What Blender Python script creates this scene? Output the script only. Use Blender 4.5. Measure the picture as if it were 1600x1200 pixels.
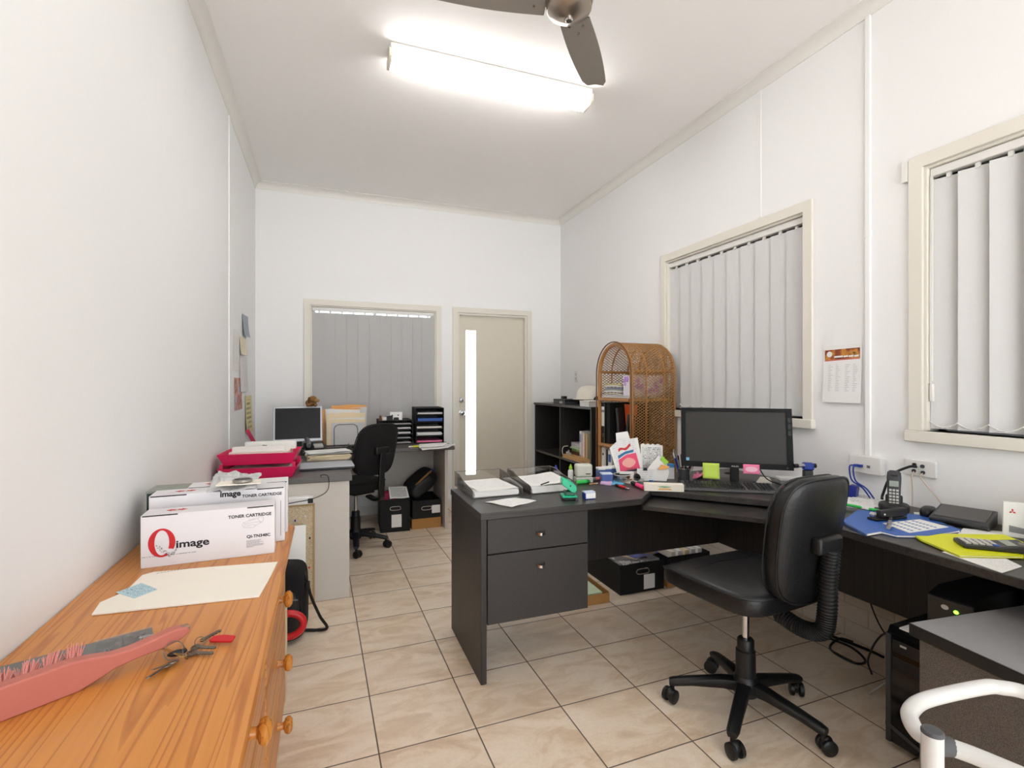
import bpy, bmesh, math, random
from mathutils import Vector, Matrix, noise as mnoise
D = bpy.data
for o in list(D.objects): D.objects.remove(o)
SC = bpy.context.scene
COL = SC.collection
PI = math.pi
rnd = random.Random(7)

# ------------------------------------------------------------------ camera
CAM_H = 1.28
FPX = 780.0
YAW = math.atan(290 / 780.0)
cam = D.cameras.new('camera'); camo = D.objects.new('camera', cam); COL.objects.link(camo)
cam.sensor_width = 36.0; cam.sensor_fit = 'HORIZONTAL'
cam.lens = 36.0 * FPX / 1600.0
cam.shift_y = 1.0 / 1600.0
cam.clip_start = 0.02
camo.location = (0, 0, CAM_H); camo.rotation_euler = (PI / 2, 0, -YAW)
SC.camera = camo
SC.view_settings.view_transform = 'Standard'
SC.view_settings.look = 'None'
SC.view_settings.gamma = 1.0
SC.view_settings.use_curve_mapping = False
SC.view_settings.exposure = 0.36

# ------------------------------------------------------------------ world (daylight outside the windows)
W = D.worlds.new('world'); SC.world = W; W.use_nodes = True
bg = W.node_tree.nodes['Background']
_nt = W.node_tree      # pale sky above; lower half made brighter to throw fill light on the ceiling
_tc = _nt.nodes.new('ShaderNodeTexCoord'); _sx = _nt.nodes.new('ShaderNodeSeparateXYZ'); _rm = _nt.nodes.new('ShaderNodeValToRGB')
_nt.links.new(_tc.outputs['Generated'], _sx.inputs[0]); _nt.links.new(_sx.outputs[2], _rm.inputs[0])
_rm.color_ramp.elements[0].position = 0.0; _rm.color_ramp.elements[0].color = (0.97, 0.99, 1.0, 1)
_rm.color_ramp.elements[1].position = 0.06; _rm.color_ramp.elements[1].color = (0.56, 0.60, 0.64, 1)
_nt.links.new(_rm.outputs[0], bg.inputs[0]); bg.inputs[1].default_value = 5.2
LAMP = 18.0          # strength of the fluorescent diffusers

# room (metres; x right along the back wall, y into the room)
XL, XR, YB, YF, ZC = -0.61, 2.482, 5.10, -2.2, 3.137
DK, BD, CH = 0.732, 0.735, 0.73     # heights: main desk, back desk, pine chest

# ------------------------------------------------------------------ survey helpers: a sight line met with a real plane
_c, _s = math.cos(YAW), math.sin(YAW)
def _ray(px, py):
    a = (px - 800) / FPX; b = -(py - 601) / FPX
    return Vector((_s + a * _c, _c - a * _s, b))
def onZ(px, py, z):
    v = _ray(px, py); t = (z - CAM_H) / v.z; return Vector((v.x * t, v.y * t, z))
def onX(px, py, x):
    v = _ray(px, py); t = x / v.x; return Vector((x, v.y * t, CAM_H + v.z * t))
def onY(px, py, y):
    v = _ray(px, py); t = y / v.y; return Vector((v.x * t, y, CAM_H + v.z * t))

# ------------------------------------------------------------------ materials
def lin(c):
    f = lambda u: u / 12.92 if u <= 0.04045 else ((u + 0.055) / 1.055) ** 2.4
    return tuple(f(x / 255.0) for x in c)
def _new(name):
    m = D.materials.new(name); m.use_nodes = True
    nt = m.node_tree; return m, nt, nt.nodes['Principled BSDF']
def node(nt, typ, ins=None, **kw):
    n = nt.nodes.new(typ)
    for k, v in kw.items(): setattr(n, k, v)
    for k, v in (ins or {}).items():
        if hasattr(v, 'is_output') or isinstance(v, bpy.types.NodeSocket): nt.links.new(v, n.inputs[k])
        else: n.inputs[k].default_value = v
    return n
def mth(nt, op, a, b=0.0, c=None):
    d = {0: a, 1: b}
    if c is not None: d[2] = c
    return node(nt, 'ShaderNodeMath', d, operation=op).outputs[0]
def mixc(nt, fac, a, b):
    n = nt.nodes.new('ShaderNodeMix'); n.data_type = 'RGBA'
    for k, v in ((0, fac), (6, a), (7, b)):
        if isinstance(v, bpy.types.NodeSocket): nt.links.new(v, n.inputs[k])
        else: n.inputs[k].default_value = v if k == 0 else (*v[:3], 1)
    return n.outputs[2]
def objco(nt, scale=(1, 1, 1), loc=(0, 0, 0), rot=(0, 0, 0), src='Object', vt='POINT'):
    t = nt.nodes.new('ShaderNodeTexCoord')
    return node(nt, 'ShaderNodeMapping', {0: t.outputs[src], 1: loc, 2: rot, 3: scale}, vector_type=vt).outputs[0]
_mc = {}
def mat(name, rgb, rough=0.5, metal=0.0, var=0.06, vs=18.0, bump=0.0, bs=120.0, emit=None, trans=0.0, ior=1.45, coat=0.0, spec=0.5):
    if name in _mc: return _mc[name]
    m, nt, b = _new(name)
    co = objco(nt)
    nz = node(nt, 'ShaderNodeTexNoise', {'Vector': co, 'Scale': vs, 'Detail': 3.0})
    c = lin(rgb)
    lo = tuple(x * (1 - var) for x in c); hi = tuple(min(1, x * (1 + var)) for x in c)
    nt.links.new(mixc(nt, nz.outputs[0], lo, hi), b.inputs['Base Color'])
    b.inputs['Roughness'].default_value = rough; b.inputs['Metallic'].default_value = metal
    b.inputs['IOR'].default_value = ior; b.inputs['Transmission Weight'].default_value = trans
    b.inputs['Coat Weight'].default_value = coat; b.inputs['Specular IOR Level'].default_value = spec
    if bump:
        n2 = node(nt, 'ShaderNodeTexNoise', {'Vector': co, 'Scale': bs, 'Detail': 4.0})
        bp = node(nt, 'ShaderNodeBump', {'Height': n2.outputs[0], 'Strength': bump, 'Distance': 0.002})
        nt.links.new(bp.outputs[0], b.inputs['Normal'])
    if emit:
        b.inputs['Emission Color'].default_value = (*emit[:3], 1); b.inputs['Emission Strength'].default_value = emit[3]
    _mc[name] = m; return m
def speck(name, rgb, rgb2, scale=350, thr=0.5, rough=0.45, w=0.06):
    m, nt, b = _new(name); co = objco(nt)
    nz = node(nt, 'ShaderNodeTexNoise', {'Vector': co, 'Scale': scale, 'Detail': 2.0})
    f = node(nt, 'ShaderNodeMapRange', {0: nz.outputs[0], 1: thr - w, 2: thr + w}).outputs[0]
    nt.links.new(mixc(nt, f, lin(rgb), lin(rgb2)), b.inputs['Base Color']); b.inputs['Roughness'].default_value = rough
    return m
def wood(name, dark, light, axis='Y', scale=1.0, rough=0.4, ring=9.0):
    """straight grain along one axis"""
    m, nt, b = _new(name)
    k = {'X': (0.5, 11, 11), 'Y': (11, 0.5, 11), 'Z': (11, 11, 0.5)}[axis]
    co = objco(nt, scale=tuple(x * scale for x in k))
    n1 = node(nt, 'ShaderNodeTexNoise', {'Vector': co, 'Scale': 1.1, 'Detail': 2.0, 'Distortion': 0.4})
    rings = mth(nt, 'FRACT', mth(nt, 'MULTIPLY', n1.outputs[0], ring))
    rr = node(nt, 'ShaderNodeValToRGB', {0: rings})
    e = rr.color_ramp.elements
    e[0].position = 0.0; e[0].color = (*lin(light), 1)
    e[1].position = 1.0; e[1].color = (*[0.55 * a + 0.45 * d for a, d in zip(lin(light), lin(dark))], 1)
    e2 = rr.color_ramp.elements.new(0.86); e2.color = (*lin(dark), 1)
    e3 = rr.color_ramp.elements.new(0.6); e3.color = (*[0.85 * a + 0.15 * d for a, d in zip(lin(light), lin(dark))], 1)
    co2 = objco(nt, scale=tuple(x * 9 * scale for x in k))
    n2 = node(nt, 'ShaderNodeTexNoise', {'Vector': co2, 'Scale': 2.0, 'Detail': 3.0})
    f = node(nt, 'ShaderNodeMapRange', {0: n2.outputs[0], 1: 0.35, 2: 0.75, 3: 0.0, 4: 0.45}).outputs[0]
    nt.links.new(mixc(nt, f, rr.outputs[0], tuple(0.6 * a + 0.4 * d for a, d in zip(lin(light), lin(dark)))), b.inputs['Base Color'])
    b.inputs['Roughness'].default_value = rough
    return m
def printed(name, paper=(238, 236, 232), ink=(120, 120, 125), rows=110.0, dens=0.5, mx=0.08, my=0.12, word=260.0, rough=0.6):
    """rows of print too small to read; local x runs along the lines (metres)"""
    m, nt, b = _new(name)
    t = nt.nodes.new('ShaderNodeTexCoord')
    sp = node(nt, 'ShaderNodeSeparateXYZ', {0: t.outputs['Object']})
    sg = node(nt, 'ShaderNodeSeparateXYZ', {0: t.outputs['Generated']})
    ry = mth(nt, 'MULTIPLY', sp.outputs[1], rows)
    line = mth(nt, 'LESS_THAN', mth(nt, 'FRACT', ry), 0.5)
    cv = node(nt, 'ShaderNodeCombineXYZ', {0: mth(nt, 'MULTIPLY', sp.outputs[0], word), 1: mth(nt, 'MULTIPLY', mth(nt, 'FLOOR', ry), 7.31), 2: 0.0})
    nz = node(nt, 'ShaderNodeTexNoise', {'Vector': cv.outputs[0], 'Scale': 1.0, 'Detail': 1.0})
    wd = mth(nt, 'LESS_THAN', nz.outputs[0], dens)
    ins = mth(nt, 'MULTIPLY', mth(nt, 'LESS_THAN', mth(nt, 'ABSOLUTE', mth(nt, 'SUBTRACT', sg.outputs[0], 0.5)), 0.5 - mx),
              mth(nt, 'LESS_THAN', mth(nt, 'ABSOLUTE', mth(nt, 'SUBTRACT', sg.outputs[1], 0.5)), 0.5 - my))
    f = mth(nt, 'MULTIPLY', mth(nt, 'MULTIPLY', line, wd), ins)
    nt.links.new(mixc(nt, f, lin(paper), lin(ink)), b.inputs['Base Color']); b.inputs['Roughness'].default_value = rough
    return m
def clear(name, tint=(0.95, 0.95, 0.95), gloss=0.12, rough=0.05, dark=0.0):
    """thin clear plastic or glass: mostly see-through, a fresnel share reflected"""
    m, nt, b = _new(name)
    nt.nodes.remove(b)
    out = nt.nodes['Material Output']
    tr = node(nt, 'ShaderNodeBsdfTransparent', {0: (*tint, 1)})
    gl = node(nt, 'ShaderNodeBsdfGlossy', {0: (1, 1, 1, 1), 'Roughness': rough})
    fr = node(nt, 'ShaderNodeFresnel', {0: 1.45})
    f = mth(nt, 'MINIMUM', mth(nt, 'ADD', mth(nt, 'MULTIPLY', fr.outputs[0], 0.8), gloss * 0.3), 1.0)
    mx = node(nt, 'ShaderNodeMixShader', {0: f, 1: tr.outputs[0], 2: gl.outputs[0]})
    nt.links.new(mx.outputs[0], out.inputs[0])
    return m

MW = mat('wall_paint', (244, 243, 242), 0.55, var=0.012, vs=2.0)
MCEIL = mat('ceiling_paint', (249, 246, 243), 0.7, var=0.012, vs=2.0)
MTRIM = mat('trim_gloss', (235, 232, 226), 0.35, var=0.01)
MARCH = mat('architrave_cream', (231, 226, 214), 0.35, var=0.01)
MDOOR = mat('door_cream', (221, 213, 196), 0.4, var=0.015)
MBLK = mat('black_plastic', (18, 18, 19), 0.42, var=0.1)
MBLKM = mat('black_matt', (13, 13, 14), 0.7, var=0.1)
MLEA = mat('black_leather', (17, 17, 19), 0.38, var=0.12, bump=0.5, bs=90)
MFAB = mat('black_fabric', (17, 16, 17), 0.9, var=0.15, bump=0.4, bs=400)
MCHR = mat('chrome', (205, 205, 208), 0.18, 1.0, var=0.02)
MNIK = mat('brushed_nickel', (168, 156, 144), 0.34, 1.0, var=0.06, vs=8)
MBLADE = mat('fan_blade', (150, 142, 134), 0.42, 0.35, var=0.04)
MSIL = mat('silver_plastic', (176, 178, 182), 0.35, 0.4, var=0.03)
MWHP = mat('white_plastic', (232, 230, 226), 0.35, var=0.02)
MPAP = mat('paper_white', (238, 236, 232), 0.7, var=0.03)
MPAPG = mat('paper_grey', (214, 213, 212), 0.7, var=0.05)
MCREAM = mat('cream_card', (246, 238, 224), 0.6, var=0.02)
MMAN = mat('manila', (242, 224, 188), 0.65, var=0.04)
MORANGE = mat('orange_card', (240, 174, 100), 0.6, var=0.05)
MCARD = mat('cardboard', (176, 128, 72), 0.75, var=0.08)
MPINK = mat('hot_pink_plastic', (224, 34, 94), 0.32, var=0.03)
MPNOTE = mat('pink_note', (246, 130, 170), 0.6, var=0.03)
MGNOTE = mat('lime_note', (196, 224, 90), 0.6, var=0.02)
MBNOTE = mat('blue_note', (110, 190, 228), 0.6, var=0.02)
MGREEN = mat('green_plastic', (22, 190, 140), 0.3, var=0.04)
MGRN2 = mat('green_marker', (50, 190, 80), 0.35, var=0.04)
MLIME = mat('lime_plastic', (150, 205, 40), 0.4, var=0.04)
MBLUE = mat('blue_plastic', (30, 60, 150), 0.35, var=0.05)
MBLUE2 = mat('blue_folder', (52, 98, 178), 0.45, var=0.04)
MYEL = mat('yellow_folder', (222, 224, 24), 0.5, var=0.02)
MRED = mat('red_plastic', (196, 30, 34), 0.35, var=0.05)
MBROWN = mat('brown', (110, 72, 42), 0.7, var=0.1)
MGREY = mat('grey_plastic', (110, 110, 112), 0.45, var=0.05)
MLGREY = mat('light_grey_plastic', (196, 194, 188), 0.45, var=0.03)
MDGREY = mat('dark_grey_plastic', (58, 58, 60), 0.45, var=0.05)
MSCREEN = mat('dark_screen', (60, 58, 55), 0.35, var=0.05, vs=6, spec=0.2)
MSCR2 = mat('black_screen', (26, 25, 25), 0.3, var=0.04, spec=0.25)
MBEIGE = mat('beige_laminate', (205, 198, 188), 0.5, var=0.015)
MGTOP = mat('grey_desk_top', (96, 93, 91), 0.4, var=0.06, vs=200)
MSTEEL = mat('key_steel', (120, 112, 100), 0.35, 0.9, var=0.2, vs=60)
MBRASS = mat('brass', (190, 160, 100), 0.35, 0.9, var=0.1)
MPW = mat('pink_wood', (192, 112, 98), 0.55, var=0.06)
MBRI = mat('pink_bristle', (216, 140, 130), 0.8, var=0.15, vs=300)
MTUBE = mat('white_enamel_tube', (200, 198, 194), 0.25, var=0.01)
MRUB = mat('grey_rubber', (72, 72, 74), 0.6, var=0.06)
MINK = mat('black_ink', (28, 26, 28), 0.6, var=0.02)
MREDINK = mat('red_ink', (200, 34, 40), 0.5, var=0.02)
MGINK = mat('grey_ink', (140, 138, 140), 0.6, var=0.02)
MGLASS = clear('window_glass')
MACR = clear('clear_acrylic', (0.93, 0.925, 0.92), 0.1)
MBAG = clear('clear_plastic_bag', (0.93, 0.93, 0.93), 0.03, 0.2)
MPRINT = printed('printed_page')
MPRINT2 = printed('dense_printed_page', ink=(90, 92, 98), rows=150, dens=0.56)
MFAINT = printed('faint_printed_page', ink=(212, 213, 215), rows=90, dens=0.5, mx=0.1, my=0.15)
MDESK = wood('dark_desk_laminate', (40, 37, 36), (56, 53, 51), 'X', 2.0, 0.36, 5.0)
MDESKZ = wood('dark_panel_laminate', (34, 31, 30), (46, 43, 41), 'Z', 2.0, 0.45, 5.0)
MDRAW = speck('drawer_laminate', (40, 37, 36), (58, 54, 53), 220, 0.5, 0.5, 0.2)
MEDGE = mat('desk_edge', (18, 17, 16), 0.5, var=0.1)
MPINE = wood('pine', (176, 104, 42), (210, 140, 66), 'Y', 1.0, 0.32, 12.0)
MPINEZ = wood('pine_front', (166, 96, 38), (206, 140, 72), 'Y', 1.2, 0.38, 6.0)
MKNOB = wood('pine_knob', (150, 86, 30), (206, 136, 58), 'Z', 3.0, 0.25, 5.0)
MLOAK = wood('light_wood', (176, 126, 70), (214, 166, 104), 'Y', 2.0, 0.5, 5.0)
MCANE = wood('cane', (134, 88, 42), (190, 134, 74), 'Z', 4.0, 0.45, 6.0)
MWEAVE = mat('cane_weave', (172, 126, 74), 0.55, var=0.3, vs=40)
MSPECK = speck('speckled_black_laminate', (62, 56, 52), (104, 95, 88), 800, 0.5, 0.55)
MSPECKT = speck('speckled_grey_top', (118, 116, 116), (158, 156, 156), 900, 0.5, 0.4)
MCORK = speck('cork', (182, 160, 126), (218, 202, 172), 330, 0.5, 0.85)
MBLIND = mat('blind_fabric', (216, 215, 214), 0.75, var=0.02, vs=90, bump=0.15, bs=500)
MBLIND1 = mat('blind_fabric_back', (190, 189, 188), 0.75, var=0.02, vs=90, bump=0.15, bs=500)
MDIFF = mat('lit_diffuser', (250, 250, 246), 0.4, var=0.0, emit=(1.0, 0.99, 0.98, LAMP))
MDARKBACK = mat('dark_backing', (18, 19, 20), 0.8, var=0.1)

# floor tiles
def tile_mat():
    m, nt, b = _new('floor_tile')
    t = nt.nodes.new('ShaderNodeTexCoord')
    mp = node(nt, 'ShaderNodeMapping', {0: t.outputs['Object'], 1: (0.171, 1.7827, 0), 2: (0, 0, math.radians(0.9)), 3: (0.3519, 0.3446, 1)}, vector_type='TEXTURE')
    sp = node(nt, 'ShaderNodeSeparateXYZ', {0: mp.outputs[0]})
    fx = mth(nt, 'FRACT', sp.outputs[0]); fy = mth(nt, 'FRACT', sp.outputs[1])
    g = 0.0075
    dx = mth(nt, 'MINIMUM', fx, mth(nt, 'SUBTRACT', 1.0, fx)); dy = mth(nt, 'MINIMUM', fy, mth(nt, 'SUBTRACT', 1.0, fy))
    dd = mth(nt, 'MINIMUM', dx, dy)
    grout = node(nt, 'ShaderNodeMapRange', {0: dd, 1: g * 0.6, 2: g * 1.25, 3: 1.0, 4: 0.0}).outputs[0]
    cell = node(nt, 'ShaderNodeCombineXYZ', {0: mth(nt, 'FLOOR', sp.outputs[0]), 1: mth(nt, 'FLOOR', sp.outputs[1]), 2: 0.0})
    wn = node(nt, 'ShaderNodeTexWhiteNoise', {0: cell.outputs[0]}, noise_dimensions='3D')
    off = node(nt, 'ShaderNodeVectorMath', {0: wn.outputs[1], 1: (40, 40, 40)}, operation='MULTIPLY')
    co = node(nt, 'ShaderNodeVectorMath', {0: t.outputs['Object'], 1: off.outputs[0]}, operation='ADD')
    rot = node(nt, 'ShaderNodeMapping', {0: co.outputs[0], 2: (0, 0, 0.8), 3: (3.0, 7.0, 3.0)})
    n1 = node(nt, 'ShaderNodeTexNoise', {'Vector': rot.outputs[0], 'Scale': 1.3, 'Detail': 6.0, 'Roughness': 0.62, 'Distortion': 1.2})
    n2 = node(nt, 'ShaderNodeTexNoise', {'Vector': co.outputs[0], 'Scale': 2.4, 'Detail': 2.0})
    n3 = node(nt, 'ShaderNodeTexNoise', {'Vector': co.outputs[0], 'Scale': 90.0, 'Detail': 3.0})
    rp = node(nt, 'ShaderNodeValToRGB', {0: n1.outputs[0]})
    e = rp.color_ramp.elements
    e[0].position = 0.3; e[0].color = (*lin((206, 180, 152)), 1)
    e[1].position = 0.68; e[1].color = (*lin((238, 223, 204)), 1)
    a = rp.color_ramp.elements.new(0.46); a.color = (*lin((222, 199, 172)), 1)
    a = rp.color_ramp.elements.new(0.53); a.color = (*lin((231, 212, 189)), 1)
    f2 = node(nt, 'ShaderNodeMapRange', {0: n2.outputs[0], 1: 0.35, 2: 0.7, 3: 0.0, 4: 0.55}).outputs[0]
    c = mixc(nt, f2, rp.outputs[0], lin((236, 221, 203)))
    f3 = node(nt, 'ShaderNodeMapRange', {0: n3.outputs[0], 1: 0.3, 2: 0.7, 3: 0.0, 4: 0.16}).outputs[0]
    c = mixc(nt, f3, c, lin((190, 164, 136)))
    c = mixc(nt, grout, c, lin((92, 80, 68)))
    nt.links.new(c, b.inputs['Base Color'])
    rg = mth(nt, 'ADD', mth(nt, 'MULTIPLY', grout, 0.4), 0.42); nt.links.new(rg, b.inputs['Roughness'])
    h = mth(nt, 'SUBTRACT', mth(nt, 'MULTIPLY', n1.outputs[0], 0.3), grout)
    bp = node(nt, 'ShaderNodeBump', {'Height': h, 'Strength': 0.35, 'Distance': 0.004}); nt.links.new(bp.outputs[0], b.inputs['Normal'])
    return m
MTILE = tile_mat()
def brick_mat():
    m, nt, b = _new('painted_brick')
    t = nt.nodes.new('ShaderNodeTexCoord')
    sp = node(nt, 'ShaderNodeSeparateXYZ', {0: t.outputs['Object']})
    cv = node(nt, 'ShaderNodeCombineXYZ', {0: sp.outputs[1], 1: sp.outputs[2], 2: 0.0})
    br = node(nt, 'ShaderNodeTexBrick', {'Vector': cv.outputs[0], 'Color1': (*lin((214, 206, 194)), 1), 'Color2': (*lin((206, 198, 186)), 1), 'Mortar': (*lin((186, 178, 166)), 1),
              'Scale': 1.0, 'Mortar Size': 0.003, 'Brick Width': 0.24, 'Row Height': 0.086})
    nt.links.new(br.outputs[0], b.inputs['Base Color']); b.inputs['Roughness'].default_value = 0.7
    bp = node(nt, 'ShaderNodeBump', {'Height': br.outputs[1], 'Strength': 0.6, 'Distance': -0.006}); nt.links.new(bp.outputs[0], b.inputs['Normal'])
    return m
MBRICK = brick_mat()

# ------------------------------------------------------------------ mesh builder
class G:
    def __init__(s): s.bm = bmesh.new(); s.mi = 0
    def _f(s, vs):
        try:
            f = s.bm.faces.new(vs); f.material_index = s.mi; return f
        except ValueError: return None
    def box(s, a, b, rz=0, rx=0, ry=0, c=None):
        x0, y0, z0 = a; x1, y1, z1 = b
        P = [Vector(p) for p in ((x0, y0, z0), (x1, y0, z0), (x1, y1, z0), (x0, y1, z0), (x0, y0, z1), (x1, y0, z1), (x1, y1, z1), (x0, y1, z1))]
        if rz or rx or ry:
            ce = Vector(c) if c else Vector(((x0 + x1) / 2, (y0 + y1) / 2, (z0 + z1) / 2))
            R = Matrix.Rotation(rz, 3, 'Z') @ Matrix.Rotation(ry, 3, 'Y') @ Matrix.Rotation(rx, 3, 'X')
            P = [ce + R @ (p - ce) for p in P]
        v = [s.bm.verts.new(p) for p in P]
        for f in ((0, 3, 2, 1), (4, 5, 6, 7), (0, 1, 5, 4), (1, 2, 6, 5), (2, 3, 7, 6), (3, 0, 4, 7)): s._f([v[i] for i in f])
        return s
    def loft(s, rings, caps=True, closed=True):
        R = [[s.bm.verts.new(p) for p in r] for r in rings]
        n = len(R[0])
        for a, b in zip(R, R[1:]):
            for i in range(n if closed else n - 1):
                j = (i + 1) % n; s._f([a[i], a[j], b[j], b[i]])
        if caps and closed: s._f(R[0][::-1]); s._f(R[-1])
        return s
    def cyl(s, p, q, r, n=16, r2=None):
        p, q = Vector(p), Vector(q); d = (q - p).normalized()
        u = d.orthogonal().normalized(); w = d.cross(u)
        r2 = r if r2 is None else r2
        s.loft([[c + (u * math.cos(t) + w * math.sin(t)) * rr for t in [2 * PI * i / n for i in range(n)]] for c, rr in ((p, r), (q, r2))]); return s
    def tube(s, pts, r, n=8, closed=False, rf=None):
        pts = [Vector(p) for p in pts]; m = len(pts); rings = []
        u = None
        for i, p in enumerate(pts):
            a = pts[(i - 1) % m] if (closed or i > 0) else p; b = pts[(i + 1) % m] if (closed or i < m - 1) else p
            d = (b - a)
            if d.length < 1e-9: d = Vector((0, 0, 1))
            d.normalize()
            if u is None: u = d.orthogonal().normalized()
            u = (u - d * u.dot(d))
            u = d.orthogonal().normalized() if u.length < 1e-6 else u.normalized()
            w = d.cross(u); rr = rf(i / (m - 1)) if rf else r
            rings.append([p + (u * math.cos(t) + w * math.sin(t)) * rr for t in [2 * PI * k / n for k in range(n)]])
        if closed: rings.append(rings[0]); s.loft(rings, caps=False)
        else: s.loft(rings)
        return s
    def lathe(s, prof, n=24, c=(0, 0, 0), M=None):
        c = Vector(c); rings = []
        for r, z in prof:
            ring = [Vector((max(r, 1e-5) * math.cos(2 * PI * i / n), max(r, 1e-5) * math.sin(2 * PI * i / n), z)) for i in range(n)]
            rings.append([(M @ p if M else p) + c for p in ring])
        s.loft(rings); return s
    def prism(s, poly, z0, z1):
        s.loft([[Vector((x, y, z0)) for x, y in poly], [Vector((x, y, z1)) for x, y in poly]]); return s
    def prismM(s, poly, t, M):
        """polygon in local xy, thickness t along local z, placed by matrix"""
        s.loft([[M @ Vector((x, y, 0)) for x, y in poly], [M @ Vector((x, y, t)) for x, y in poly]]); return s
    def se(s, c, abc, e1=1.0, e2=1.0, nu=20, nv=12, fn=None, M=None):
        """superellipsoid; e<1 boxier"""
        c = Vector(c); a, b, h = abc
        pw = lambda v, e: math.copysign(abs(v) ** e, v)
        rings = []
        for j in range(nv + 1):
            ph = -PI / 2 + PI * j / nv
            ph = max(-PI / 2 + 1e-3, min(PI / 2 - 1e-3, ph)); ring = []
            for i in range(nu):
                t = 2 * PI * i / nu
                p = Vector((a * pw(math.cos(ph), e1) * pw(math.cos(t), e2), b * pw(math.cos(ph), e1) * pw(math.sin(t), e2), h * pw(math.sin(ph), e1)))
                if fn: p = fn(p)
                ring.append((M @ p if M else p) + c)
            rings.append(ring)
        s.loft(rings); return s
    def grid(s, f, nu, nv, th=0.0):
        """surface f(u,v)->Vector, given thickness th downwards"""
        A = [[s.bm.verts.new(f(i / nu, j / nv)) for i in range(nu + 1)] for j in range(nv + 1)]
        for j in range(nv):
            for i in range(nu): s._f([A[j][i], A[j][i + 1], A[j + 1][i + 1], A[j + 1][i]])
        if th:
            B = [[s.bm.verts.new(v.co - Vector((0, 0, th))) for v in r] for r in A]
            for j in range(nv):
                for i in range(nu): s._f([B[j][i], B[j + 1][i], B[j + 1][i + 1], B[j][i + 1]])
            for i in range(nu):
                s._f([A[0][i], B[0][i], B[0][i + 1], A[0][i + 1]]); s._f([A[nv][i + 1], B[nv][i + 1], B[nv][i], A[nv][i]])
            for j in range(nv):
                s._f([A[j + 1][0], B[j + 1][0], B[j][0], A[j][0]]); s._f([A[j][nu], B[j][nu], B[j + 1][nu], A[j + 1][nu]])
        return s

def link(name, g, m, parent=None, loc=(0, 0, 0), rz=0.0, bevel=0.0, smooth=40, sub=0, seg=2, rot=None):
    me = D.meshes.new(name)
    if g.bm.faces: bmesh.ops.recalc_face_normals(g.bm, faces=g.bm.faces[:])
    g.bm.to_mesh(me); g.bm.free()
    for x in (m if isinstance(m, (list, tuple)) else [m]): me.materials.append(x)
    if smooth:
        for p in me.polygons: p.use_smooth = True
        me.set_sharp_from_angle(angle=math.radians(smooth))
    o = D.objects.new(name, me); COL.objects.link(o)
    o.location = loc; o.rotation_euler = rot if rot else (0, 0, rz)
    if parent: o.parent = parent
    if bevel:
        b = o.modifiers.new('bevel', 'BEVEL'); b.width = bevel; b.segments = seg; b.limit_method = 'ANGLE'; b.angle_limit = math.radians(40)
        b.harden_normals = False
    if sub:
        k = o.modifiers.new('sub', 'SUBSURF'); k.levels = sub; k.render_levels = sub
    return o
def tag(o, label, cat, group=None, kind=None):
    o['label'] = label; o['category'] = cat
    if group: o['group'] = group
    if kind: o['kind'] = kind
    return o
def thing(name, label, cat, loc=(0, 0, 0), rz=0.0, group=None, rot=None):
    o = D.objects.new(name, None); COL.objects.link(o); o.empty_display_size = 0.05
    o.location = loc; o.rotation_euler = rot if rot else (0, 0, rz)
    return tag(o, label, cat, group)
def single(name, label, cat, g, m, loc=(0, 0, 0), rz=0.0, group=None, **kw):
    return tag(link(name, g, m, None, loc, rz, **kw), label, cat, group)
def struct(name, g, m, label, cat, parent=None, **kw):
    o = link(name, g, m, parent, **kw)
    if not parent: tag(o, label, cat, kind='structure')
    return o
def box(a, b, **kw): return G().box(a, b, **kw)
def cyl(p, q, r, n=16, r2=None): return G().cyl(p, q, r, n, r2)
def copy_tree(o, parent=None):
    c = o.copy(); COL.objects.link(c); c.parent = parent
    for ch in [x for x in D.objects if x.parent == o]: copy_tree(ch, c)
    return c
def spline(pts, n=8):
    """Catmull-Rom through the points"""
    P = [Vector(p) for p in pts]; P = [P[0] * 2 - P[1]] + P + [P[-1] * 2 - P[-2]]; out = []
    for i in range(1, len(P) - 2):
        a, b, c, d = P[i - 1:i + 3]
        for k in range(n):
            t = k / n
            out.append(0.5 * ((2 * b) + (c - a) * t + (2 * a - 5 * b + 4 * c - d) * t * t + (3 * b - a - 3 * c + d) * t ** 3))
    out.append(P[-2]); return out
def text(body, size, m, parent, M, name='lettering', ext=0.0003, align='LEFT', bold=0.0, sx=1.0):
    cu = D.curves.new('txt', 'FONT'); cu.body = body; cu.size = size; cu.extrude = ext; cu.align_x = align; cu.offset = bold; cu.resolution_u = 3
    to = D.objects.new('txt', cu); COL.objects.link(to)
    dg = bpy.context.evaluated_depsgraph_get(); dg.update()
    me = D.meshes.new_from_object(to.evaluated_get(dg)); me.name = name
    D.objects.remove(to)
    me.transform(M @ Matrix.Diagonal((sx, 1, 1, 1)))
    me.materials.clear(); me.materials.append(m)
    o = D.objects.new(name, me); COL.objects.link(o)
    if parent: o.parent = parent
    return o
def frame(origin, xdir, ydir):
    x = Vector(xdir).normalized(); y = Vector(ydir); y = (y - x * y.dot(x)).normalized(); z = x.cross(y)
    return Matrix(((x.x, y.x, z.x, origin[0]), (x.y, y.y, z.y, origin[1]), (x.z, y.z, z.z, origin[2]), (0, 0, 0, 1)))
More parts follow.
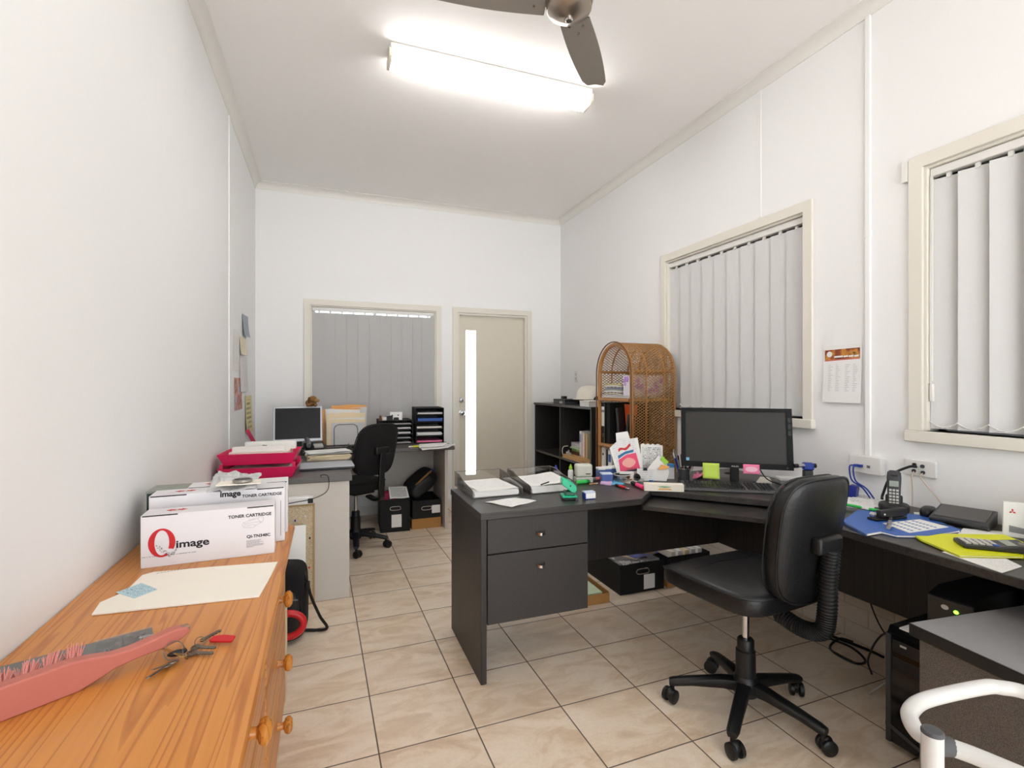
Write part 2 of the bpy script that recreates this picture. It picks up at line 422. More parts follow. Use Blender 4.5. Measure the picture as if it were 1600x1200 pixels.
def quad_sheet(name, label, cat, cs, m, th=0.0015, wav=0.0, n=8, group=None, lift=None, seed=0, parent=None):
    """sheet of paper from four corners (near-left, near-right, far-right, far-left); local x runs along its near edge"""
    cs = [Vector(c) for c in cs]
    e = cs[1] - cs[0]; a = math.atan2(e.y, e.x); o0 = sum(cs, Vector()) / 4
    R = Matrix.Rotation(-a, 3, 'Z'); L = [R @ (c - o0) for c in cs]
    g = G()
    def f(u, v):
        p = (L[0] * (1 - u) + L[1] * u) * (1 - v) + (L[3] * (1 - u) + L[2] * u) * v
        k = 0.0
        if wav: k = wav * (0.5 + mnoise.noise(Vector((u * 2.3 + seed, v * 2.1, seed * 1.7))))
        if lift: k += lift(u, v)
        return p + Vector((0, 0, th + max(0, k)))
    g.grid(f, n, n, th)
    if parent: return link(name, g, m, parent, o0, a, smooth=60)
    return single(name, label, cat, g, m, o0, a, group, smooth=60)
def stack(g, w, d, n, t, jit, seed=0, z=0.0, x=0.0, y=0.0):
    """pile of n sheets/booklets of thickness t, slightly shifted"""
    r = random.Random(seed)
    for i in range(n):
        g.box((x - w / 2, y - d / 2, z), (x + w / 2, y + d / 2, z + t * 0.93), rz=r.uniform(-1, 1) * jit * 2)
        z += t; x += r.uniform(-jit, jit) * 0.05; y += r.uniform(-jit, jit) * 0.05
    return z
# ================================================================== THE ROOM
T = 0.12
def wall_cells(us, zs, hole):
    """cells of a wall cut by break lines; hole(u,z) says whether the middle of a cell is open"""
    for a, b in zip(us, us[1:]):
        for c, d in zip(zs, zs[1:]):
            if not hole((a + b) / 2, (c + d) / 2): yield a, b, c, d
g = box((XL - T, YF - T, -0.06), (XR + T, YB + T, 0))
struct('floor', g, MTILE, 'beige stone-look square floor tiles with dark grout', 'floor')
g = box((XL - T, YF - T, ZC), (XR + T, YB + T, ZC + 0.08))
struct('ceiling', g, MCEIL, 'flat white painted ceiling', 'ceiling')
g = box((XL - T, YF, 0), (XL, YB, ZC))
struct('wall_left', g, MW, 'long plain white wall behind the pine chest', 'wall')
g = G(); g.box((XL - T, YF - T, 0), (-0.35, YF, ZC)); g.box((2.2, YF - T, 0), (XR + T, YF, ZC)); g.box((-0.35, YF - T, 2.5), (2.2, YF, ZC))  # unseen wall; its wide opening is added to bring daylight fill into the room
struct('wall_front', g, MW, 'unseen white wall behind the viewer with a wide opening added to let in daylight', 'wall')

# openings
W1 = (onY(485, 500, YB).x, onY(681, 500, YB).x, 0.86, 2.035)          # back window  (x0,x1,z0,z1)
DR = (onY(715, 500, YB).x, onY(823, 500, YB).x, 0.0, 2.035)           # door
w2a, w2b = onX(1041, 410, XR).y, onX(1257, 332, XR).y                 # far right window (far y, near y)
W2 = (w2b, w2a, 1.09, 2.235)
w3a = onX(1444, 262, XR).y
W3 = (w3a - 1.2, w3a, 1.075, 2.245)
g = G()
us = sorted([XL - T, XR + T, *W1[:2], *DR[:2]]); zs = sorted({0, W1[2], 2.035, ZC})
def hole(u, z): return (W1[0] < u < W1[1] and W1[2] < z < W1[3]) or (DR[0] < u < DR[1] and z < DR[3])
for a, b, c, d in wall_cells(us, zs, hole): g.box((a, YB, c), (b, YB + T, d))
struct('wall_back', g, MW, 'white end wall with the window and cream door', 'wall')
g = G()
us = sorted([YF, YB, *W2[:2], *W3[:2]]); zs = sorted({0.36, W2[2], W3[2], W2[3], W3[3], ZC})
def hole(u, z): return any(w[0] < u < w[1] and w[2] < z < w[3] for w in (W2, W3))
for a, b, c, d in wall_cells(us, zs, hole): g.box((XR, a, c), (XR + T, b, d))
g.mi = 1; g.box((XR, YF, 0), (XR + T, YB, 0.36))
struct('wall_right', g, [MW, MBRICK], 'white wall with two blind-covered windows and painted brick base', 'wall')

# cornices (cove profile)
def cove(n=6, w=0.062):
    P = [(0, 0), (w, 0), (w, -0.006)]
    for i in range(n + 1):
        t = PI / 2 * i / n; P.append((0.006 + (w - 0.006) * (1 - math.sin(t)), -0.006 - (w - 0.006) * (1 - math.cos(t))))
    P += [(0.006, -w), (0, -w)]
    return P
def cornice(name, p, q, inward, label):
    g = G(); p, q, iv = Vector(p), Vector(q), Vector(inward)
    g.loft([[c + iv * a + Vector((0, 0, b)) for a, b in cove()] for c in (p, q)])
    struct(name, g, MTRIM, label, 'cornice', smooth=30)
cornice('trim_1', (XL, YF, ZC), (XL, YB, ZC), (1, 0, 0), 'white cove cornice along the top of the left wall')
cornice('trim_2', (XL, YB, ZC), (XR, YB, ZC), (0, -1, 0), 'white cove cornice along the top of the back wall')
cornice('trim_3', (XR, YF, ZC), (XR, YB, ZC), (-1, 0, 0), 'white cove cornice along the top of the right wall')
# cover strips on wall joints
yy = onX(358, 600, XL).y
struct('trim_4', box((XL, yy - 0.02, 0), (XL + 0.006, yy + 0.02, ZC - 0.062)), MW, 'vertical cover strip on the left wall near the corner', 'cover strip')
yy = onX(1187, 300, XR).y
struct('trim_5', box((XR - 0.003, yy - 0.012, 2.3), (XR, yy + 0.012, ZC - 0.062)), MW, 'faint vertical wall joint above the far right window', 'cover strip')
# skirting at the back
struct('baseboard_back', box((XL, YB - 0.014, 0), (DR[0] - 0.06, YB, 0.09)), MTRIM, 'low white skirting along the back wall', 'skirting', bevel=0.003)

# ------------------------------------------------------------------ windows and blinds (local x along the wall, local y into it)
FRM = frame((0, 0, 0), (1, 0, 0), (0, 0, 1))     # local xy -> wall plane, +z towards the room
def window(name, loc, rz, w, z0, z1, label, screen):
    fr = G(); A = 0.056; pr = 0.016
    fr.prismM([(-A, z0), (0, z0), (0, z1), (w, z1), (w, z0), (w + A, z0), (w + A, z1 + A), (-A, z1 + A)], pr, FRM)
    fr.prismM([(0, z0), (0.012, z0), (0.012, z1 - 0.012), (w - 0.012, z1 - 0.012), (w - 0.012, z0), (w, z0), (w, z1), (0, z1)], -T, FRM)
    o = struct(name, fr, MARCH, label, 'window', loc=loc, rz=rz, bevel=0.002)
    link('sill', box((-A - 0.01, -0.03, z0 - 0.05), (w + A + 0.01, T, z0)), MARCH, o, bevel=0.004)
    f = G(); k = 0.03
    for a, b in (((0.012, 0.08, z0), (0.012 + k, 0.105, z1 - 0.012)), ((w - 0.012 - k, 0.08, z0), (w - 0.012, 0.105, z1 - 0.012)), ((w / 2 - k / 2, 0.08, z0), (w / 2 + k / 2, 0.105, z1 - 0.012)),
                 ((0.012, 0.08, z0), (w - 0.012, 0.105, z0 + k)), ((0.012, 0.08, z1 - 0.012 - k), (w - 0.012, 0.105, z1 - 0.012))): f.box(a, b)
    link('sash', f, MSIL, o)
    link('pane', box((0.03, 0.09, z0 + 0.02), (w - 0.03, 0.094, z1 - 0.03)), MGLASS, o)
    if screen: link('dark_backing', box((0.012, 0.112, z0), (w - 0.012, 0.115, z1 - 0.012)), MDARKBACK, o)  # solid dark sheet added behind the pane so the blind gaps look dark
    return o
def blind(loc, rz, w, z0, z1, n, ang, label, m, y=0.036, chain=True, drop=0.06, cord=False):
    root = thing('vertical_blind', label, 'blind', (loc[0], loc[1], 0), rz)
    link('headrail', box((0.014, y - 0.02, z1 - 0.05), (w - 0.014, y + 0.02, z1 - 0.014)), MWHP, root, bevel=0.003)
    p = (w - 0.03) / n; sw = 0.127; top = z1 - drop - 0.014; bot = z0 + 0.012
    r = random.Random(n); pts = []
    for i in range(n):
        a = ang + r.uniform(-0.008, 0.008); cx = 0.016 + p * (i + 0.5) + 0.002
        ca, sa = math.cos(a), math.sin(a); h = min(sw / 2, (0.034) / max(abs(sa), 0.01))
        h = sw / 2
        cx = min(max(cx, 0.014 + h * ca), w - 0.014 - h * ca)
        g = G(); x0, y0 = cx - h * ca, y - h * sa; x1, y1 = cx + h * ca, y + h * sa
        nx, ny = -sa * 0.0008, ca * 0.0008
        yo = -0.0012 * (i % 2)
        g.loft([[Vector((x0 + nx, y0 + ny + yo, z)), Vector((x1 + nx, y1 + ny + yo, z)), Vector((x1 - nx, y1 - ny + yo, z)), Vector((x0 - nx, y0 - ny + yo, z))] for z in (bot, bot + 0.035, top)])
        link('vane', g, m, root)
        hg = G(); hg.box((cx - 0.008, y - 0.006, top - 0.006), (cx + 0.008, y + 0.006, z1 - 0.05))
        link('hanger', hg, MWHP, root)
        pts.append((x0, y0 - 0.004, bot + 0.03))
    if chain:
        g = G(); path = []
        for a, b in zip(pts, pts[1:]):
            for k in range(8):
                t = k / 8; path.append(Vector(a).lerp(Vector(b), t) - Vector((0, 0.001, 0.022 * math.sin(PI * t))))
        path.append(Vector(pts[-1]))
        g.tube(path, 0.0022, 5)
        for q in path[::2]: g.se(q, (0.0036,) * 3, nu=6, nv=4)
        link('bead_chain', g, MWHP, root)
    if cord:
        g = G()
        for k, dx in enumerate((0.02, 0.026)):
            g.tube([(dx, y - 0.024, z1 - 0.05), (dx + 0.003, y - 0.03, (z0 + z1) / 2), (dx, y - 0.026, z0 + 0.2 + 0.02 * k)], 0.0025, 6)
        link('pull_cord', g, MWHP, root)
        link('cord_weight', box((0.018, y - 0.033, z0 + 0.13), (0.032, y - 0.019, z0 + 0.21)), MWHP, root, bevel=0.003)
    return root
window('window_1', (W1[0], YB, 0), 0, W1[1] - W1[0], W1[2], W1[3], 'window with cream architrave left of the door', False)
window('window_2', (XR, W2[1], 0), -PI / 2, W2[1] - W2[0], W2[2], W2[3], 'far window of the right wall, behind the monitor', True)
window('window_3', (XR, W3[1], 0), -PI / 2, W3[1] - W3[0], W3[2], W3[3], 'near window of the right wall, cut by the picture edge', True)
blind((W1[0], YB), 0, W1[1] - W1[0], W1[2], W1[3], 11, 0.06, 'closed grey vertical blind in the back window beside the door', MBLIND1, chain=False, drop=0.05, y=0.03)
blind((XR, W2[1]), -PI / 2, W2[1] - W2[0], W2[2], W2[3], 10, 0.10, 'closed grey vertical blind in the window behind the monitor and wicker shelf', MBLIND, drop=0.05)
blind((XR, W3[1]), -PI / 2, W3[1] - W3[0], W3[2], W3[3], 11, 0.25, 'part-open grey vertical blind with scalloped bead chain in the nearest window', MBLIND, drop=0.05, cord=True)
link('wall_bracket', box((XR - 0.02, W3[1] + 0.058, 2.2), (XR, W3[1] + 0.08, 2.29)), MTRIM, D.objects['window_3'])
D.objects['wall_bracket'].matrix_parent_inverse = (Matrix.Translation((XR, W3[1], 0)) @ Matrix.Rotation(-PI / 2, 4, 'Z')).inverted()

# ------------------------------------------------------------------ door
g = G(); A = 0.056; pr = 0.016; w = DR[1] - DR[0]
FB = Matrix.Translation((0, YB, 0)) @ FRM; a, b, c = DR[0], DR[1], DR[3]
g.prismM([(a - A, 0), (a, 0), (a, c), (b, c), (b, 0), (b + A, 0), (b + A, c + A), (a - A, c + A)], pr, FB)
g.prismM([(a, 0), (a + 0.02, 0), (a + 0.02, c - 0.02), (b - 0.02, c - 0.02), (b - 0.02, 0), (b, 0), (b, c), (a, c)], -T, FB)
door = struct('door_1', g, MARCH, 'cream door frame with flush door and narrow glass slot', 'door', bevel=0.002)
yd0, yd1 = YB + 0.045, YB + 0.083
s0, s1 = onY(728, 600, yd0).x, onY(744, 600, yd0).x; sz1 = onY(735, 516, yd0).z; sz0 = onY(735, 742, yd0).z
g = G(); L0, L1, LZ = DR[0] + 0.023, DR[1] - 0.023, DR[3] - 0.023
g.box((L0, yd0, 0.004), (s0, yd1, LZ)); g.box((s1, yd0, 0.004), (L1, yd1, LZ)); g.box((s0, yd0, sz1), (s1, yd1, LZ)); g.box((s0, yd0, 0.004), (s1, yd1, sz0))
link('door_leaf', g, MDOOR, door)
link('glass_slot', box((s0, yd0 + 0.012, sz0), (s1, yd0 + 0.018, sz1)), clear('frosted_slot', (1, 1, 1), 0.05), door)
kn = onY(721, 645, yd0); lk = onY(721, 625, yd0); Mx = Matrix.Rotation(PI / 2, 3, 'X')
link('door_knob', G().lathe([(0.03, 0), (0.03, 0.006), (0.012, 0.01), (0.011, 0.03), (0.024, 0.036), (0.028, 0.05), (0.022, 0.062), (0.0, 0.064)], 20, (kn.x, yd0, kn.z), Mx), MCHR, door)
link('deadlock', G().lathe([(0.028, 0), (0.028, 0.008), (0.022, 0.014), (0.02, 0.016), (0.0, 0.017)], 20, (lk.x, yd0, lk.z), Mx), MCHR, door)

# ------------------------------------------------------------------ ceiling light
def batten(loc, rz, label, name='ceiling_batten_light'):
    root = thing(name, label, 'ceiling light', loc, rz)
    L = 1.24
    link('housing', box((-L / 2, -0.07, -0.034), (L / 2, 0.07, 0)), MTRIM, root, bevel=0.004)
    sec = [(-0.066, -0.03), (-0.068, -0.05), (-0.064, -0.075), (-0.046, -0.09), (0.046, -0.09), (0.064, -0.075), (0.068, -0.05), (0.066, -0.03)]
    g = G(); g.loft([[Vector((x, a, b)) for a, b in sec] for x in (-L / 2 + 0.006, L / 2 - 0.006)])
    link('diffuser', g, MDIFF, root)
    for s in (-1, 1):
        g = G(); g.loft([[Vector((x, a * 1.03, b * 1.015)) for a, b in sec] for x in (s * (L / 2 - 0.008), s * (L / 2 + 0.006))])
        link('end_cap', g, mat('end_cap_cream', (238, 230, 212), 0.4), root)
    return root
batten((0.945, 2.825, ZC), 0.0, 'long lit fluorescent batten light on the ceiling beside the fan')

# ------------------------------------------------------------------ ceiling fan
hub = onZ(889, 22, 2.80)
fan = thing('ceiling_fan', 'brushed nickel three-blade ceiling fan', 'fan', (hub.x, hub.y, ZC))
link('canopy', G().lathe([(0.0, 0), (0.075, 0), (0.07, -0.04), (0.03, -0.06), (0.0, -0.06)], 24), MNIK, fan)
link('down_rod', cyl((0, 0, -0.05), (0, 0, -0.2), 0.012), MNIK, fan)
link('motor_housing', G().lathe([(0.0, -0.17), (0.06, -0.175), (0.092, -0.2), (0.1, -0.235), (0.1, -0.285), (0.094, -0.3), (0.0, -0.3)], 32), MNIK, fan)
link('bottom_cap', G().lathe([(0.0, -0.298), (0.09, -0.3), (0.093, -0.315), (0.088, -0.325), (0.03, -0.352), (0.0, -0.356)], 32), MNIK, fan)
link('centre_screw', G().lathe([(0.0, -0.35), (0.016, -0.352), (0.016, -0.362), (0.012, -0.366), (0.0, -0.366)], 16), MCHR, fan)
for k in range(3):
    a = math.radians(50 + 120 * k)
    g = G(); R0, R1 = 0.09, 0.60; N = 14; up = []
    prof = []
    for i in range(N + 1):
        t = i / N; x = R0 + (R1 - R0) * t
        hw = 0.068 + 0.010 * math.sin(PI * min(1, t * 1.1)) - 0.006 * t
        if t > 0.9: hw *= math.sqrt(max(0.05, 1 - ((t - 0.9) / 0.1) ** 2 * 0.55))
        prof.append((x, hw))
    rings = []
    for x, hw in prof:
        ring = []
        for yv, zz in ((-hw, 0.0), (0, 0.006), (hw, 0.0), (hw, -0.004), (0, 0.002), (-hw, -0.004)):
            ring.append(Vector((x, yv, -0.288 + zz + yv * 0.2)))
        rings.append(ring)
    g.loft(rings)
    bl = link('fan_blade', g, MBLADE, fan, rz=a, smooth=50)
    for x, yv in ((0.14, 0.03), (0.14, -0.03), (0.19, 0.0)):
        link('blade_screw', cyl((x, yv, -0.2955 + yv * 0.2), (x, yv, -0.285 + yv * 0.2), 0.005, 10), MCHR, bl)
# ================================================================== FURNITURE
# ---- pine chest of drawers along the left wall
CX1 = -0.116
chest = thing('chest_of_drawers', 'long honey pine chest of drawers along the left wall', 'chest of drawers', (XL + 0.004, 0, 0))
ox = XL + 0.004
y0, y1 = 0.12, 2.14
xt = CX1 - ox; xf = xt - 0.03
g = G(); sec = [(0, CH - 0.026), (xt - 0.012, CH - 0.026), (xt - 0.004, CH - 0.022), (xt, CH - 0.013), (xt - 0.004, CH - 0.004), (xt - 0.014, CH), (0, CH)]
g.loft([[Vector((a, y, b)) for a, b in sec] for y in (y0, y1)])
link('top', g, MPINE, chest)
cols = [(0.15, 0.785), (0.785, 1.425), (1.425, 2.09)]; rows = [(0.085, 0.285), (0.285, 0.485), (0.485, 0.695)]
g = G(); g.box((0, y0 + 0.02, 0.06), (xf - 0.02, y1 - 0.02, CH - 0.026))
for yy in (0.14, 0.785, 1.425, 2.095): g.box((xf - 0.02, yy - 0.012, 0.06), (xf - 0.004, yy + 0.012, CH - 0.026))
link('carcass', g, MPINEZ, chest)
link('plinth', box((0.01, y0 + 0.03, 0), (xf - 0.012, y1 - 0.03, 0.075)), MPINEZ, chest, bevel=0.004)
kp = [(0.0, 0), (0.013, 0), (0.011, 0.008), (0.0105, 0.016), (0.013, 0.019), (0.021, 0.022), (0.0255, 0.029), (0.025, 0.036), (0.017, 0.043), (0.0, 0.045)]
MY = Matrix.Rotation(PI / 2, 3, 'Y')
for ci, (a, b) in enumerate(cols):
    for c, d in rows:
        dr = link('drawer', box((xf - 0.02, a + 0.016, c + 0.006), (xf, b - 0.016, d - 0.006)), MPINEZ, chest, bevel=0.006, seg=3)
        link('knob', G().lathe(kp, 18, (xf, (a + b) / 2, (c + d) / 2 + 0.0), MY), MKNOB, dr)

# ---- corner workstation
desk = thing('corner_desk', 'large black corner workstation in the middle of the room', 'desk')
XE = XR - 0.006
yN = 0.78
top = [(0.612, 2.03), (1.42, 2.03), (1.588, 2.188), (2.0, 1.745), (1.838, 1.585), (1.838, yN), (XE, yN), (XE, 2.575), (0.612, 2.575)]
TH = 0.03
link('worktop', G().prism(top, DK - TH, DK), [MDESK], desk, bevel=0.003)
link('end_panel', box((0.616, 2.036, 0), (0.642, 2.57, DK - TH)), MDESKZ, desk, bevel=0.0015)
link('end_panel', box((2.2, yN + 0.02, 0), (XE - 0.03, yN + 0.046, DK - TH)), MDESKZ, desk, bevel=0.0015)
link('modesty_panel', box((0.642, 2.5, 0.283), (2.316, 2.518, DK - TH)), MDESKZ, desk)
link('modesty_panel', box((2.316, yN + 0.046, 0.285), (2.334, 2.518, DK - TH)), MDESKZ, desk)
# keyboard shelf set below the notch
shf = [(1.425, 2.036), (1.6, 2.2), (2.02, 1.75), (1.835, 1.575)]
link('keyboard_shelf', G().prism([(1.447, 2.06), (1.64, 2.24), (2.055, 1.80), (1.862, 1.614)], 0.668, 0.69), MDESK, desk, bevel=0.002)
link('shelf_runner', G().prism([(1.425, 2.04), (1.447, 2.06), (1.6, 2.2), (1.578, 2.18)], 0.668, DK - TH), MEDGE, desk)
link('shelf_runner', G().prism([(1.862, 1.614), (1.84, 1.592), (1.99, 1.74), (2.01, 1.76)], 0.668, DK - TH), MEDGE, desk)
ped = box((0.645, 2.072, 0.245), (1.14, 2.49, DK - TH))
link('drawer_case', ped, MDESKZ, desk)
for za, zb in ((0.548, 0.697), (0.243, 0.543)):
    dr = link('drawer', box((0.65, 2.05, za), (1.138, 2.071, zb)), MDRAW, desk, bevel=0.0015)
    hz = 0.622 if za > 0.5 else 0.478
    g = G(); pts = []
    for i in range(13):
        t = PI * i / 12; pts.append((0.897 - 0.022 * math.cos(t), 2.05 - 0.024 * math.sin(t), hz + 0.004 - 0.010 * math.sin(t)))
    rings = []
    for p in pts: rings.append([Vector(p) + Vector((0, 0, k)) * 1.0 + Vector((0, e, 0)) for k, e in ((-0.006, 0), (0.006, 0.0), (0.006, 0.004), (-0.006, 0.004))])
    g.loft(rings); link('handle', g, MCHR, dr)
link('cable_hole_trim', G().lathe([(0.03, 0), (0.03, 0.003), (0.024, 0.003), (0.024, 0)], 20, (2.33, 2.42, DK)), MBLK, desk)

# ---- L-shaped desk at the back
bd = thing('corner_desk', 'pale L-shaped desk with grey top below the back window', 'desk')
X0 = XL + 0.008; YD = 5.06
bx1, by0, by1 = 0.146, 3.12, 4.335
poly = [(X0, by0 + 0.03), (bx1, by0 + 0.03), (bx1, by1), (1.07, by1), (1.07, YD), (X0, YD)]
link('worktop', G().prism(poly, BD - 0.033, BD), MGTOP, bd, bevel=0.004)
link('end_panel', box((X0 + 0.004, by0 + 0.045, 0), (bx1 - 0.016, by0 + 0.065, BD - 0.033)), MBEIGE, bd, bevel=0.001)
link('end_panel', box((0.985, by1 + 0.02, 0), (1.012, YD - 0.01, BD - 0.033)), MBEIGE, bd, bevel=0.001)
link('modesty_panel', box((X0 + 0.01, 4.86, 0.235), (0.985, 4.88, BD - 0.033)), MBEIGE, bd)
link('side_panel', box((bx1 - 0.05, by0 + 0.08, 0), (bx1 - 0.032, by0 + 0.2, BD - 0.033)), MBEIGE, bd)

# ---- low black bookcase at the back of the right wall
bx0 = 2.15; bya, byb = 3.81, 5.06; bz = 1.085
bc = thing('bookcase', 'low black bookcase beside the cream door', 'bookcase')
XB = XR - 0.008
link('top', box((bx0 - 0.01, bya - 0.008, bz - 0.022), (XB, byb + 0.008, bz)), MDESK, bc, bevel=0.0015)
link('back_panel', box((XB - 0.012, bya + 0.02, 0.02), (XB, byb - 0.02, bz - 0.022)), MBLKM, bc)
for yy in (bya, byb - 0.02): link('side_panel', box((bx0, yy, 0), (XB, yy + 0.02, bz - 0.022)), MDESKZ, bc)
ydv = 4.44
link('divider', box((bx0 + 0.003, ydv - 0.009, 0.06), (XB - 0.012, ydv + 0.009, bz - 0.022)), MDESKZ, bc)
for z in (0.05, 0.572): link('shelf', box((bx0 + 0.002, bya + 0.02, z - 0.02), (XB - 0.012, ydv - 0.009, z)), MDESK, bc); link('shelf', box((bx0 + 0.002, ydv + 0.009, z - 0.02), (XB - 0.012, byb - 0.02, z)), MDESK, bc)

# ---- arched wicker shelf
wx0, wx1 = 2.07, XR - 0.012; wya, wyb = 3.09, 3.57
wr = (wyb - wya) / 2; wyc = (wya + wyb) / 2; wzt = 1.60; wzs = wzt - wr
wk = thing('wicker_shelf', 'arched honey wicker shelf unit with open front beside the black bookcase', 'shelf unit')
def arch(s, r=wr, z0=0.0):
    """point of the arch outline at arc length s from the near foot"""
    h = wzs - z0; L = 2 * h + PI * r
    s = max(0, min(L, s))
    if s < h: return Vector((0, wyc - r, z0 + s))
    if s < h + PI * r:
        t = (s - h) / r; return Vector((0, wyc - r * math.cos(t), wzs + r * math.sin(t)))
    return Vector((0, wyc + r, wzs - (s - h - PI * r)))
LA = 2 * wzs + PI * wr
for nm, xx, rr in (('front_arch', wx0 + 0.014, 0.015), ('back_arch', wx1 - 0.012, 0.012)):
    n = 90; g = G(); g.tube([arch(LA * i / n, wr - 0.012) + Vector((xx, 0, 0)) for i in range(n + 1)], rr, 8)
    link(nm, g, MCANE, wk)
n = 90; g = G(); g.tube([arch(LA * i / n, wr + 0.008) + Vector((wx0 - 0.004, 0, 0)) for i in range(n + 1)], 0.005, 6)
link('arch_trim', g, mat('dark_cane', (110, 72, 40), 0.5), wk)
# stiffening canes along the shell
for f in (0.33, 0.72):
    xx = wx0 + (wx1 - wx0) * f; g = G(); g.tube([arch(LA * i / n, wr - 0.002) + Vector((xx, 0, 0)) for i in range(n + 1)], 0.0055, 6)
    link('rib', g, MCANE, wk)
# woven shell: two sets of diagonal strands
g = G(); Wd = wx1 - wx0 - 0.02; pitch = 0.021
def strand(c, sgn, rad):
    pts = []
    k = int(Wd / 0.02) + 1
    for i in range(k + 1):
        t = Wd * i / k; s = c + sgn * t * 0.62
        if 0.0 <= s <= LA: pts.append(arch(s, wr + rad) + Vector((wx0 + 0.01 + t, 0, 0)))
    return pts
c = -Wd
while c < LA + Wd:
    for sgn, rad in ((1, 0.0015), (-1, -0.0015)):
        p = strand(c, sgn, rad)
        if len(p) > 2: g.tube(p, 0.0029, 4)
    c += pitch
link('woven_shell', g, MWEAVE, wk, smooth=60)
# woven back
g = G(); R2 = wr - 0.016
def inside(y, z): return abs(y - wyc) < R2 and z > 0.05 and (z < wzs or (y - wyc) ** 2 + (z - wzs) ** 2 < R2 ** 2)
c = -1.0
while c < 2.2:
    for sgn in (1, -1):
        run = []
        for i in range(33):
            y = wyc - R2 + 2 * R2 * i / 32; z = c + sgn * (y - wyc) * 0.62
            if inside(y, z): run.append(Vector((wx1 - 0.008 - 0.002 * sgn, y, z)))
            else:
                if len(run) > 1: g.tube(run, 0.0022, 4)
                run = []
        if len(run) > 1: g.tube(run, 0.0022, 4)
    c += 0.023
link('woven_back', g, MWEAVE, wk, smooth=60)
for yy in (wya + 0.13, wyb - 0.13):
    link('back_cane', G().tube([(wx1 - 0.016, yy, 0.05), (wx1 - 0.016, yy, wzs + 0.19)], 0.006, 6), MCANE, wk)
link('back_rail', G().tube([(wx1 - 0.018, wya + 0.02, wzs + 0.02), (wx1 - 0.018, wyb - 0.02, wzs + 0.02)], 0.012, 8), MCANE, wk)
link('side_rail', G().tube([(wx0 + 0.02, wya + 0.014, wzs + 0.02), (wx1 - 0.02, wya + 0.014, wzs + 0.02)], 0.010, 8), MCANE, wk)
link('side_rail', G().tube([(wx0 + 0.02, wyb - 0.014, wzs + 0.02), (wx1 - 0.02, wyb - 0.014, wzs + 0.02)], 0.010, 8), MCANE, wk)
WSH = (0.10, 0.45, 0.81, 1.175)
for z in WSH:
    sh = link('shelf', box((wx0 + 0.006, wya + 0.022, z - 0.02), (wx1 - 0.022, wyb - 0.022, z)), MLOAK, wk, bevel=0.003)
    link('shelf_edge', G().tube([(wx0 + 0.004, wya + 0.024, z - 0.012), (wx0 + 0.004, wyb - 0.024, z - 0.012)], 0.013, 8), MCANE, sh)

# ---- speckled cabinet at the near right
cab = thing('low_cabinet', 'low speckled grey-topped cabinet at the lower right under the printer', 'cabinet', (1.563, 0.94, 0), math.radians(-6))
link('top', box((0, -0.66, 0.568), (0.60, 0, 0.60)), [MSPECKT], cab)
link('top_edge', G().prism([(-0.002, -0.662), (0.602, -0.662), (0.602, 0.002), (-0.002, 0.002)], 0.565, 0.599), MEDGE, cab)
link('body', box((0.018, -0.64, 0), (0.58, -0.012, 0.565)), MSPECK, cab, bevel=0.001)

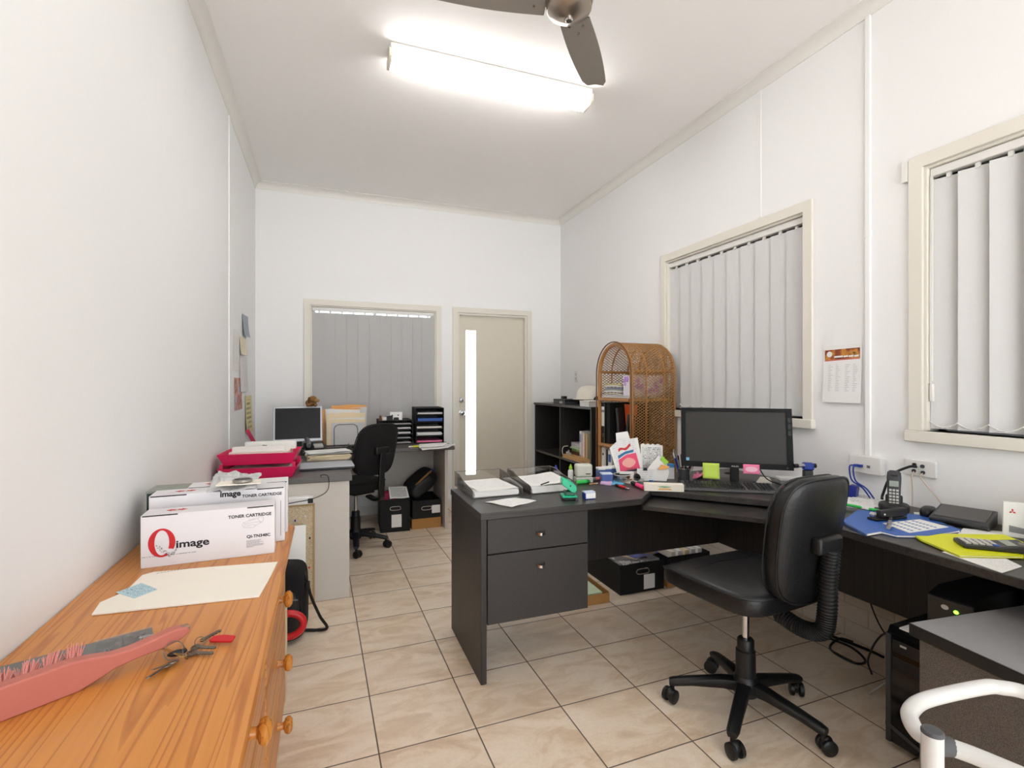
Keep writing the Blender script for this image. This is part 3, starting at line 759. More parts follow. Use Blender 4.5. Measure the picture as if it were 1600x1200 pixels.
# ---- office chairs
def make_chair(name, label, loc, rz, leg0, bellows, seat_h, leather, scale=1.0, recline=0.06):
    root = thing(name, label, 'office chair', loc, rz)
    MS = leather; R = 0.285 * scale
    # five-star base
    for k in range(5):
        a = leg0 + k * 2 * PI / 5 - rz
        d = Vector((math.cos(a), math.sin(a), 0)); w = Vector((-d.y, d.x, 0))
        rings = []
        for t, hw, zt, zb in ((0.02, 0.030, 0.135, 0.085), (0.3, 0.026, 0.130, 0.088), (0.7, 0.023, 0.108, 0.078), (0.93, 0.022, 0.094, 0.066), (1.0, 0.017, 0.088, 0.066)):
            p = d * R * t; n8 = []
            for u, v in ((-1, 0), (-0.8, 0.8), (0, 1), (0.8, 0.8), (1, 0), (0.8, -0.8), (0, -1), (-0.8, -0.8)):
                n8.append(p + w * hw * u + Vector((0, 0, (zt + zb) / 2 + (zt - zb) / 2 * v)))
            rings.append(n8)
        leg = link('star_leg', G().loft(rings), MBLK, root, smooth=60)
        c = d * (R - 0.012); q = Vector((math.cos(a + 0.9), math.sin(a + 0.9), 0)); s = Vector((-q.y, q.x, 0)); cc = c + q * 0.012
        g = G()
        for sd in (-1, 1):
            g.lathe([(0.0, -0.009), (0.02, -0.010), (0.027, -0.006), (0.027, 0.006), (0.02, 0.010), (0.0, 0.009)], 18, cc + s * 0.017 * sd + Vector((0, 0, 0.027)), frame((0, 0, 0), q, (0, 0, 1)).to_3x3())
        g.se(cc + Vector((0, 0, 0.036)), (0.024, 0.02, 0.024), nu=14, nv=8)
        g.cyl(c + Vector((0, 0, 0.045)), c + Vector((0, 0, 0.078)), 0.009, 10)
        link('caster', g, MBLK, leg)
    link('base_hub', G().lathe([(0.0, 0.07), (0.042, 0.075), (0.046, 0.10), (0.044, 0.14), (0.036, 0.15), (0.0, 0.15)], 20), MBLK, root)
    rod_top = seat_h - 0.06
    link('column_cover', G().lathe([(0.0, 0.14), (0.037, 0.14), (0.036, rod_top * 0.0 + 0.245), (0.031, 0.25), (0.031, 0.285), (0.027, 0.29), (0.0, 0.29)], 20), MBLK, root)
    link('gas_lift', cyl((0, 0, 0.28), (0, 0, rod_top), 0.0135, 16), MCHR, root)
    g = G(); g.box((-0.09, -0.12, seat_h - 0.065), (0.09, 0.1, seat_h - 0.035)); g.cyl((0.08, 0.0, seat_h - 0.055), (0.19, 0.02, seat_h - 0.06), 0.006, 8)
    link('seat_mechanism', g, MBLK, root, bevel=0.006)
    # seat
    hw, hd = 0.232 * scale, 0.235 * scale; yo = 0.03
    def seatf(p):
        x, y, z = p.x / hw, p.y / hd, p.z
        if z > 0: z *= 1 - 0.25 * max(0, y) ** 2 + 0.0
        dome = 0.0
        if y > 0.5: z -= 0.03 * ((y - 0.5) / 0.5) ** 2
        q = Vector((p.x * (1 - 0.06 * max(0, -y)), p.y, z))
        q.z += 0.004 * mnoise.noise(Vector((p.x * 9, p.y * 9, 0.3)))
        return q
    g = G().se((0, yo, seat_h), (hw, hd, 0.045), 0.3, 0.42, 44, 22, seatf)
    st = link('seat', g, MS, root, smooth=70)
    pts = []
    for i in range(48):
        t = 2 * PI * i / 48; pw = lambda v: math.copysign(abs(v) ** 0.42, v)
        y = pw(math.sin(t)); pts.append((hw * 1.003 * pw(math.cos(t)) * (1 - 0.06 * max(0, -y)), yo + hd * 1.003 * y, seat_h + 0.026 - (0.03 * ((y - 0.5) / 0.5) ** 2 if y > 0.5 else 0)))
    link('piping', G().tube(pts, 0.004, 6, closed=True), MS, st)
    if bellows:
        for dx in (-0.06, 0.07):
            L = [(dx + 0.01 * math.sin(7 * v), yo - hd * 0.7 + 1.5 * hd * v, seat_h + 0.0445 - (0.012 if v > 0.85 else 0)) for v in [i / 10 for i in range(11)]]
        link('seam', G().tube([(-hw * 0.75, yo + 0.06, seat_h + 0.043), (-0.03, yo + 0.075, seat_h + 0.0455), (hw * 0.75, yo + 0.06, seat_h + 0.043)], 0.0025, 5), MS, st)
    # backrest (curved pad)
    bw, bh, bt = (0.171 if bellows else 0.2) * scale, 0.222 * scale, 0.036
    byc, bzc = (-0.235 if bellows else -0.265) * scale, seat_h + 0.19 + bh * 0.3 - 0.025
    bxc = 0.02 if bellows else 0.0
    if not bellows: bzc = seat_h + 0.295
    def backf(p):
        # local: x width, y thickness, z height
        q = Vector(p); u = p.x / bw; v = p.z / bh
        q.y += 0.035 * u * u - recline * (v + 1) * 0.5 + 0.02 * (1 - v * v) * 0.3
        q.x *= (1 + 0.05 * v) if bellows else (1 - 0.10 * max(0, v) ** 2)
        return q
    def bpad(hx, hy, hz, n1=0.45, n2=0.5):
        gg = G(); pw = lambda v, e: math.copysign(abs(v) ** e, v); rings = []
        for j in range(15):
            ph = -PI / 2 + PI * j / 14; ph = max(-1.5695, min(1.5695, ph)); ring = []
            for i in range(44):
                t = 2 * PI * i / 44
                ring.append(backf(Vector((hx * pw(math.cos(ph), n1) * pw(math.cos(t), n2), hy * pw(math.sin(ph), n1), hz * pw(math.cos(ph), n1) * pw(math.sin(t), n2)))) + Vector((bxc, byc, bzc)))
            rings.append(ring)
        gg.loft(rings); return gg
    bk = link('backrest', bpad(bw, bt, bh, 0.42, 0.52), MS, root, smooth=70)
    for yy in (-0.024, 0.028):
        pts = []
        for i in range(48):
            t = 2 * PI * i / 48; pw = lambda v: math.copysign(abs(v) ** 0.52, v)
            pts.append(backf(Vector((bw * 0.985 * pw(math.cos(t)), yy, bh * 0.985 * pw(math.sin(t))))) + Vector((bxc, byc, bzc)))
        link('piping', G().tube(pts, 0.0036, 6, closed=True), MS, bk)
    # bracket and spine
    yb = byc - 0.045 - recline * 0.45
    g = G(); g.box((bxc - 0.062, yb - 0.018, bzc - 0.035), (bxc + 0.062, yb + 0.02, bzc + 0.025))
    link('back_bracket', g, MBLK, root, bevel=0.012, seg=3)
    path = spline([(bxc, yb - 0.012, bzc - 0.02), (bxc - 0.008, yb - 0.008, bzc - 0.12), (bxc - 0.012, yb - 0.006, seat_h - 0.0), (0, yb + 0.005, seat_h - 0.062), (0, yb + 0.075, seat_h - 0.085), (0, yb + 0.17, seat_h - 0.07)], 18)
    if bellows:
        n = len(path) - 1; g = G(); fine = []
        for i in range(n):
            for k in range(2): fine.append(path[i].lerp(path[i + 1], k / 2))
        cnt = len(fine); g.tube(fine, 0.03, 14, rf=lambda t: 0.0305 if int(t * (cnt - 1) + 0.5) % 4 < 2 else 0.0255)
        link('bellows_cover', g, MBLK, root, smooth=25)
    else:
        rings = []
        for i, p in enumerate(path):
            a = path[max(0, i - 1)]; b = path[min(len(path) - 1, i + 1)]; d = (b - a).normalized(); nrm = Vector((1, 0, 0)).cross(d)
            rings.append([p + Vector((1, 0, 0)) * 0.024 * u + nrm * 0.010 * v for u, v in ((-1, -1), (1, -1), (1, 1), (-1, 1))])
        link('spine_bar', G().loft(rings), MBLK, root, bevel=0.005)
    return root
make_chair('office_chair', 'black leather swivel chair with ribbed bellows spine at the black corner desk', (1.535, 1.51, 0), math.radians(5), math.radians(-72), True, 0.515, MLEA)
make_chair('office_chair', 'smaller black swivel chair with plain spine bar at the pale back desk', (0.215, 4.10, 0), math.radians(32), math.radians(-20), False, 0.50, MFAB, 0.88, 0.11)
# ================================================================== THINGS ON AND AROUND THE PINE CHEST
def toner_box(label, p, rz, w, d, h, kind):
    b = thing('toner_box', label, 'box', p, rz, 'toner cartridge boxes on the pine chest')
    link('carton', box((0, 0, 0), (w, d, h)), mat('toner_carton', (230, 226, 228), 0.45, var=0.01), b, bevel=0.0015)
    lid = G(); lid.box((0.004, -0.0006, h - 0.004), (w * 0.26, 0.002, h - 0.0005)); link('lid_gap', lid, MINK, b)
    lid = G(); lid.box((w * 0.78, -0.0006, h - 0.004), (w - 0.004, 0.002, h - 0.0005)); link('lid_gap', lid, MINK, b)
    F = frame((0, -0.0006, 0), (1, 0, 0), (0, 0, 1)); Tp = frame((0, 0, h + 0.0006), (1, 0, 0), (0, 1, 0))
    at = lambda M, x, y: M @ Matrix.Translation((x, y, 0))
    # red arrows printed on the lid
    for ax, k in ((0.19, 1), (0.27, -1)):
        g = G(); x = w * ax; y = d * 0.55
        g.prismM([(x - 0.014 * k, y), (x + 0.002 * k, y + 0.013), (x + 0.002 * k, y + 0.005), (x + 0.014 * k, y + 0.009), (x + 0.008 * k, y), (x + 0.014 * k, y - 0.009), (x + 0.002 * k, y - 0.005), (x + 0.002 * k, y - 0.013)], 0.0004, Tp)
        link('lid_print', g, MREDINK, b)
    text('TONER CARTRIDGE', 0.0134, MINK, b, at(F, w - 0.133, h * (0.80 if kind == 'front' else 0.86)), bold=0.0004, sx=1.02)
    if kind == 'front':
        # big red Q with a serif shape: thick sides, thin top and bottom
        cx, cy = w * 0.148, h * 0.455; rx, ry = w * 0.096, h * 0.275; ix, iy = w * 0.052, h * 0.24
        n = 48; g = G(); A = []; B = []
        for i in range(n):
            t = 2 * PI * i / n
            A.append((cx + rx * math.cos(t), cy + ry * math.sin(t))); B.append((cx + ix * math.cos(t), cy + iy * math.sin(t)))
        for i in range(n):
            j = (i + 1) % n
            if 40 <= i <= 43: continue
            g.prismM([A[i], A[j], B[j], B[i]], 0.0005, F)
        link('logo_letter', g, MREDINK, b)
        g = G(); r = random.Random(3)
        for i in range(70):
            t = i / 69; x = cx - rx * 0.35 + rx * 1.45 * t + r.uniform(-1, 1) * 0.004; y = cy - ry * 0.52 - 0.016 * math.sin((t - 0.25) * 4.2) + r.uniform(-1, 1) * 0.0055
            q = 0.0007; g.prismM([(x - q, y - q), (x + q, y - q), (x + q, y + q), (x - q, y + q)], 0.0007, F)
        link('logo_dots', g, mat('dark_ink_dots', (70, 60, 70), 0.6), b)
        text('image', h * 0.2, MINK, b, at(F, w * 0.245, h * 0.33), bold=0.0008, sx=1.22)
        g = G(); x = w * 0.012
        r = random.Random(5)
        while x < w * 0.4:
            k = r.choice((0.0012, 0.002, 0.0016)); g.prismM([(x, h * 0.205), (x + k, h * 0.205), (x + k, h * 0.216), (x, h * 0.216)], 0.0004, F); x += k + r.choice((0.0014, 0.0014, 0.004))
        link('strapline', g, MINK, b)
        text('QI-TN348C', h * 0.08, MINK, b, at(F, w * 0.775, h * 0.37), bold=0.0004, sx=1.1)
        g = G()
        for i in range(7):
            y = h * (0.31 - 0.022 * i); L = (0.115, 0.09, 0.13, 0.1, 0.135, 0.12, 0.05)[i]; x = w * 0.775
            while x < w * (0.775 + L):
                k = r.uniform(0.0025, 0.006); g.prismM([(x, y), (x + k, y), (x + k, y + 0.0013), (x, y + 0.0013)], 0.0004, F); x += k + 0.001
        link('small_print', g, MGINK, b)
        # line drawing of the cartridge
        g = G(); X, Y = w * 0.74, h * 0.56; s = w * 0.17
        def ln(*q): g.tube([F @ Vector((X + u * s, Y + v * s, 0.0003)) for u, v in q], 0.0003, 4)
        ln((0, 0.2), (0.06, 0.33), (0.3, 0.4), (0.72, 0.5), (0.86, 0.58), (0.97, 0.56), (1, 0.42), (0.93, 0.28), (0.6, 0.12), (0.52, 0.04), (0.1, 0.08), (0, 0.2))
        ln((0.06, 0.33), (0.14, 0.26), (0.6, 0.32), (0.93, 0.28)); ln((0.14, 0.26), (0.1, 0.08)); ln((0.3, 0.4), (0.33, 0.45), (0.6, 0.5)); ln((0.72, 0.5), (0.8, 0.36), (0.88, 0.3)); ln((0.2, 0.16), (0.5, 0.2), (0.62, 0.14))
        link('line_drawing', g, MGINK, b)
    else:
        g = G(); g.prismM([(w * 0.965, h * 0.1), (w * 0.97, h * 0.1), (w * 0.97, h * 0.75), (w * 0.965, h * 0.75)], 0.0004, F); link('side_print', g, MGINK, b)
        text('image', h * 0.14, MINK, b, at(F, w * 0.50, h * 0.9), bold=0.001)
    return b
toner_box('frontmost white toner carton with the big red letter Q', (-0.52, 1.782, CH), math.radians(2.9), 0.362, 0.09, 0.157, 'front')
toner_box('white toner carton half hidden directly behind the one with the red Q', (-0.535, 1.91, CH), math.radians(3), 0.398, 0.1, 0.19, 'mid')
toner_box('rearmost white toner carton, with the plastic bag lying over its lid', (-0.455, 2.026, CH), math.radians(2.5), 0.32, 0.098, 0.19, 'back')
g = box((-0.055, -0.055, 0), (0.055, 0.055, 0.178))
gb = thing('green_carton', 'dark green carton with grey top squeezed between wall and toner cartons', 'box', (-0.518, 2.078, CH))
link('carton', g, mat('dark_green_card', (30, 62, 52), 0.5), gb, bevel=0.001)
link('lid', box((-0.057, -0.057, 0.1785), (0.057, 0.057, 0.187)), mat('grey_green_lid', (142, 146, 136), 0.5, var=0.25, vs=60), gb, bevel=0.001)

# plastic bag with a roll of tape in it, over the cartons
zb = CH + 0.191
cs = [onZ(322, 772, zb), onZ(400, 766, zb), onZ(409, 744, zb), onZ(343, 739, zb)]
bag = thing('plastic_bag', 'crumpled clear plastic bag holding a ring, on the toner cartons', 'bag', (cs[0] + cs[1] + cs[2] + cs[3]) / 4)
g = G(); L = [c - bag.location for c in cs]
def bf(u, v):
    p = (L[0] * (1 - u) + L[1] * u) * (1 - v) + (L[3] * (1 - u) + L[2] * u) * v
    k = 0.006 + 0.014 * mnoise.noise(Vector((u * 4, v * 4, 1.2))) + 0.009 * abs(mnoise.noise(Vector((u * 11, v * 9, 5))))
    return p + Vector((0.01 * mnoise.noise(Vector((u * 7, v * 7, 9))), 0, max(0.004, k + 0.012 * math.sin(PI * v))))
g.grid(bf, 26, 16, 0.001)
link('bag_film', g, mat('milky_film', (238, 238, 238), 0.25, var=0.02, trans=0.35, ior=1.1), bag, smooth=25)
c = onZ(379, 752, zb + 0.026) - bag.location
link('ring', G().lathe([(0.026, 0), (0.031, 0), (0.031, 0.008), (0.026, 0.008), (0.026, 0)], 28, c), mat('ring_grey', (150, 146, 138), 0.35, 0.4), bag)
link('card_insert', box((c.x - 0.075, c.y - 0.035, c.z - 0.006), (c.x + 0.06, c.y + 0.04, c.z - 0.003)), MCREAM, bag)

# envelope, card
pts = [(143, 963), (405, 934), (421, 906), (434, 880), (330, 888), (240, 896), (222, 901), (195, 927), (156, 944)]
P = [onZ(x, y, CH) for x, y in pts]; o0 = sum(P, Vector()) / len(P)
g = G().prism([(p.x - o0.x, p.y - o0.y) for p in P], 0.0005, 0.005)
env = thing('envelope', 'large cream envelope lying flat on the pine chest', 'envelope', o0, rz=0.0)
link('envelope_body', g, MCREAM, env, bevel=0.001)
g = G(); q = onZ(245, 899, CH) - o0; r = random.Random(2)
for i in range(9):
    x = q.x + i * 0.008; g.tube([(x, q.y + 0.0 + i * 0.0015, 0.0052), (x + 0.003, q.y + 0.006 + i * 0.0015, 0.0052), (x + 0.005, q.y + r.uniform(0, 0.004) + i * 0.0015, 0.0052)], 0.0005, 4)
link('handwriting', g, MINK, env)
quad_sheet('business_card', 'small pale blue printed card on the corner of the cream envelope', 'card', [onZ(x, y, CH + 0.0052) for x, y in ((181, 926), (210, 935), (246, 921), (221, 911))], printed('blue_card', (184, 214, 222), (90, 100, 112), 190, 0.46, 0.08, 0.1, 320), 0.0008)

# bench brush
A = onZ(0, 1130, CH); Bq = onZ(285, 1018, CH); e = Bq - A; ang = math.atan2(e.y, e.x)
br = thing('bench_brush', 'pink painted bench brush lying on its side on the pine chest', 'brush', (A.x, A.y, CH), ang)
prof = [(-0.1, 0), (0.1, 0), (0.128, 0.008), (0.155, 0.017), (0.19, 0.02), (0.23, 0.02), (0.262, 0.024), (0.283, 0.036), (0.276, 0.046), (0.255, 0.05), (0.22, 0.046), (0.18, 0.042), (0.15, 0.044), (0.12, 0.052), (0.09, 0.057), (-0.1, 0.056)]
g = G().prismM(prof, -0.026, frame((0, 0, 0), (1, 0, 0), (0, 0, 1)))
link('brush_wood', g, MPW, br, bevel=0.003)
link('worn_tip', box((0.256, 0.0045, 0.036), (0.284, 0.0215, 0.0475)), mat('bare_wood_tip', (150, 120, 96), 0.6), br, bevel=0.004)
r = random.Random(11)
for k in range(7):
    g = G(); x = -0.088 + k * 0.031
    for i in range(170):
        b0 = Vector((x + r.uniform(-0.009, 0.009), 0.024, 0.03 + r.uniform(-0.018, 0.02)))
        d = Vector((r.gauss(0.3, 0.16), 1.0, r.gauss(0.5, 0.16))).normalized() * r.uniform(0.030, 0.040)
        g.cyl(b0, b0 + d, 0.0013, 4, 0.0007)
    link('bristle_tuft', g, MBRI, br)
# grey strip in a clear sleeve
P = [onZ(x, y, CH) for x, y in ((-60, 1118), (241, 1008), (238, 984), (-60, 1062))]
sp_ = thing('wrapped_strip', 'flat grey metal strip in a clear plastic sleeve behind the pink brush', 'strip', P[1])
L = [p - P[1] for p in P]
link('strip', G().prism([(p.x, p.y) for p in L], 0.0005, 0.006), mat('grey_strip', (122, 122, 120), 0.6, 0.0, var=0.12), sp_, bevel=0.001)
def sf(u, v):
    u = 0.66 + 0.34 * u
    p = (L[0] * (1 - u) + L[1] * u) * (1 - v) + (L[3] * (1 - u) + L[2] * u) * v
    return p + Vector((0, 0, 0.009 + 0.012 * abs(mnoise.noise(Vector((u * 16, v * 4, 3)))) * (1.2 - v)))
link('sleeve', G().grid(sf, 36, 10), MBAG, sp_, smooth=20)
c = (L[1] * 0.6 + L[2] * 0.4) * 0.9 + L[0] * 0.02
g = G()
for k in range(3): g.tube([c + Vector((-0.022 + k * 0.005, 0.004 - k * 0.003, 0.0075)), c + Vector((-0.012, 0.012 - k * 0.004, 0.0075)), c + Vector((0.002 - 0.004 * k, 0.01 - k * 0.003, 0.0075))], 0.0008, 4)
link('maker_mark', g, MWHP, sp_)

# bunch of keys
kc = onZ(285, 1028, CH); kb = thing('bunch_of_keys', 'bunch of worn keys with red tag on the pine chest', 'keys', kc)
loc = lambda x, y, z=0.0: onZ(x, y, CH) - kc + Vector((0, 0, z))
M45 = Matrix.Rotation(math.radians(62), 3, 'X')
def ringpts(c, r, M, n=26): return [c + M @ Vector((r * math.cos(2 * PI * i / n), r * math.sin(2 * PI * i / n), 0)) for i in range(n)]
link('split_ring', G().tube(ringpts(loc(272, 1030, 0.017), 0.017, M45), 0.0011, 6, closed=True), MSTEEL, kb)
link('split_ring', G().tube(ringpts(loc(290, 1030, 0.012), 0.0115, Matrix.Rotation(1.2, 3, 'Y')), 0.0009, 6, closed=True), MSTEEL, kb)
link('split_ring', G().tube(ringpts(loc(312, 1010, 0.010), 0.009, Matrix.Rotation(1.0, 3, 'X')), 0.0009, 6, closed=True), MSTEEL, kb)
def key(a, b, m, hr=0.011, tilt=0.002, z=0.004):
    d = b - a; L = d.length; M = Matrix.Translation(a + Vector((0, 0, z))) @ frame((0, 0, 0), (d.x, d.y, tilt), (-d.y, d.x, 0.25 * L))
    g = G(); n = 16; hole = 0.003
    A_ = [(hr * math.cos(2 * PI * i / n), hr * 0.85 * math.sin(2 * PI * i / n)) for i in range(n)]; B_ = [(hole * math.cos(2 * PI * i / n) - 0.004, hole * math.sin(2 * PI * i / n)) for i in range(n)]
    for i in range(n): j = (i + 1) % n; g.prismM([A_[i], A_[j], B_[j], B_[i]], 0.002, M)
    x = hr * 0.9; poly = [(x, -0.004)]
    k = 0
    while x < L: poly.append((x, -0.004 + (0.0018 if k % 2 else 0))); x += 0.0035; k += 1
    poly += [(L, 0.0), (L - 0.003, 0.004), (hr * 0.9, 0.004)]
    g.prismM(poly, 0.002, M); link('key', g, m, kb)
key(loc(262, 1043), loc(229, 1066), MSTEEL, 0.012); key(loc(270, 1042), loc(236, 1060), MSTEEL, 0.011, 0.006, 0.008)
key(loc(284, 1034), loc(243, 1029), MBRASS, 0.009, 0.012, 0.012)
key(loc(300, 1024), loc(334, 1026), MSTEEL, 0.011); key(loc(306, 1018), loc(338, 1021), MSTEEL, 0.010, 0.003, 0.008); key(loc(318, 1004), loc(346, 992), MSTEEL, 0.006, 0.004, 0.006)
link('black_fob', G().se(loc(277, 1031, 0.014), (0.017, 0.0065, 0.006), nu=14, nv=8, M=Matrix.Rotation(0.25, 3, 'Z')), MBLK, kb)
tg = loc(347, 1005, 0.008); d = loc(370, 1003) - loc(324, 1003)
link('red_tag', G().prismM([(-0.024, -0.006), (-0.02, -0.009), (0.022, -0.010), (0.026, -0.008), (0.026, 0.006), (0.0, 0.009), (-0.02, 0.006)], 0.005, Matrix.Translation(tg) @ frame((0, 0, 0), (d.x, d.y, 0.001), (-d.y, d.x, 0.02))), MRED, kb, bevel=0.001)

# ================================================================== ON THE FLOOR BETWEEN THE CHEST AND THE BACK DESK
yk = 3.155
ck = thing('pinboard', 'cork pinboard standing on the floor against the pale desk end', 'board', (-0.31, yk - 0.004, 0), rot=(math.radians(-1.2), 0, 0))
link('cork', box((-0.27, -0.014, 0.008), (0.236, -0.004, 0.574)), MCORK, ck)
g = G()
for a, b in (((-0.278, -0.018, 0), (-0.266, 0, 0.582)), ((0.234, -0.018, 0), (0.246, 0, 0.582)), ((-0.266, -0.018, 0), (0.234, 0, 0.01)), ((-0.266, -0.018, 0.572), (0.234, 0, 0.582))): g.box(a, b)
link('board_frame', g, mat('board_frame_wood', (178, 146, 100), 0.5), ck)
for (px, py), m in (((461, 814), MBLUE), ((476, 821), MGRN2), ((466, 838), MGRN2), ((484, 841), MBLK), ((477, 807), MWHP), ((483, 887), MRED)):
    p = onY(px, py, yk - 0.018); link('push_pin', G().lathe([(0.0, 0), (0.0055, 0), (0.0035, 0.006), (0.005, 0.011), (0.0, 0.012)], 10, (p.x + 0.31, -0.014, p.z), Mx), m, ck)
pw = thing('power_board', 'white power board lying along the top of the cork pinboard', 'power board', (-0.16, yk - 0.012, 0.588))
link('housing', box((-0.16, -0.03, 0), (0.085, 0.02, 0.045)), MWHP, pw, bevel=0.006)
link('black_plug', box((0.06, -0.045, 0.008), (0.088, -0.02, 0.034)), MBLK, pw, bevel=0.004)
g = G(); q = [onZ(502, 745, BD + 0.004), onZ(511, 751, BD + 0.004)]
pth = [q[0], Vector((-0.03, 3.16, BD + 0.01)), Vector((0.01, 3.132, BD + 0.004)), Vector((0.005, 3.115, 0.66)), Vector((-0.07, 3.088, 0.625)), Vector((-0.16, 3.088, 0.612)), Vector((-0.245, 3.09, 0.60))]
g.tube(spline(pth, 8), 0.0025, 6)
single('laptop_cable', 'thin black cable looping over the edge of the pale desk', 'cable', g, MBLK)
# dark bag
bp = thing('black_bag', 'black zipped shoulder bag standing on the floor beyond the pine chest', 'bag', (-0.235, 2.78, 0), math.radians(-8))
def bagf(sd):
    def f(p): return p + Vector((0.006 * mnoise.noise(p * 12 + Vector((sd, 0, 0))), 0.008 * mnoise.noise(p * 14 + Vector((0, sd, 0))), 0))
    return f
link('bag_body', G().se((0, 0, 0.19), (0.145, 0.085, 0.19), 0.4, 0.4, 36, 22, bagf(1)), MFAB, bp, smooth=60)
link('front_pocket', G().se((0.012, -0.085, 0.14), (0.11, 0.03, 0.12), 0.4, 0.4, 28, 16, bagf(2)), mat('black_nylon', (30, 30, 32), 0.5, var=0.1), bp, smooth=60)
link('zip', G().tube([(-0.1, -0.112, 0.225), (0.0, -0.114, 0.235), (0.12, -0.108, 0.225)], 0.004, 6), MGREY, bp)
link('strap', G().tube(spline([(0.13, -0.02, 0.33), (0.155, -0.05, 0.28), (0.17, -0.03, 0.2), (0.205, 0.0, 0.09), (0.235, 0.02, 0.012), (0.12, 0.03, 0.012)], 6), 0.008, 6), MBLK, bp)
link('buckle', box((0.145, -0.06, 0.25), (0.165, -0.035, 0.29)), MBLK, bp, bevel=0.003)
wb = quad_sheet('white_folder', 'white card folder leaning on the cork pinboard behind the black bag', 'folder', [(-0.26, 2.96, 0.0), (-0.11, 2.965, 0.0), (-0.11, 3.11, 0.47), (-0.26, 3.10, 0.47)], MPAP, 0.003)
# red hose
g = G(); c = Vector((-0.17, 2.53, 0.16)); pts = [c + Vector((0.07 * math.cos(t), 0.01, 0.055 * math.sin(t))) for t in [(-0.9 + i / 16 * 1.6) * PI for i in range(17)]]
rh = thing('red_hose', 'red hose loop on the floor beside the pine chest end', 'hose', (-0.17, 2.53, 0))
link('hose', G().tube([p - rh.location for p in pts] + [Vector((-0.13, 0.03, 0.03))], 0.016, 10), MRED, rh)
link('nozzle', cyl((-0.03, -0.06, 0.0), (-0.045, -0.05, 0.1), 0.022, 14), MGREY, rh, bevel=0.004)
g = box((-0.006, -0.03, 0), (0.006, 0.03, 0.37), ry=0.0)
single('timber_offcut', 'pale timber offcut standing upright at the end of the chest', 'timber', g, mat('pale_timber', (214, 196, 160), 0.6), (-0.158, 2.235, 0), bevel=0.001)

# ================================================================== BACK DESK
pz = lambda x, y, h=0.0: onZ(x, y, BD + h)
# pink letter trays
def tray(root, z, w, d, h, fl, m, name='tray'):
    g = G(); t = 0.003
    o = [(-w / 2 - fl, -d / 2 - fl), (w / 2 + fl, -d / 2 - fl), (w / 2 + fl, d / 2 + fl), (-w / 2 - fl, d / 2 + fl)]
    i = [(-w / 2, -d / 2), (w / 2, -d / 2), (w / 2, d / 2), (-w / 2, d / 2)]
    V = lambda P, zz: [Vector((x, y, zz)) for x, y in P]
    sh = lambda P, k: [(x * (1 - k / (w / 2)), y * (1 - k / (d / 2))) for x, y in P]
    g.loft([V(i, z), V(o, z + h), V(sh(o, t), z + h), V(sh(i, t), z + t), ], caps=True)
    return link(name, g, m, root, bevel=0.0008)
pt = thing('letter_trays', 'hot pink stacked letter trays on the pale desk', 'letter tray', (-0.362, 3.345, BD), math.radians(-4))
tray(pt, 0.0, 0.36, 0.24, 0.066, 0.028, MPINK); tray(pt, 0.082, 0.36, 0.24, 0.066, 0.028, MPINK)
for sx in (-0.19, 0.19):
    for sy in (-0.12, 0.12): link('riser', box((sx - 0.008, sy - 0.008, 0.05), (sx + 0.008, sy + 0.008, 0.09)), MPINK, pt)
g = G(); stack(g, 0.31, 0.205, 8, 0.007, 0.006, 4, 0.0035, 0.0)
single('paper_stack', 'papers filling the lower pink letter tray', 'paper', g, MPAP, pt.location, pt.rotation_euler.z)
g = G(); stack(g, 0.315, 0.205, 9, 0.0075, 0.006, 5, 0.0858, 0.0)
single('paper_stack', 'cream and white papers filling the upper pink letter tray', 'paper', g, MCREAM, pt.location, pt.rotation_euler.z)
lb = thing('card_box', 'long white card strip on top of the pink letter trays, in front', 'box', (-0.38, 3.28, BD + 0.153), math.radians(-3))
link('strip_box', box((-0.13, -0.02, 0), (0.15, 0.02, 0.028)), MPAP, lb, bevel=0.001)
lb = thing('card_box', 'white card box with a tiny black mark on top of the pink trays, behind', 'box', (-0.33, 3.37, BD + 0.153), math.radians(-2))
link('strip_box', box((-0.125, -0.03, 0), (0.155, 0.03, 0.046)), MPAP, lb, bevel=0.001)
text('TM', 0.018, MINK, lb, frame((-0.03, -0.0306, 0.016), (1, 0, 0), (0, 0, 1)), bold=0.0006)
# laptop
P = [pz(*q) for q in ((473, 741), (534, 738), (547, 722), (487, 722))]; c = sum(P, Vector()) / 4
lp = thing('laptop', 'closed silver laptop on the front corner of the pale desk', 'laptop', c, math.radians(2))
w_, d_ = 0.33, 0.235
link('base', box((-w_ / 2, -d_ / 2, 0.002), (w_ / 2, d_ / 2, 0.013)), MDGREY, lp, bevel=0.004)
link('lid', box((-w_ / 2, -d_ / 2, 0.0135), (w_ / 2, d_ / 2, 0.021)), mat('laptop_silver', (186, 190, 196), 0.4, 0.2), lp, bevel=0.003)
link('rubber_foot', box((-w_ / 2 + 0.01, -d_ / 2 + 0.01, 0), (w_ / 2 - 0.01, d_ / 2 - 0.01, 0.002)), MBLK, lp)
# paper pile beside the laptop
g = G(); z = stack(g, 0.29, 0.21, 4, 0.009, 0.05, 8)
pp = thing('paper_pile', 'untidy pile of white papers between laptop and keyboard on the pale desk', 'paper', pz(508, 717) + Vector((0.02, 0.04, 0)), math.radians(6))
link('pile', g, MMAN, pp)
for k, (a, m) in enumerate(((0.2, MFAINT), (-0.15, MPAP), (0.08, MFAINT))):
    gg = G(); gg.grid(lambda u, v, k=k: Vector(((u - 0.5) * 0.3, (v - 0.5) * 0.21, z + 0.004 + k * 0.006 + 0.012 * max(0, mnoise.noise(Vector((u * 2 + k, v * 2, k)))))), 8, 8, 0.001)
    link('loose_sheet', gg, m, pp, rz=a, smooth=60)
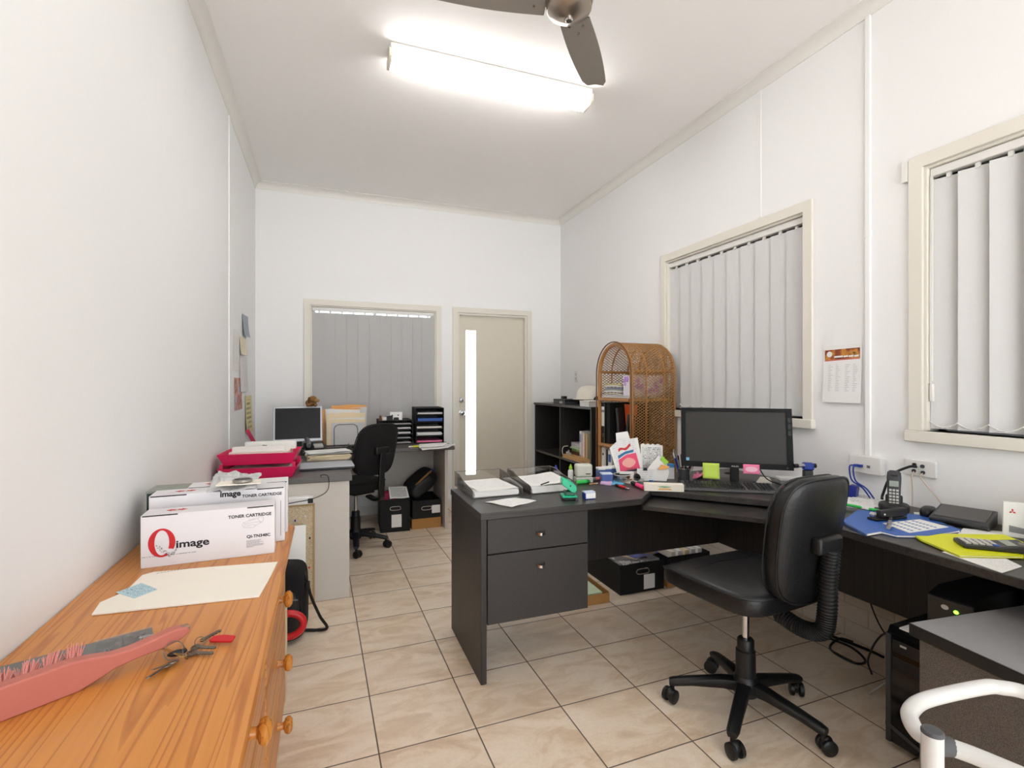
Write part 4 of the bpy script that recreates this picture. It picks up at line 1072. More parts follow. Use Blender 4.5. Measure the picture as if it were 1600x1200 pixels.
# keyboard and mouse
def keyboard(name, label, loc, rz, w, d, m, rows=5, fine=True):
    k = thing(name, label, 'keyboard', loc, rz)
    g = G(); g.loft([[Vector((x, 0, 0)), Vector((x, d, 0)), Vector((x, d, 0.026)), Vector((x, 0.012, 0.012)), Vector((x, 0, 0.009))] for x in (-w / 2, w / 2)])
    link('case', g, m, k, bevel=0.003)
    sl = (0.026 - 0.012) / (d - 0.012)
    def cluster(nm, x0, x1, cols, r0, r1, shift=0.0):
        g = G(); p = (x1 - x0) / cols; dy = (d - 0.035) / 6
        for r in range(r0, r1):
            for c in range(cols):
                X = x0 + p * c + shift * (r % 3) * 0.3; Y = 0.02 + dy * r; Z = 0.012 + sl * (Y + dy / 2 - 0.012)
                ww = p * 0.84
                if r == 0 and cols > 10 and 3 <= c <= 9:
                    if c != 3: continue
                    ww = p * 6.84
                g.loft([[Vector((X, Y, Z - 0.004)), Vector((X + ww, Y, Z - 0.004)), Vector((X + ww, Y + dy * 0.84, Z - 0.003)), Vector((X, Y + dy * 0.84, Z - 0.003))],
                        [Vector((X + p * .1, Y + dy * .08, Z + 0.005)), Vector((X + ww - p * .1, Y + dy * .08, Z + 0.005)), Vector((X + ww - p * .1, Y + dy * .72, Z + 0.0065)), Vector((X + p * .1, Y + dy * .72, Z + 0.0065))]])
        link(nm, g, MBLK, k)
    cluster('letter_keys', -w / 2 + 0.012, w / 2 - 0.15, 15, 0, 6, 0.006)
    cluster('cursor_keys', w / 2 - 0.14, w / 2 - 0.088, 3, 0, 6)
    cluster('number_keys', w / 2 - 0.08, w / 2 - 0.012, 4, 0, 6)
    return k
def mouse(label, loc, rz):
    m = thing('mouse', label, 'mouse', loc, rz)
    def f(p): return Vector((p.x, p.y, p.z * (1 - 0.25 * p.y / 0.055)))
    link('shell', G().se((0, 0, 0.017), (0.032, 0.055, 0.0175), 0.75, 0.8, 28, 14, f), mat('gloss_black', (18, 18, 20), 0.12), m, smooth=80)
    link('wheel', G().lathe([(0.0, -0.004), (0.011, -0.004), (0.011, 0.004), (0.0, 0.004)], 14, (0, 0.028, 0.028), MY), MGREY, m)
keyboard('keyboard', 'black keyboard on the pale desk in front of the small monitor', (0.02, 4.20, BD), math.radians(14), 0.42, 0.15, MBLK)
mouse('black mouse on the pale desk beside the swivel chair back', pz(547, 701), math.radians(20))
# monitor with silver frame
mo = thing('monitor', 'smaller monitor with silver frame and black screen on the pale desk', 'monitor', (-0.225, 4.60, BD), math.radians(3))
T_ = Matrix.Translation((0, 0, 0.21)) @ Matrix.Rotation(math.radians(-10), 4, 'X')
def tb(a, b): g = G(); g.box(a, b); bmesh.ops.transform(g.bm, matrix=T_, verts=g.bm.verts[:]); return g
link('housing', tb((-0.187, -0.012, -0.145), (0.187, 0.03, 0.145)), MDGREY, mo, bevel=0.004)
link('bezel', tb((-0.192, -0.022, -0.15), (0.192, -0.012, 0.15)), MSIL, mo, bevel=0.003)
link('screen', tb((-0.176, -0.0235, -0.126), (0.176, -0.021, 0.134)), MSCR2, mo)
link('neck', box((-0.03, 0.02, 0.01), (0.03, 0.05, 0.17)), MDGREY, mo, bevel=0.004)
link('foot', G().se((0, 0.03, 0.008), (0.12, 0.09, 0.008), 0.4, 0.8, 28, 8), MDGREY, mo)
# plush dog
pd = thing('plush_dog', 'small brown plush dog perched on the top of the small monitor', 'soft toy', (-0.12, 4.57, BD + 0.36), math.radians(10))
MPL = mat('brown_plush', (136, 98, 54), 0.95, var=0.3, vs=120, bump=0.8, bs=300)
link('body', G().se((0, 0.02, 0.03), (0.045, 0.03, 0.032), nu=18, nv=12), MPL, pd, smooth=80)
link('head', G().se((0.012, -0.005, 0.062), (0.033, 0.028, 0.028), nu=18, nv=12), MPL, pd, smooth=80)
link('muzzle', G().se((0.04, -0.022, 0.05), (0.024, 0.018, 0.016), nu=14, nv=8), mat('tan_plush', (160, 124, 76), 0.95, var=0.2), pd, smooth=80)
link('ear', G().se((-0.02, -0.018, 0.055), (0.012, 0.009, 0.026), nu=12, nv=8), mat('dark_plush', (92, 60, 34), 0.95, var=0.2), pd, smooth=80)
link('ear', G().se((0.03, 0.02, 0.06), (0.012, 0.009, 0.024), nu=12, nv=8), mat('dark_plush', (92, 60, 34), 0.95), pd, smooth=80)
for sx in (-0.028, 0.03): link('paw', G().se((sx, -0.014, 0.012), (0.016, 0.022, 0.014), nu=12, nv=8), MPL, pd, smooth=80)
# desk phone below the monitor
ph = thing('desk_phone', 'dark desk telephone with cord below the small monitor', 'telephone', (-0.09, 4.44, BD), math.radians(8))
g = G(); g.loft([[Vector((x, -0.09, 0)), Vector((x, 0.09, 0)), Vector((x, 0.09, 0.06)), Vector((x, -0.09, 0.02))] for x in (-0.08, 0.08)]); link('base', g, MBLK, ph, bevel=0.004)
link('handset', G().tube(spline([(-0.055, -0.08, 0.05), (-0.05, -0.02, 0.065), (-0.05, 0.04, 0.085), (-0.055, 0.085, 0.09)], 6), 0.018, 8), MGREY, ph)
link('keypad', box((-0.01, -0.06, 0.032), (0.06, 0.02, 0.047), rx=math.radians(12.5)), MLGREY, ph)
# cup with ruler
cp = thing('pen_cup', 'low black cup with red inside behind the pink letter trays', 'cup', (-0.45, 3.93, BD))
link('cup', G().lathe([(0.0, 0), (0.045, 0), (0.05, 0.075), (0.046, 0.075), (0.041, 0.006), (0.0, 0.006)], 24), MBLK, cp)
link('red_lining', G().lathe([(0.0, 0.055), (0.043, 0.055), (0.04, 0.06), (0.0, 0.064)], 20), MRED, cp)
g = box((-0.013, -0.0015, 0), (0.013, 0.0015, 0.25)); bmesh.ops.rotate(g.bm, verts=g.bm.verts[:], cent=(0, 0, 0), matrix=Matrix.Rotation(math.radians(-26), 3, 'Y'))
single('ruler', 'crimson ruler leaning out of the cup behind the pink trays', 'ruler', g, mat('crimson', (176, 36, 78), 0.4), (-0.42, 3.985, BD), 0)
# wire sorter with manila folders
so = thing('file_sorter', 'wire desk file sorter with an arched front on the pale desk', 'file sorter', (0.165, 4.69, BD), math.radians(2))
for k in range(4):
    y = k * 0.075; a, h = 0.1, 0.19; tl = 0.012
    pts = [(-a, y, 0.008), (-a, y + tl, h - 0.04), (-a + 0.01, y + tl, h - 0.015), (-a + 0.035, y + tl, h), (a - 0.035, y + tl, h), (a - 0.01, y + tl, h - 0.015), (a, y + tl, h - 0.04), (a, y, 0.008)]
    link('wire_arch', G().tube(pts, 0.0025, 6), MDGREY, so)
g = G()
for x in (-0.1, 0.1): g.tube([(x, -0.03, 0.004), (x, 0.24, 0.004)], 0.004, 6)
link('wire_base', g, MDGREY, so)
r = random.Random(21)
fl = [(0.018, 0.325, 0.232, MMAN, 'front manila folder in the wire sorter, behind its arch'), (0.034, 0.3, 0.245, MPAP, 'white sheet standing behind the front manila folder in the sorter'), (0.052, 0.33, 0.27, MMAN, 'second manila folder in the wire sorter, one tab higher'),
      (0.09, 0.33, 0.285, MMAN, 'third manila folder with a dented upper edge in the wire sorter'), (0.11, 0.3, 0.32, MPAP, 'tall white papers standing at the back left of the wire sorter'), (0.13, 0.335, 0.325, MORANGE, 'orange folder sticking out left at the back of the wire sorter'),
      (0.165, 0.33, 0.33, MPAPG, 'grey-white papers standing at the back right of the wire sorter'), (0.185, 0.31, 0.352, MORANGE, 'tallest orange-topped folder at the rear of the wire sorter')]
for i, (y, w, h, m, lab) in enumerate(fl):
    g = G(); dx = (0, 0.01, 0.0, 0.01, -0.02, -0.035, 0.03, 0.04)[i]; sk = r.uniform(-0.008, 0.008)
    for k in range(2 if m in (MMAN, MORANGE) else 1):
        yy = y + k * 0.006
        n = 10; top_ = [(w / 2 - w * j / n + dx, h + sk * math.cos(3 * j / n) + (0.006 if (3 <= j <= 6 and k) else 0)) for j in range(n + 1)]
        g.prismM([(-w / 2 + dx, 0.0085), (w / 2 + dx, 0.0085)] + top_, 0.003, frame((0, yy, 0), (1, 0, 0), (0, 0.04, 1)))
    single('file_folder' if m in (MMAN, MORANGE) else 'paper_sheaf', lab, 'folder' if m in (MMAN, MORANGE) else 'paper', g, m, so.location, so.rotation_euler.z)
# wire sorter's grey sheet in front of the arch
g = G().prismM([(-0.125, 0.009), (0.16, 0.009), (0.16, 0.205), (-0.125, 0.205)], 0.001, frame((0, 0.011, 0), (1, 0, 0), (0, 0.05, 1)))
single('document_sleeve', 'pale grey sheet standing just behind the sorter arch', 'paper', g, MPAPG, so.location, so.rotation_euler.z)
# tray towers
def tower(label, loc, rz, w, d, h, n, ms, sides, seed, plabels):
    t = thing('tray_tower', label, 'letter tray', loc, rz); p = h / n; r = random.Random(seed)
    for k in range(n):
        z = p * k
        g = G(); g.box((-w / 2, 0, z), (w / 2, d, z + 0.004)); g.box((-w / 2, d - 0.004, z), (w / 2, d, z + p * 0.8)); g.box((-w / 2, 0, z), (-w / 2 + 0.004, d, z + p * 0.97)); g.box((w / 2 - 0.004, 0, z), (w / 2, d, z + p * 0.97))
        g.box((-w / 2, 0, z), (w / 2, 0.003, z + 0.012))
        link('tray', g, MBLKM, t)
        gg = G(); stack(gg, w - 0.03, d - 0.04, 2 + r.randint(0, 1), p * 0.17, 0.02, seed + k, z + 0.0045, 0.0, d / 2 + 0.004)
        single('paper_stack', plabels[k], 'paper', gg, ms[k], loc, rz)
    link('top_panel', box((-w / 2, 0.0, h), (w / 2, d, h + 0.004)), MBLKM, t)
    return t
lv = ('lowest', 'second lowest', 'middle', 'second highest', 'top')
tower('tall black letter-tray tower at the right end of the pale desk', (0.90, 4.60, BD), math.radians(-3), 0.26, 0.34, 0.325, 5, [MPNOTE, MFAINT, MCREAM, MBLUE2, MPAPG], True, 31, ['papers in the %s tray of the tall black tower' % a for a in lv])
tower('low black tray stack crammed with white papers beside the tall tower', (0.595, 4.62, BD), math.radians(-1), 0.30, 0.33, 0.215, 5, [MPAP, MPAPG, MPAP, MPAP, MPAPG], True, 37, ['white papers in the %s tray of the low black stack' % a for a in lv])
ca = thing('white_adaptor', 'small white box with a black arch on the low tray stack', 'box', (0.60, 4.66, BD + 0.219), math.radians(-3))
link('case', box((-0.055, 0, 0), (0.055, 0.04, 0.075)), MWHP, ca, bevel=0.003)
link('arch_mark', G().prismM([(-0.028, 0), (0.028, 0), (0.02, 0.024), (-0.02, 0.024)], 0.001, frame((0, -0.0004, 0.002), (1, 0, 0), (0, 0, 1))), MINK, ca)
for x in (-0.036, 0.018): link('dot_mark', G().lathe([(0.0, 0), (0.006, 0), (0.006, 0.001), (0.0, 0.001)], 12, (x, -0.0002, 0.046), Mx), MINK, ca)
for i, (x, m, nm, lab) in enumerate(((0.46, MBROWN, 'stamp', 'small brown hand stamp at the left of the low tray stack'), (0.495, MWHP, 'tape_roll', 'white tape roll on the low tray stack'), (0.53, MDGREY, 'stapler', 'dark grey stapler on the low tray stack'))):
    g = G()
    if i == 1: g.lathe([(0.012, 0), (0.022, 0), (0.022, 0.03), (0.012, 0.03), (0.012, 0)], 18)
    elif i == 2: g.loft([[Vector((x_, -0.05, 0)), Vector((x_, 0.05, 0)), Vector((x_, 0.05, 0.03)), Vector((x_, -0.05, 0.045))] for x_ in (-0.012, 0.012)])
    else: g.cyl((0, 0, 0), (0, 0, 0.02), 0.014, 12); g.se((0, 0, 0.032), (0.011, 0.011, 0.015), nu=10, nv=8)
    single(nm, lab, nm.replace('_', ' '), g, m, (x, 4.68, BD + 0.2192), 0.3 * i)
quad_sheet('loose_paper', 'white papers overhanging the right end of the pale desk', 'paper', [pz(660, 704), pz(700, 700), pz(712, 695), pz(652, 697)], MPRINT, 0.006, 0.004)
quad_sheet('loose_paper', 'upper white sheet on the papers at the right end of the pale desk', 'paper', [pz(655, 700, 0.012), pz(692, 697, 0.012), pz(700, 692, 0.012), pz(655, 694, 0.012)], MPAP, 0.001, 0.003)
g = G(); g.tube([(0, 0, 0.007), (0.07, 0.01, 0.007)], 0.007, 10); hl = thing('highlighter', 'yellow and white highlighter at the front edge of the pale desk', 'highlighter', pz(645, 699), math.radians(-8))
link('barrel', g, MYEL, hl); link('cap', cyl((-0.035, -0.004, 0.007), (0, 0, 0.007), 0.0062, 10), MWHP, hl)

# boxes under the back desk
def archive_box(name, label, loc, rz, w, d, h, card=None, handle=True, lab=True, t=0.004):
    b = thing(name, label, 'box', loc, rz); z0 = 0.0
    if card:
        g = G(); hw, c = w / 2 + 0.004, card
        g.box((-hw, -0.004, 0), (hw, d + 0.004, 0.004)); g.box((-hw, -0.006, 0), (hw, -0.002, c)); g.box((-hw, d + 0.002, 0), (hw, d + 0.006, c)); g.box((-hw - 0.002, -0.004, 0), (-hw + 0.002, d + 0.004, c)); g.box((hw - 0.002, -0.004, 0), (hw + 0.002, d + 0.004, c))
        link('cardboard_lid', g, MCARD, b); z0 = 0.004
    g = G(); g.box((-w / 2, 0, z0), (w / 2, d, z0 + t)); g.box((-w / 2, 0, z0 + t), (w / 2, t, h)); g.box((-w / 2, d - t, z0 + t), (w / 2, d, h)); g.box((-w / 2, t, z0 + t), (-w / 2 + t, d - t, h)); g.box((w / 2 - t, t, z0 + t), (w / 2, d - t, h))
    link('shell', g, MBLKM, b)
    if handle:
        n = 20; pts = [(0.0 + 0.045 * math.copysign(abs(math.cos(q)) ** 0.5, math.cos(q)), -0.003, h * 0.72 + 0.016 * math.copysign(abs(math.sin(q)) ** 0.7, math.sin(q))) for q in [2 * PI * i / n for i in range(n)]]
        link('handle', G().tube(pts, 0.004, 6, closed=True), MCHR, b)
    if lab: link('label', box((lab[0] - lab[2] / 2, -0.0015, lab[1]), (lab[0] + lab[2] / 2, -0.0003, lab[1] + lab[3])), MPRINT, b)
    return b
archive_box('archive_box', 'open black archive box with chrome handle under the pale desk', (0.562, 4.42, 0), math.radians(-2), 0.25, 0.36, 0.285, handle=True, lab=(0.01, 0.04, 0.085, 0.11))
quad_sheet('loose_paper', 'printed page draped over the open archive box under the pale desk', 'paper', [(0.515, 4.415, 0.288), (0.68, 4.415, 0.288), (0.68, 4.57, 0.355), (0.52, 4.57, 0.365)], MPRINT2, 0.001, 0.006)
g = G().se((0, 0, 0.14), (0.07, 0.07, 0.145), 0.5, 0.5, 20, 14, bagf(5))
single('pink_bag', 'crimson bag poking out of the open archive box under the pale desk', 'bag', g, mat('crimson_cloth', (170, 22, 74), 0.6, bump=0.4), (0.529, 4.575, 0.045))
archive_box('archive_box', 'black box set in a brown cardboard lid under the pale desk end', (0.838, 4.44, 0), math.radians(1), 0.25, 0.36, 0.25, card=0.09, handle=True, lab=(0.085, 0.13, 0.075, 0.07))
bk = thing('backpack', 'slumped black backpack lying on the black box under the pale desk', 'backpack', (0.812, 4.63, 0.265), math.radians(5))
def bpf(p): return p + Vector((0.012 * mnoise.noise(p * 7), 0.01 * mnoise.noise(p * 8 + Vector((3, 1, 0))), 0.0))
Mb = Matrix.Rotation(math.radians(-38), 3, 'Y')
link('main_body', G().se((0.0, 0, 0.115), (0.155, 0.12, 0.085), 0.6, 0.6, 36, 20, bpf, Mb), MFAB, bk, smooth=70)
link('front_pocket', G().se((-0.005, -0.105, 0.09), (0.12, 0.035, 0.06), 0.6, 0.6, 28, 14, bpf, Mb), mat('black_nylon2', (24, 26, 27), 0.45, var=0.1), bk, smooth=70)
link('strap', G().tube(spline([(-0.075, -0.11, 0.10), (-0.03, -0.13, 0.15), (0.03, -0.13, 0.20), (0.08, -0.095, 0.225)], 6), 0.009, 6), mat('tan_webbing', (150, 108, 62), 0.7), bk)
link('blue_lining', G().se((0.095, -0.04, 0.205), (0.028, 0.035, 0.03), 0.7, 0.8, 14, 8), MBLUE, bk)

# ================================================================== PINNED ON THE LEFT WALL NEAR THE CORNER
def wall_left_sheet(name, label, cat, x0, x1, y0, y1, m, off=0.002, curl=0.0):
    a, b = onX(x0, (y0 + y1) / 2, XL), onX(x1, (y0 + y1) / 2, XL); zt, zb_ = onX(x0, y0, XL).z, onX(x0, y1, XL).z
    w, h = abs(b.y - a.y), zt - zb_
    g = G(); g.grid(lambda u, v: Vector(((u - 0.5) * w, (v - 0.5) * h, 0.0012 + curl * (1 - v) ** 2 + curl * 0.7 * u ** 2)), 6, 8, 0.0012)
    o = single(name, label, cat, g, m, smooth=60)
    o.matrix_world = frame((XL + off, (a.y + b.y) / 2, (zt + zb_) / 2), (0, 1, 0), (0, 0, 1)); return o
def patch(name, cols, sc):
    m, nt, b = _new(name); n = node(nt, 'ShaderNodeTexNoise', {'Vector': objco(nt), 'Scale': sc, 'Detail': 3.0})
    r = node(nt, 'ShaderNodeValToRGB', {0: n.outputs[0]}); e = r.color_ramp.elements
    e[0].position = 0.3; e[0].color = (*lin(cols[0]), 1); e[1].position = 0.7; e[1].color = (*lin(cols[-1]), 1)
    for i, c in enumerate(cols[1:-1]): k = e.new(0.3 + 0.4 * (i + 1) / (len(cols) - 1)); k.color = (*lin(c), 1)
    nt.links.new(r.outputs[0], b.inputs['Base Color']); return m
wall_left_sheet('wall_notice', 'white printed notice highest on the left wall near the corner', 'notice', 364.5, 373, 514, 578, MFAINT)
wall_left_sheet('wall_picture', 'colour picture of orange and blue flowers on the left wall', 'picture', 365.5, 377.5, 590, 642, patch('floral', [(70, 84, 130), (196, 190, 214), (214, 150, 120), (150, 70, 60), (235, 205, 190)], 9))
wall_left_sheet('wall_card', 'cream card with dark edge pinned above the picture on the left wall', 'card', 373.5, 381, 525, 553, mat('cream_note', (232, 220, 190), 0.6), 0.004, 0.012)
wall_left_sheet('wall_card', 'tall narrow dark-edged leaflet uppermost on the left wall', 'leaflet', 378, 384, 490, 524, mat('grey_leaflet', (160, 168, 178), 0.6), 0.004, 0.016)
wall_left_sheet('wall_card', 'small white and pink note below the cream card on the left wall', 'note', 374, 384, 555, 612, mat('pale_note', (228, 222, 222), 0.6, var=0.06), 0.003, 0.008)
wall_left_sheet('wall_calendar', 'narrow yellow and white calendar lowest on the left wall', 'calendar', 382.5, 390.5, 619, 678, printed('yellow_calendar', (228, 216, 160), (110, 100, 70), 26, 0.5, 0.15, 0.1, 60), 0.004, 0.012)
# ================================================================== ON THE BLACK CORNER DESK
DK += 0.0006      # a hair above the worktop
dz = lambda x, y, h=0.0: onZ(x, y, DK + h)
# clear acrylic letter trays with papers
def acrylic(label, a, b, depth, rz):
    """near-left and near-right corners"""
    w = (b - a).length; t = thing('acrylic_tray', label, 'letter tray', a, rz)
    s = 0.003; h = 0.078
    link('floor_panel', box((0, 0, 0), (w, depth, s)), MACR, t)
    link('back_wall', box((0, depth - s, s), (w, depth, h)), MACR, t)
    prof = [(0, s), (depth - s, s), (depth - s, h), (depth * 0.72, h), (depth * 0.45, h * 0.72), (0.02, h * 0.55), (0.004, h * 0.5), (0, h * 0.46)]
    for x in (0.0, w - s):
        M = frame((x, 0, 0), (0, 1, 0), (0, 0, 1))
        link('side_wall', G().prismM(prof, s, M), MACR, t)
        link('edge', G().tube([M @ Vector((u, v, s / 2)) for u, v in prof[2:]] + [M @ Vector((0, s, s / 2))], 0.0018, 5), mat('smoky_edge', (120, 112, 104), 0.2), t)
    link('edge', G().tube([(0, depth - s / 2, h), (w, depth - s / 2, h)], 0.0016, 5), mat('smoky_edge', (120, 112, 104), 0.2), t)
    return t, w
a, b = dz(738, 780), dz(818, 774)
t1, w1 = acrylic('clear acrylic letter tray nearest the left corner of the black desk', a, b, 0.33, math.radians(1))
g = G(); z = stack(g, w1 - 0.03, 0.30, 6, 0.0042, 0.008, 51, 0.0032, w1 / 2, 0.165)
single('paper_stack', 'white papers in the left clear acrylic tray', 'paper', g, MPRINT, a, math.radians(1))
gg = G(); gg.grid(lambda u, v: Vector(((u - 0.5) * (w1 - 0.04), (v - 0.5) * 0.29, z + 0.002 + 0.007 * abs(mnoise.noise(Vector((u * 3, v * 3, 2)))))), 8, 8, 0.001)
single('loose_paper', 'top curled sheet in the left clear acrylic tray', 'paper', gg, MFAINT, a + Vector((w1 / 2, 0.165, 0)), math.radians(5), smooth=60)
a, b = dz(829, 773), dz(905, 768)
t2, w2 = acrylic('clear acrylic letter tray behind the green hole punch', a, b, 0.33, math.radians(1))
g = G(); z = stack(g, w2 - 0.03, 0.30, 7, 0.0042, 0.008, 52, 0.0032, w2 / 2, 0.165)
single('paper_stack', 'white papers in the right clear acrylic tray', 'paper', g, MPRINT, a, math.radians(1))
gg = G(); gg.grid(lambda u, v: Vector(((u - 0.5) * (w2 - 0.045), (v - 0.5) * 0.28, z + 0.002 + 0.016 * u * u + 0.007 * abs(mnoise.noise(Vector((u * 3, v * 3, 6)))))), 8, 8, 0.001)
single('loose_paper', 'top lifted sheet in the right clear acrylic tray', 'paper', gg, MFAINT, a + Vector((w2 / 2, 0.165, 0)), math.radians(-3), smooth=60)
pn = thing('pen', 'black pen lying on the papers in the right acrylic tray', 'pen', dz(850, 757, 0.052), math.radians(38))
link('barrel', cyl((-0.03, 0, 0.004), (0.05, 0, 0.004), 0.0035, 8), MBLK, pn); link('tip', cyl((0.05, 0, 0.004), (0.058, 0, 0.004), 0.0034, 8, 0.001), MCHR, pn)
quad_sheet('loose_paper', 'small white sheet lying alone near the left front edge of the black desk', 'paper', [dz(800, 793), dz(838, 783), dz(806, 778), dz(758, 785)], MFAINT, 0.001, 0.003)

# green hole punch
hp = thing('hole_punch', 'green two-hole punch near the front edge of the black desk', 'hole punch', dz(890, 781), math.radians(-17))
link('base', box((-0.036, -0.012, 0), (0.038, 0.075, 0.010)), MBLK, hp, bevel=0.003)
link('plate', box((-0.034, -0.008, 0.0102), (0.036, 0.07, 0.019)), MGREEN, hp, bevel=0.003)
link('anvil', box((-0.02, 0.0, 0.019), (0.026, 0.055, 0.038)), mat('dark_green', (12, 84, 64), 0.4), hp, bevel=0.003)
g = G(); sec = [(-0.036, 0.098), (-0.030, 0.104), (0.012, 0.082), (0.034, 0.062), (0.036, 0.044), (0.028, 0.030), (0.014, 0.032), (-0.036, 0.072)]
g.loft([[Vector((u, y, zz)) for u, zz in sec] for y in (0.0, 0.058)])
link('lever', g, MGREEN, hp, bevel=0.007, seg=3)
link('pivot', cyl((0.004, -0.002, 0.066), (0.004, 0.06, 0.066), 0.004, 10), MBLK, hp)
link('guide_bar', box((0.024, -0.028, 0.0), (0.036, -0.013, 0.012)), MDGREY, hp)
sb = thing('staple_box', 'small white and blue staple box beside the green hole punch', 'box', dz(920, 779), math.radians(-4))
link('carton', box((-0.027, -0.016, 0), (0.027, 0.018, 0.034)), MBLUE, sb, bevel=0.001)
link('sleeve_label', box((-0.022, -0.0172, 0.004), (0.0272, 0.0185, 0.0295)), MPRINT, sb)
link('lid', box((-0.0275, -0.0165, 0.03), (0.0275, 0.0185, 0.036)), mat('pale_blue_card', (206, 216, 234), 0.5), sb, bevel=0.001)

# bottles and beige sharpener behind the trays
def bottle(label, loc, m, cap, h, r, rz=0):
    b = thing('small_bottle', label, 'bottle', loc, rz)
    link('body', G().lathe([(0.0, 0), (r, 0.001), (r, h * 0.55), (r * 0.92, h * 0.62), (r * 0.5, h * 0.7), (0.0, h * 0.7)], 20), m, b, smooth=50)
    link('cap', G().lathe([(0.0, h * 0.68), (r * 0.62, h * 0.68), (r * 0.58, h * 0.84), (r * 0.3, h * 0.93), (r * 0.24, h), (0.0, h)], 18), cap, b, smooth=50)
    return b
bottle('small bottle with blue cap behind the right acrylic tray', Vector((1.235, 2.6, DK)), mat('pale_lilac', (214, 206, 220), 0.4), MBLUE, 0.085, 0.016)
bottle('small bottle with lime green cap behind the right acrylic tray', Vector((1.31, 2.6, DK)) - Vector((0, 0.04, 0)), MPAP, MLIME, 0.092, 0.016)
bottle('small bottle with dark grey cap between the lime-capped bottle and beige plastic box', Vector((1.352, 2.55, DK)), MPAP, MDGREY, 0.084, 0.014)
c = dz(907, 754); sh = thing('plastic_box', 'rounded beige plastic box on the far side of the black desk', 'box', Vector((1.355, 2.49, DK)), math.radians(-12))
link('base', box((-0.048, -0.025, 0), (0.048, 0.035, 0.03)), MLGREY, sh, bevel=0.004)
link('housing', box((-0.047, -0.022, 0.0305), (0.047, 0.034, 0.102)), mat('beige_plastic', (202, 200, 188), 0.45), sh, bevel=0.012, seg=4)
link('small_print', box((0.006, -0.0226, 0.046), (0.034, -0.0218, 0.051)), MINK, sh)

def marker(name, label, p, q, m, mcap, r=0.008, cap=0.35, flat=1.0):
    p, q = Vector(p), Vector(q); d = q - p; L = d.length; t = thing(name, label, name.replace('_', ' '), p, math.atan2(d.y, d.x))
    link('barrel', G().lathe([(0.0, 0), (r * 0.8, 0), (r, 0.006), (r, L * (1 - cap)), (0.0, L * (1 - cap))], 12, (0, 0, r), MY), m, t)
    link('cap', G().lathe([(0.0, L * (1 - cap)), (r * 1.08, L * (1 - cap)), (r * 1.0, L * 0.92), (r * 0.7, L), (0.0, L)], 12, (0, 0, r), MY), mcap, t)
    return t
marker('highlighter', 'green highlighter lying in front of the rounded beige plastic box', dz(900, 757), dz(921, 755), MGRN2, mat('dark_green_cap', (24, 120, 56), 0.4), 0.011, 0.25)
marker('marker_pen', 'red and grey marker lying right of the green highlighter', dz(918, 752), dz(943, 750), MGREY, mat('salmon_plastic', (226, 110, 112), 0.4), 0.010, 0.5)
marker('pencil', 'thin pale pencil lying in front of the red and grey marker', dz(921, 757), dz(934, 756), MLOAK, MLGREY, 0.003, 0.2)

# blue ink boxes and clear dish
for i, (x, y, lab) in enumerate(((1.49, 2.62, 'left one of the three blue ink boxes in a row'), (1.537, 2.63, 'middle one of the three blue ink boxes in a row'), (1.584, 2.64, 'right one of the three blue ink boxes in a row'))):
    b = thing('ink_box', lab, 'box', (x, y - 0.09, DK), math.radians(-10), 'small blue ink boxes')
    link('carton', box((-0.02, -0.02, 0), (0.02, 0.03, 0.056)), mat('ink_blue', (74, 100, 160), 0.45), b, bevel=0.001)
    link('white_lid', box((-0.021, -0.021, 0.0562), (0.021, 0.031, 0.068)), MPAP, b, bevel=0.002)
b = thing('ink_box', 'larger blue box with pale lid in front of the three blue ink boxes', 'box', (1.478, 2.45, DK), math.radians(-16))
link('carton', box((-0.03, -0.022, 0), (0.03, 0.03, 0.044)), mat('ink_blue', (74, 100, 160), 0.45), b, bevel=0.001)
link('white_lid', box((-0.031, -0.023, 0.0442), (0.031, 0.031, 0.05)), mat('pale_blue_card', (206, 216, 234), 0.5), b, bevel=0.001)
dsh = thing('clear_dish', 'clear round clip dish beside the blue boxes', 'dish', (1.565, 2.425, DK))
link('bowl', G().lathe([(0.0, 0), (0.04, 0), (0.047, 0.04), (0.0445, 0.04), (0.038, 0.003), (0.0, 0.003)], 28), MACR, dsh)
link('rim', G().lathe([(0.044, 0.039), (0.049, 0.039), (0.049, 0.043), (0.044, 0.043), (0.044, 0.039)], 28), MLGREY, dsh)
g = G(); r = random.Random(9)
for i in range(26):
    p = Vector((r.uniform(-0.024, 0.024), r.uniform(-0.024, 0.024), 0.006 + r.uniform(0, 0.014))); a = r.uniform(0, 6.3); u = Vector((math.cos(a), math.sin(a), 0.2)) * 0.011; v = Vector((-math.sin(a), math.cos(a), 0)) * 0.003
    g.tube([p - u - v, p + u - v, p + u + v, p - u + v], 0.0007, 4)
tag(link('paper_clips', g, MCHR, None, dsh.location), 'loose steel paper clips inside the clear round dish', 'paper clips', kind='stuff')
quad_sheet('sticky_note', 'lilac printed pad sheet in front of the blue boxes', 'note', [dz(938, 757), dz(955, 759), dz(957, 751), dz(941, 750)], mat('lilac_note', (220, 184, 220), 0.6, var=0.08), 0.007, 0.002)
quad_sheet('sticky_note', 'sky blue sticky note in front of the clear dish', 'note', [dz(953, 758), dz(976, 757), dz(966, 751), dz(955, 751)], MBNOTE, 0.003)
# utility knife
a, b_ = dz(962, 759), dz(983, 766); d = b_ - a
uk = thing('utility_knife', 'red and black utility knife lying near the notch of the black desk', 'knife', a, math.atan2(d.y, d.x)); L = d.length
link('grip', box((0, -0.008, 0), (L * 0.3, 0.008, 0.012)), MBLK, uk, bevel=0.004)
link('body', box((L * 0.28, -0.009, 0.001), (L * 0.75, 0.009, 0.013)), MRED, uk, bevel=0.004)
link('nose', box((L * 0.74, -0.007, 0.002), (L, 0.007, 0.010)), MCHR, uk, bevel=0.002)
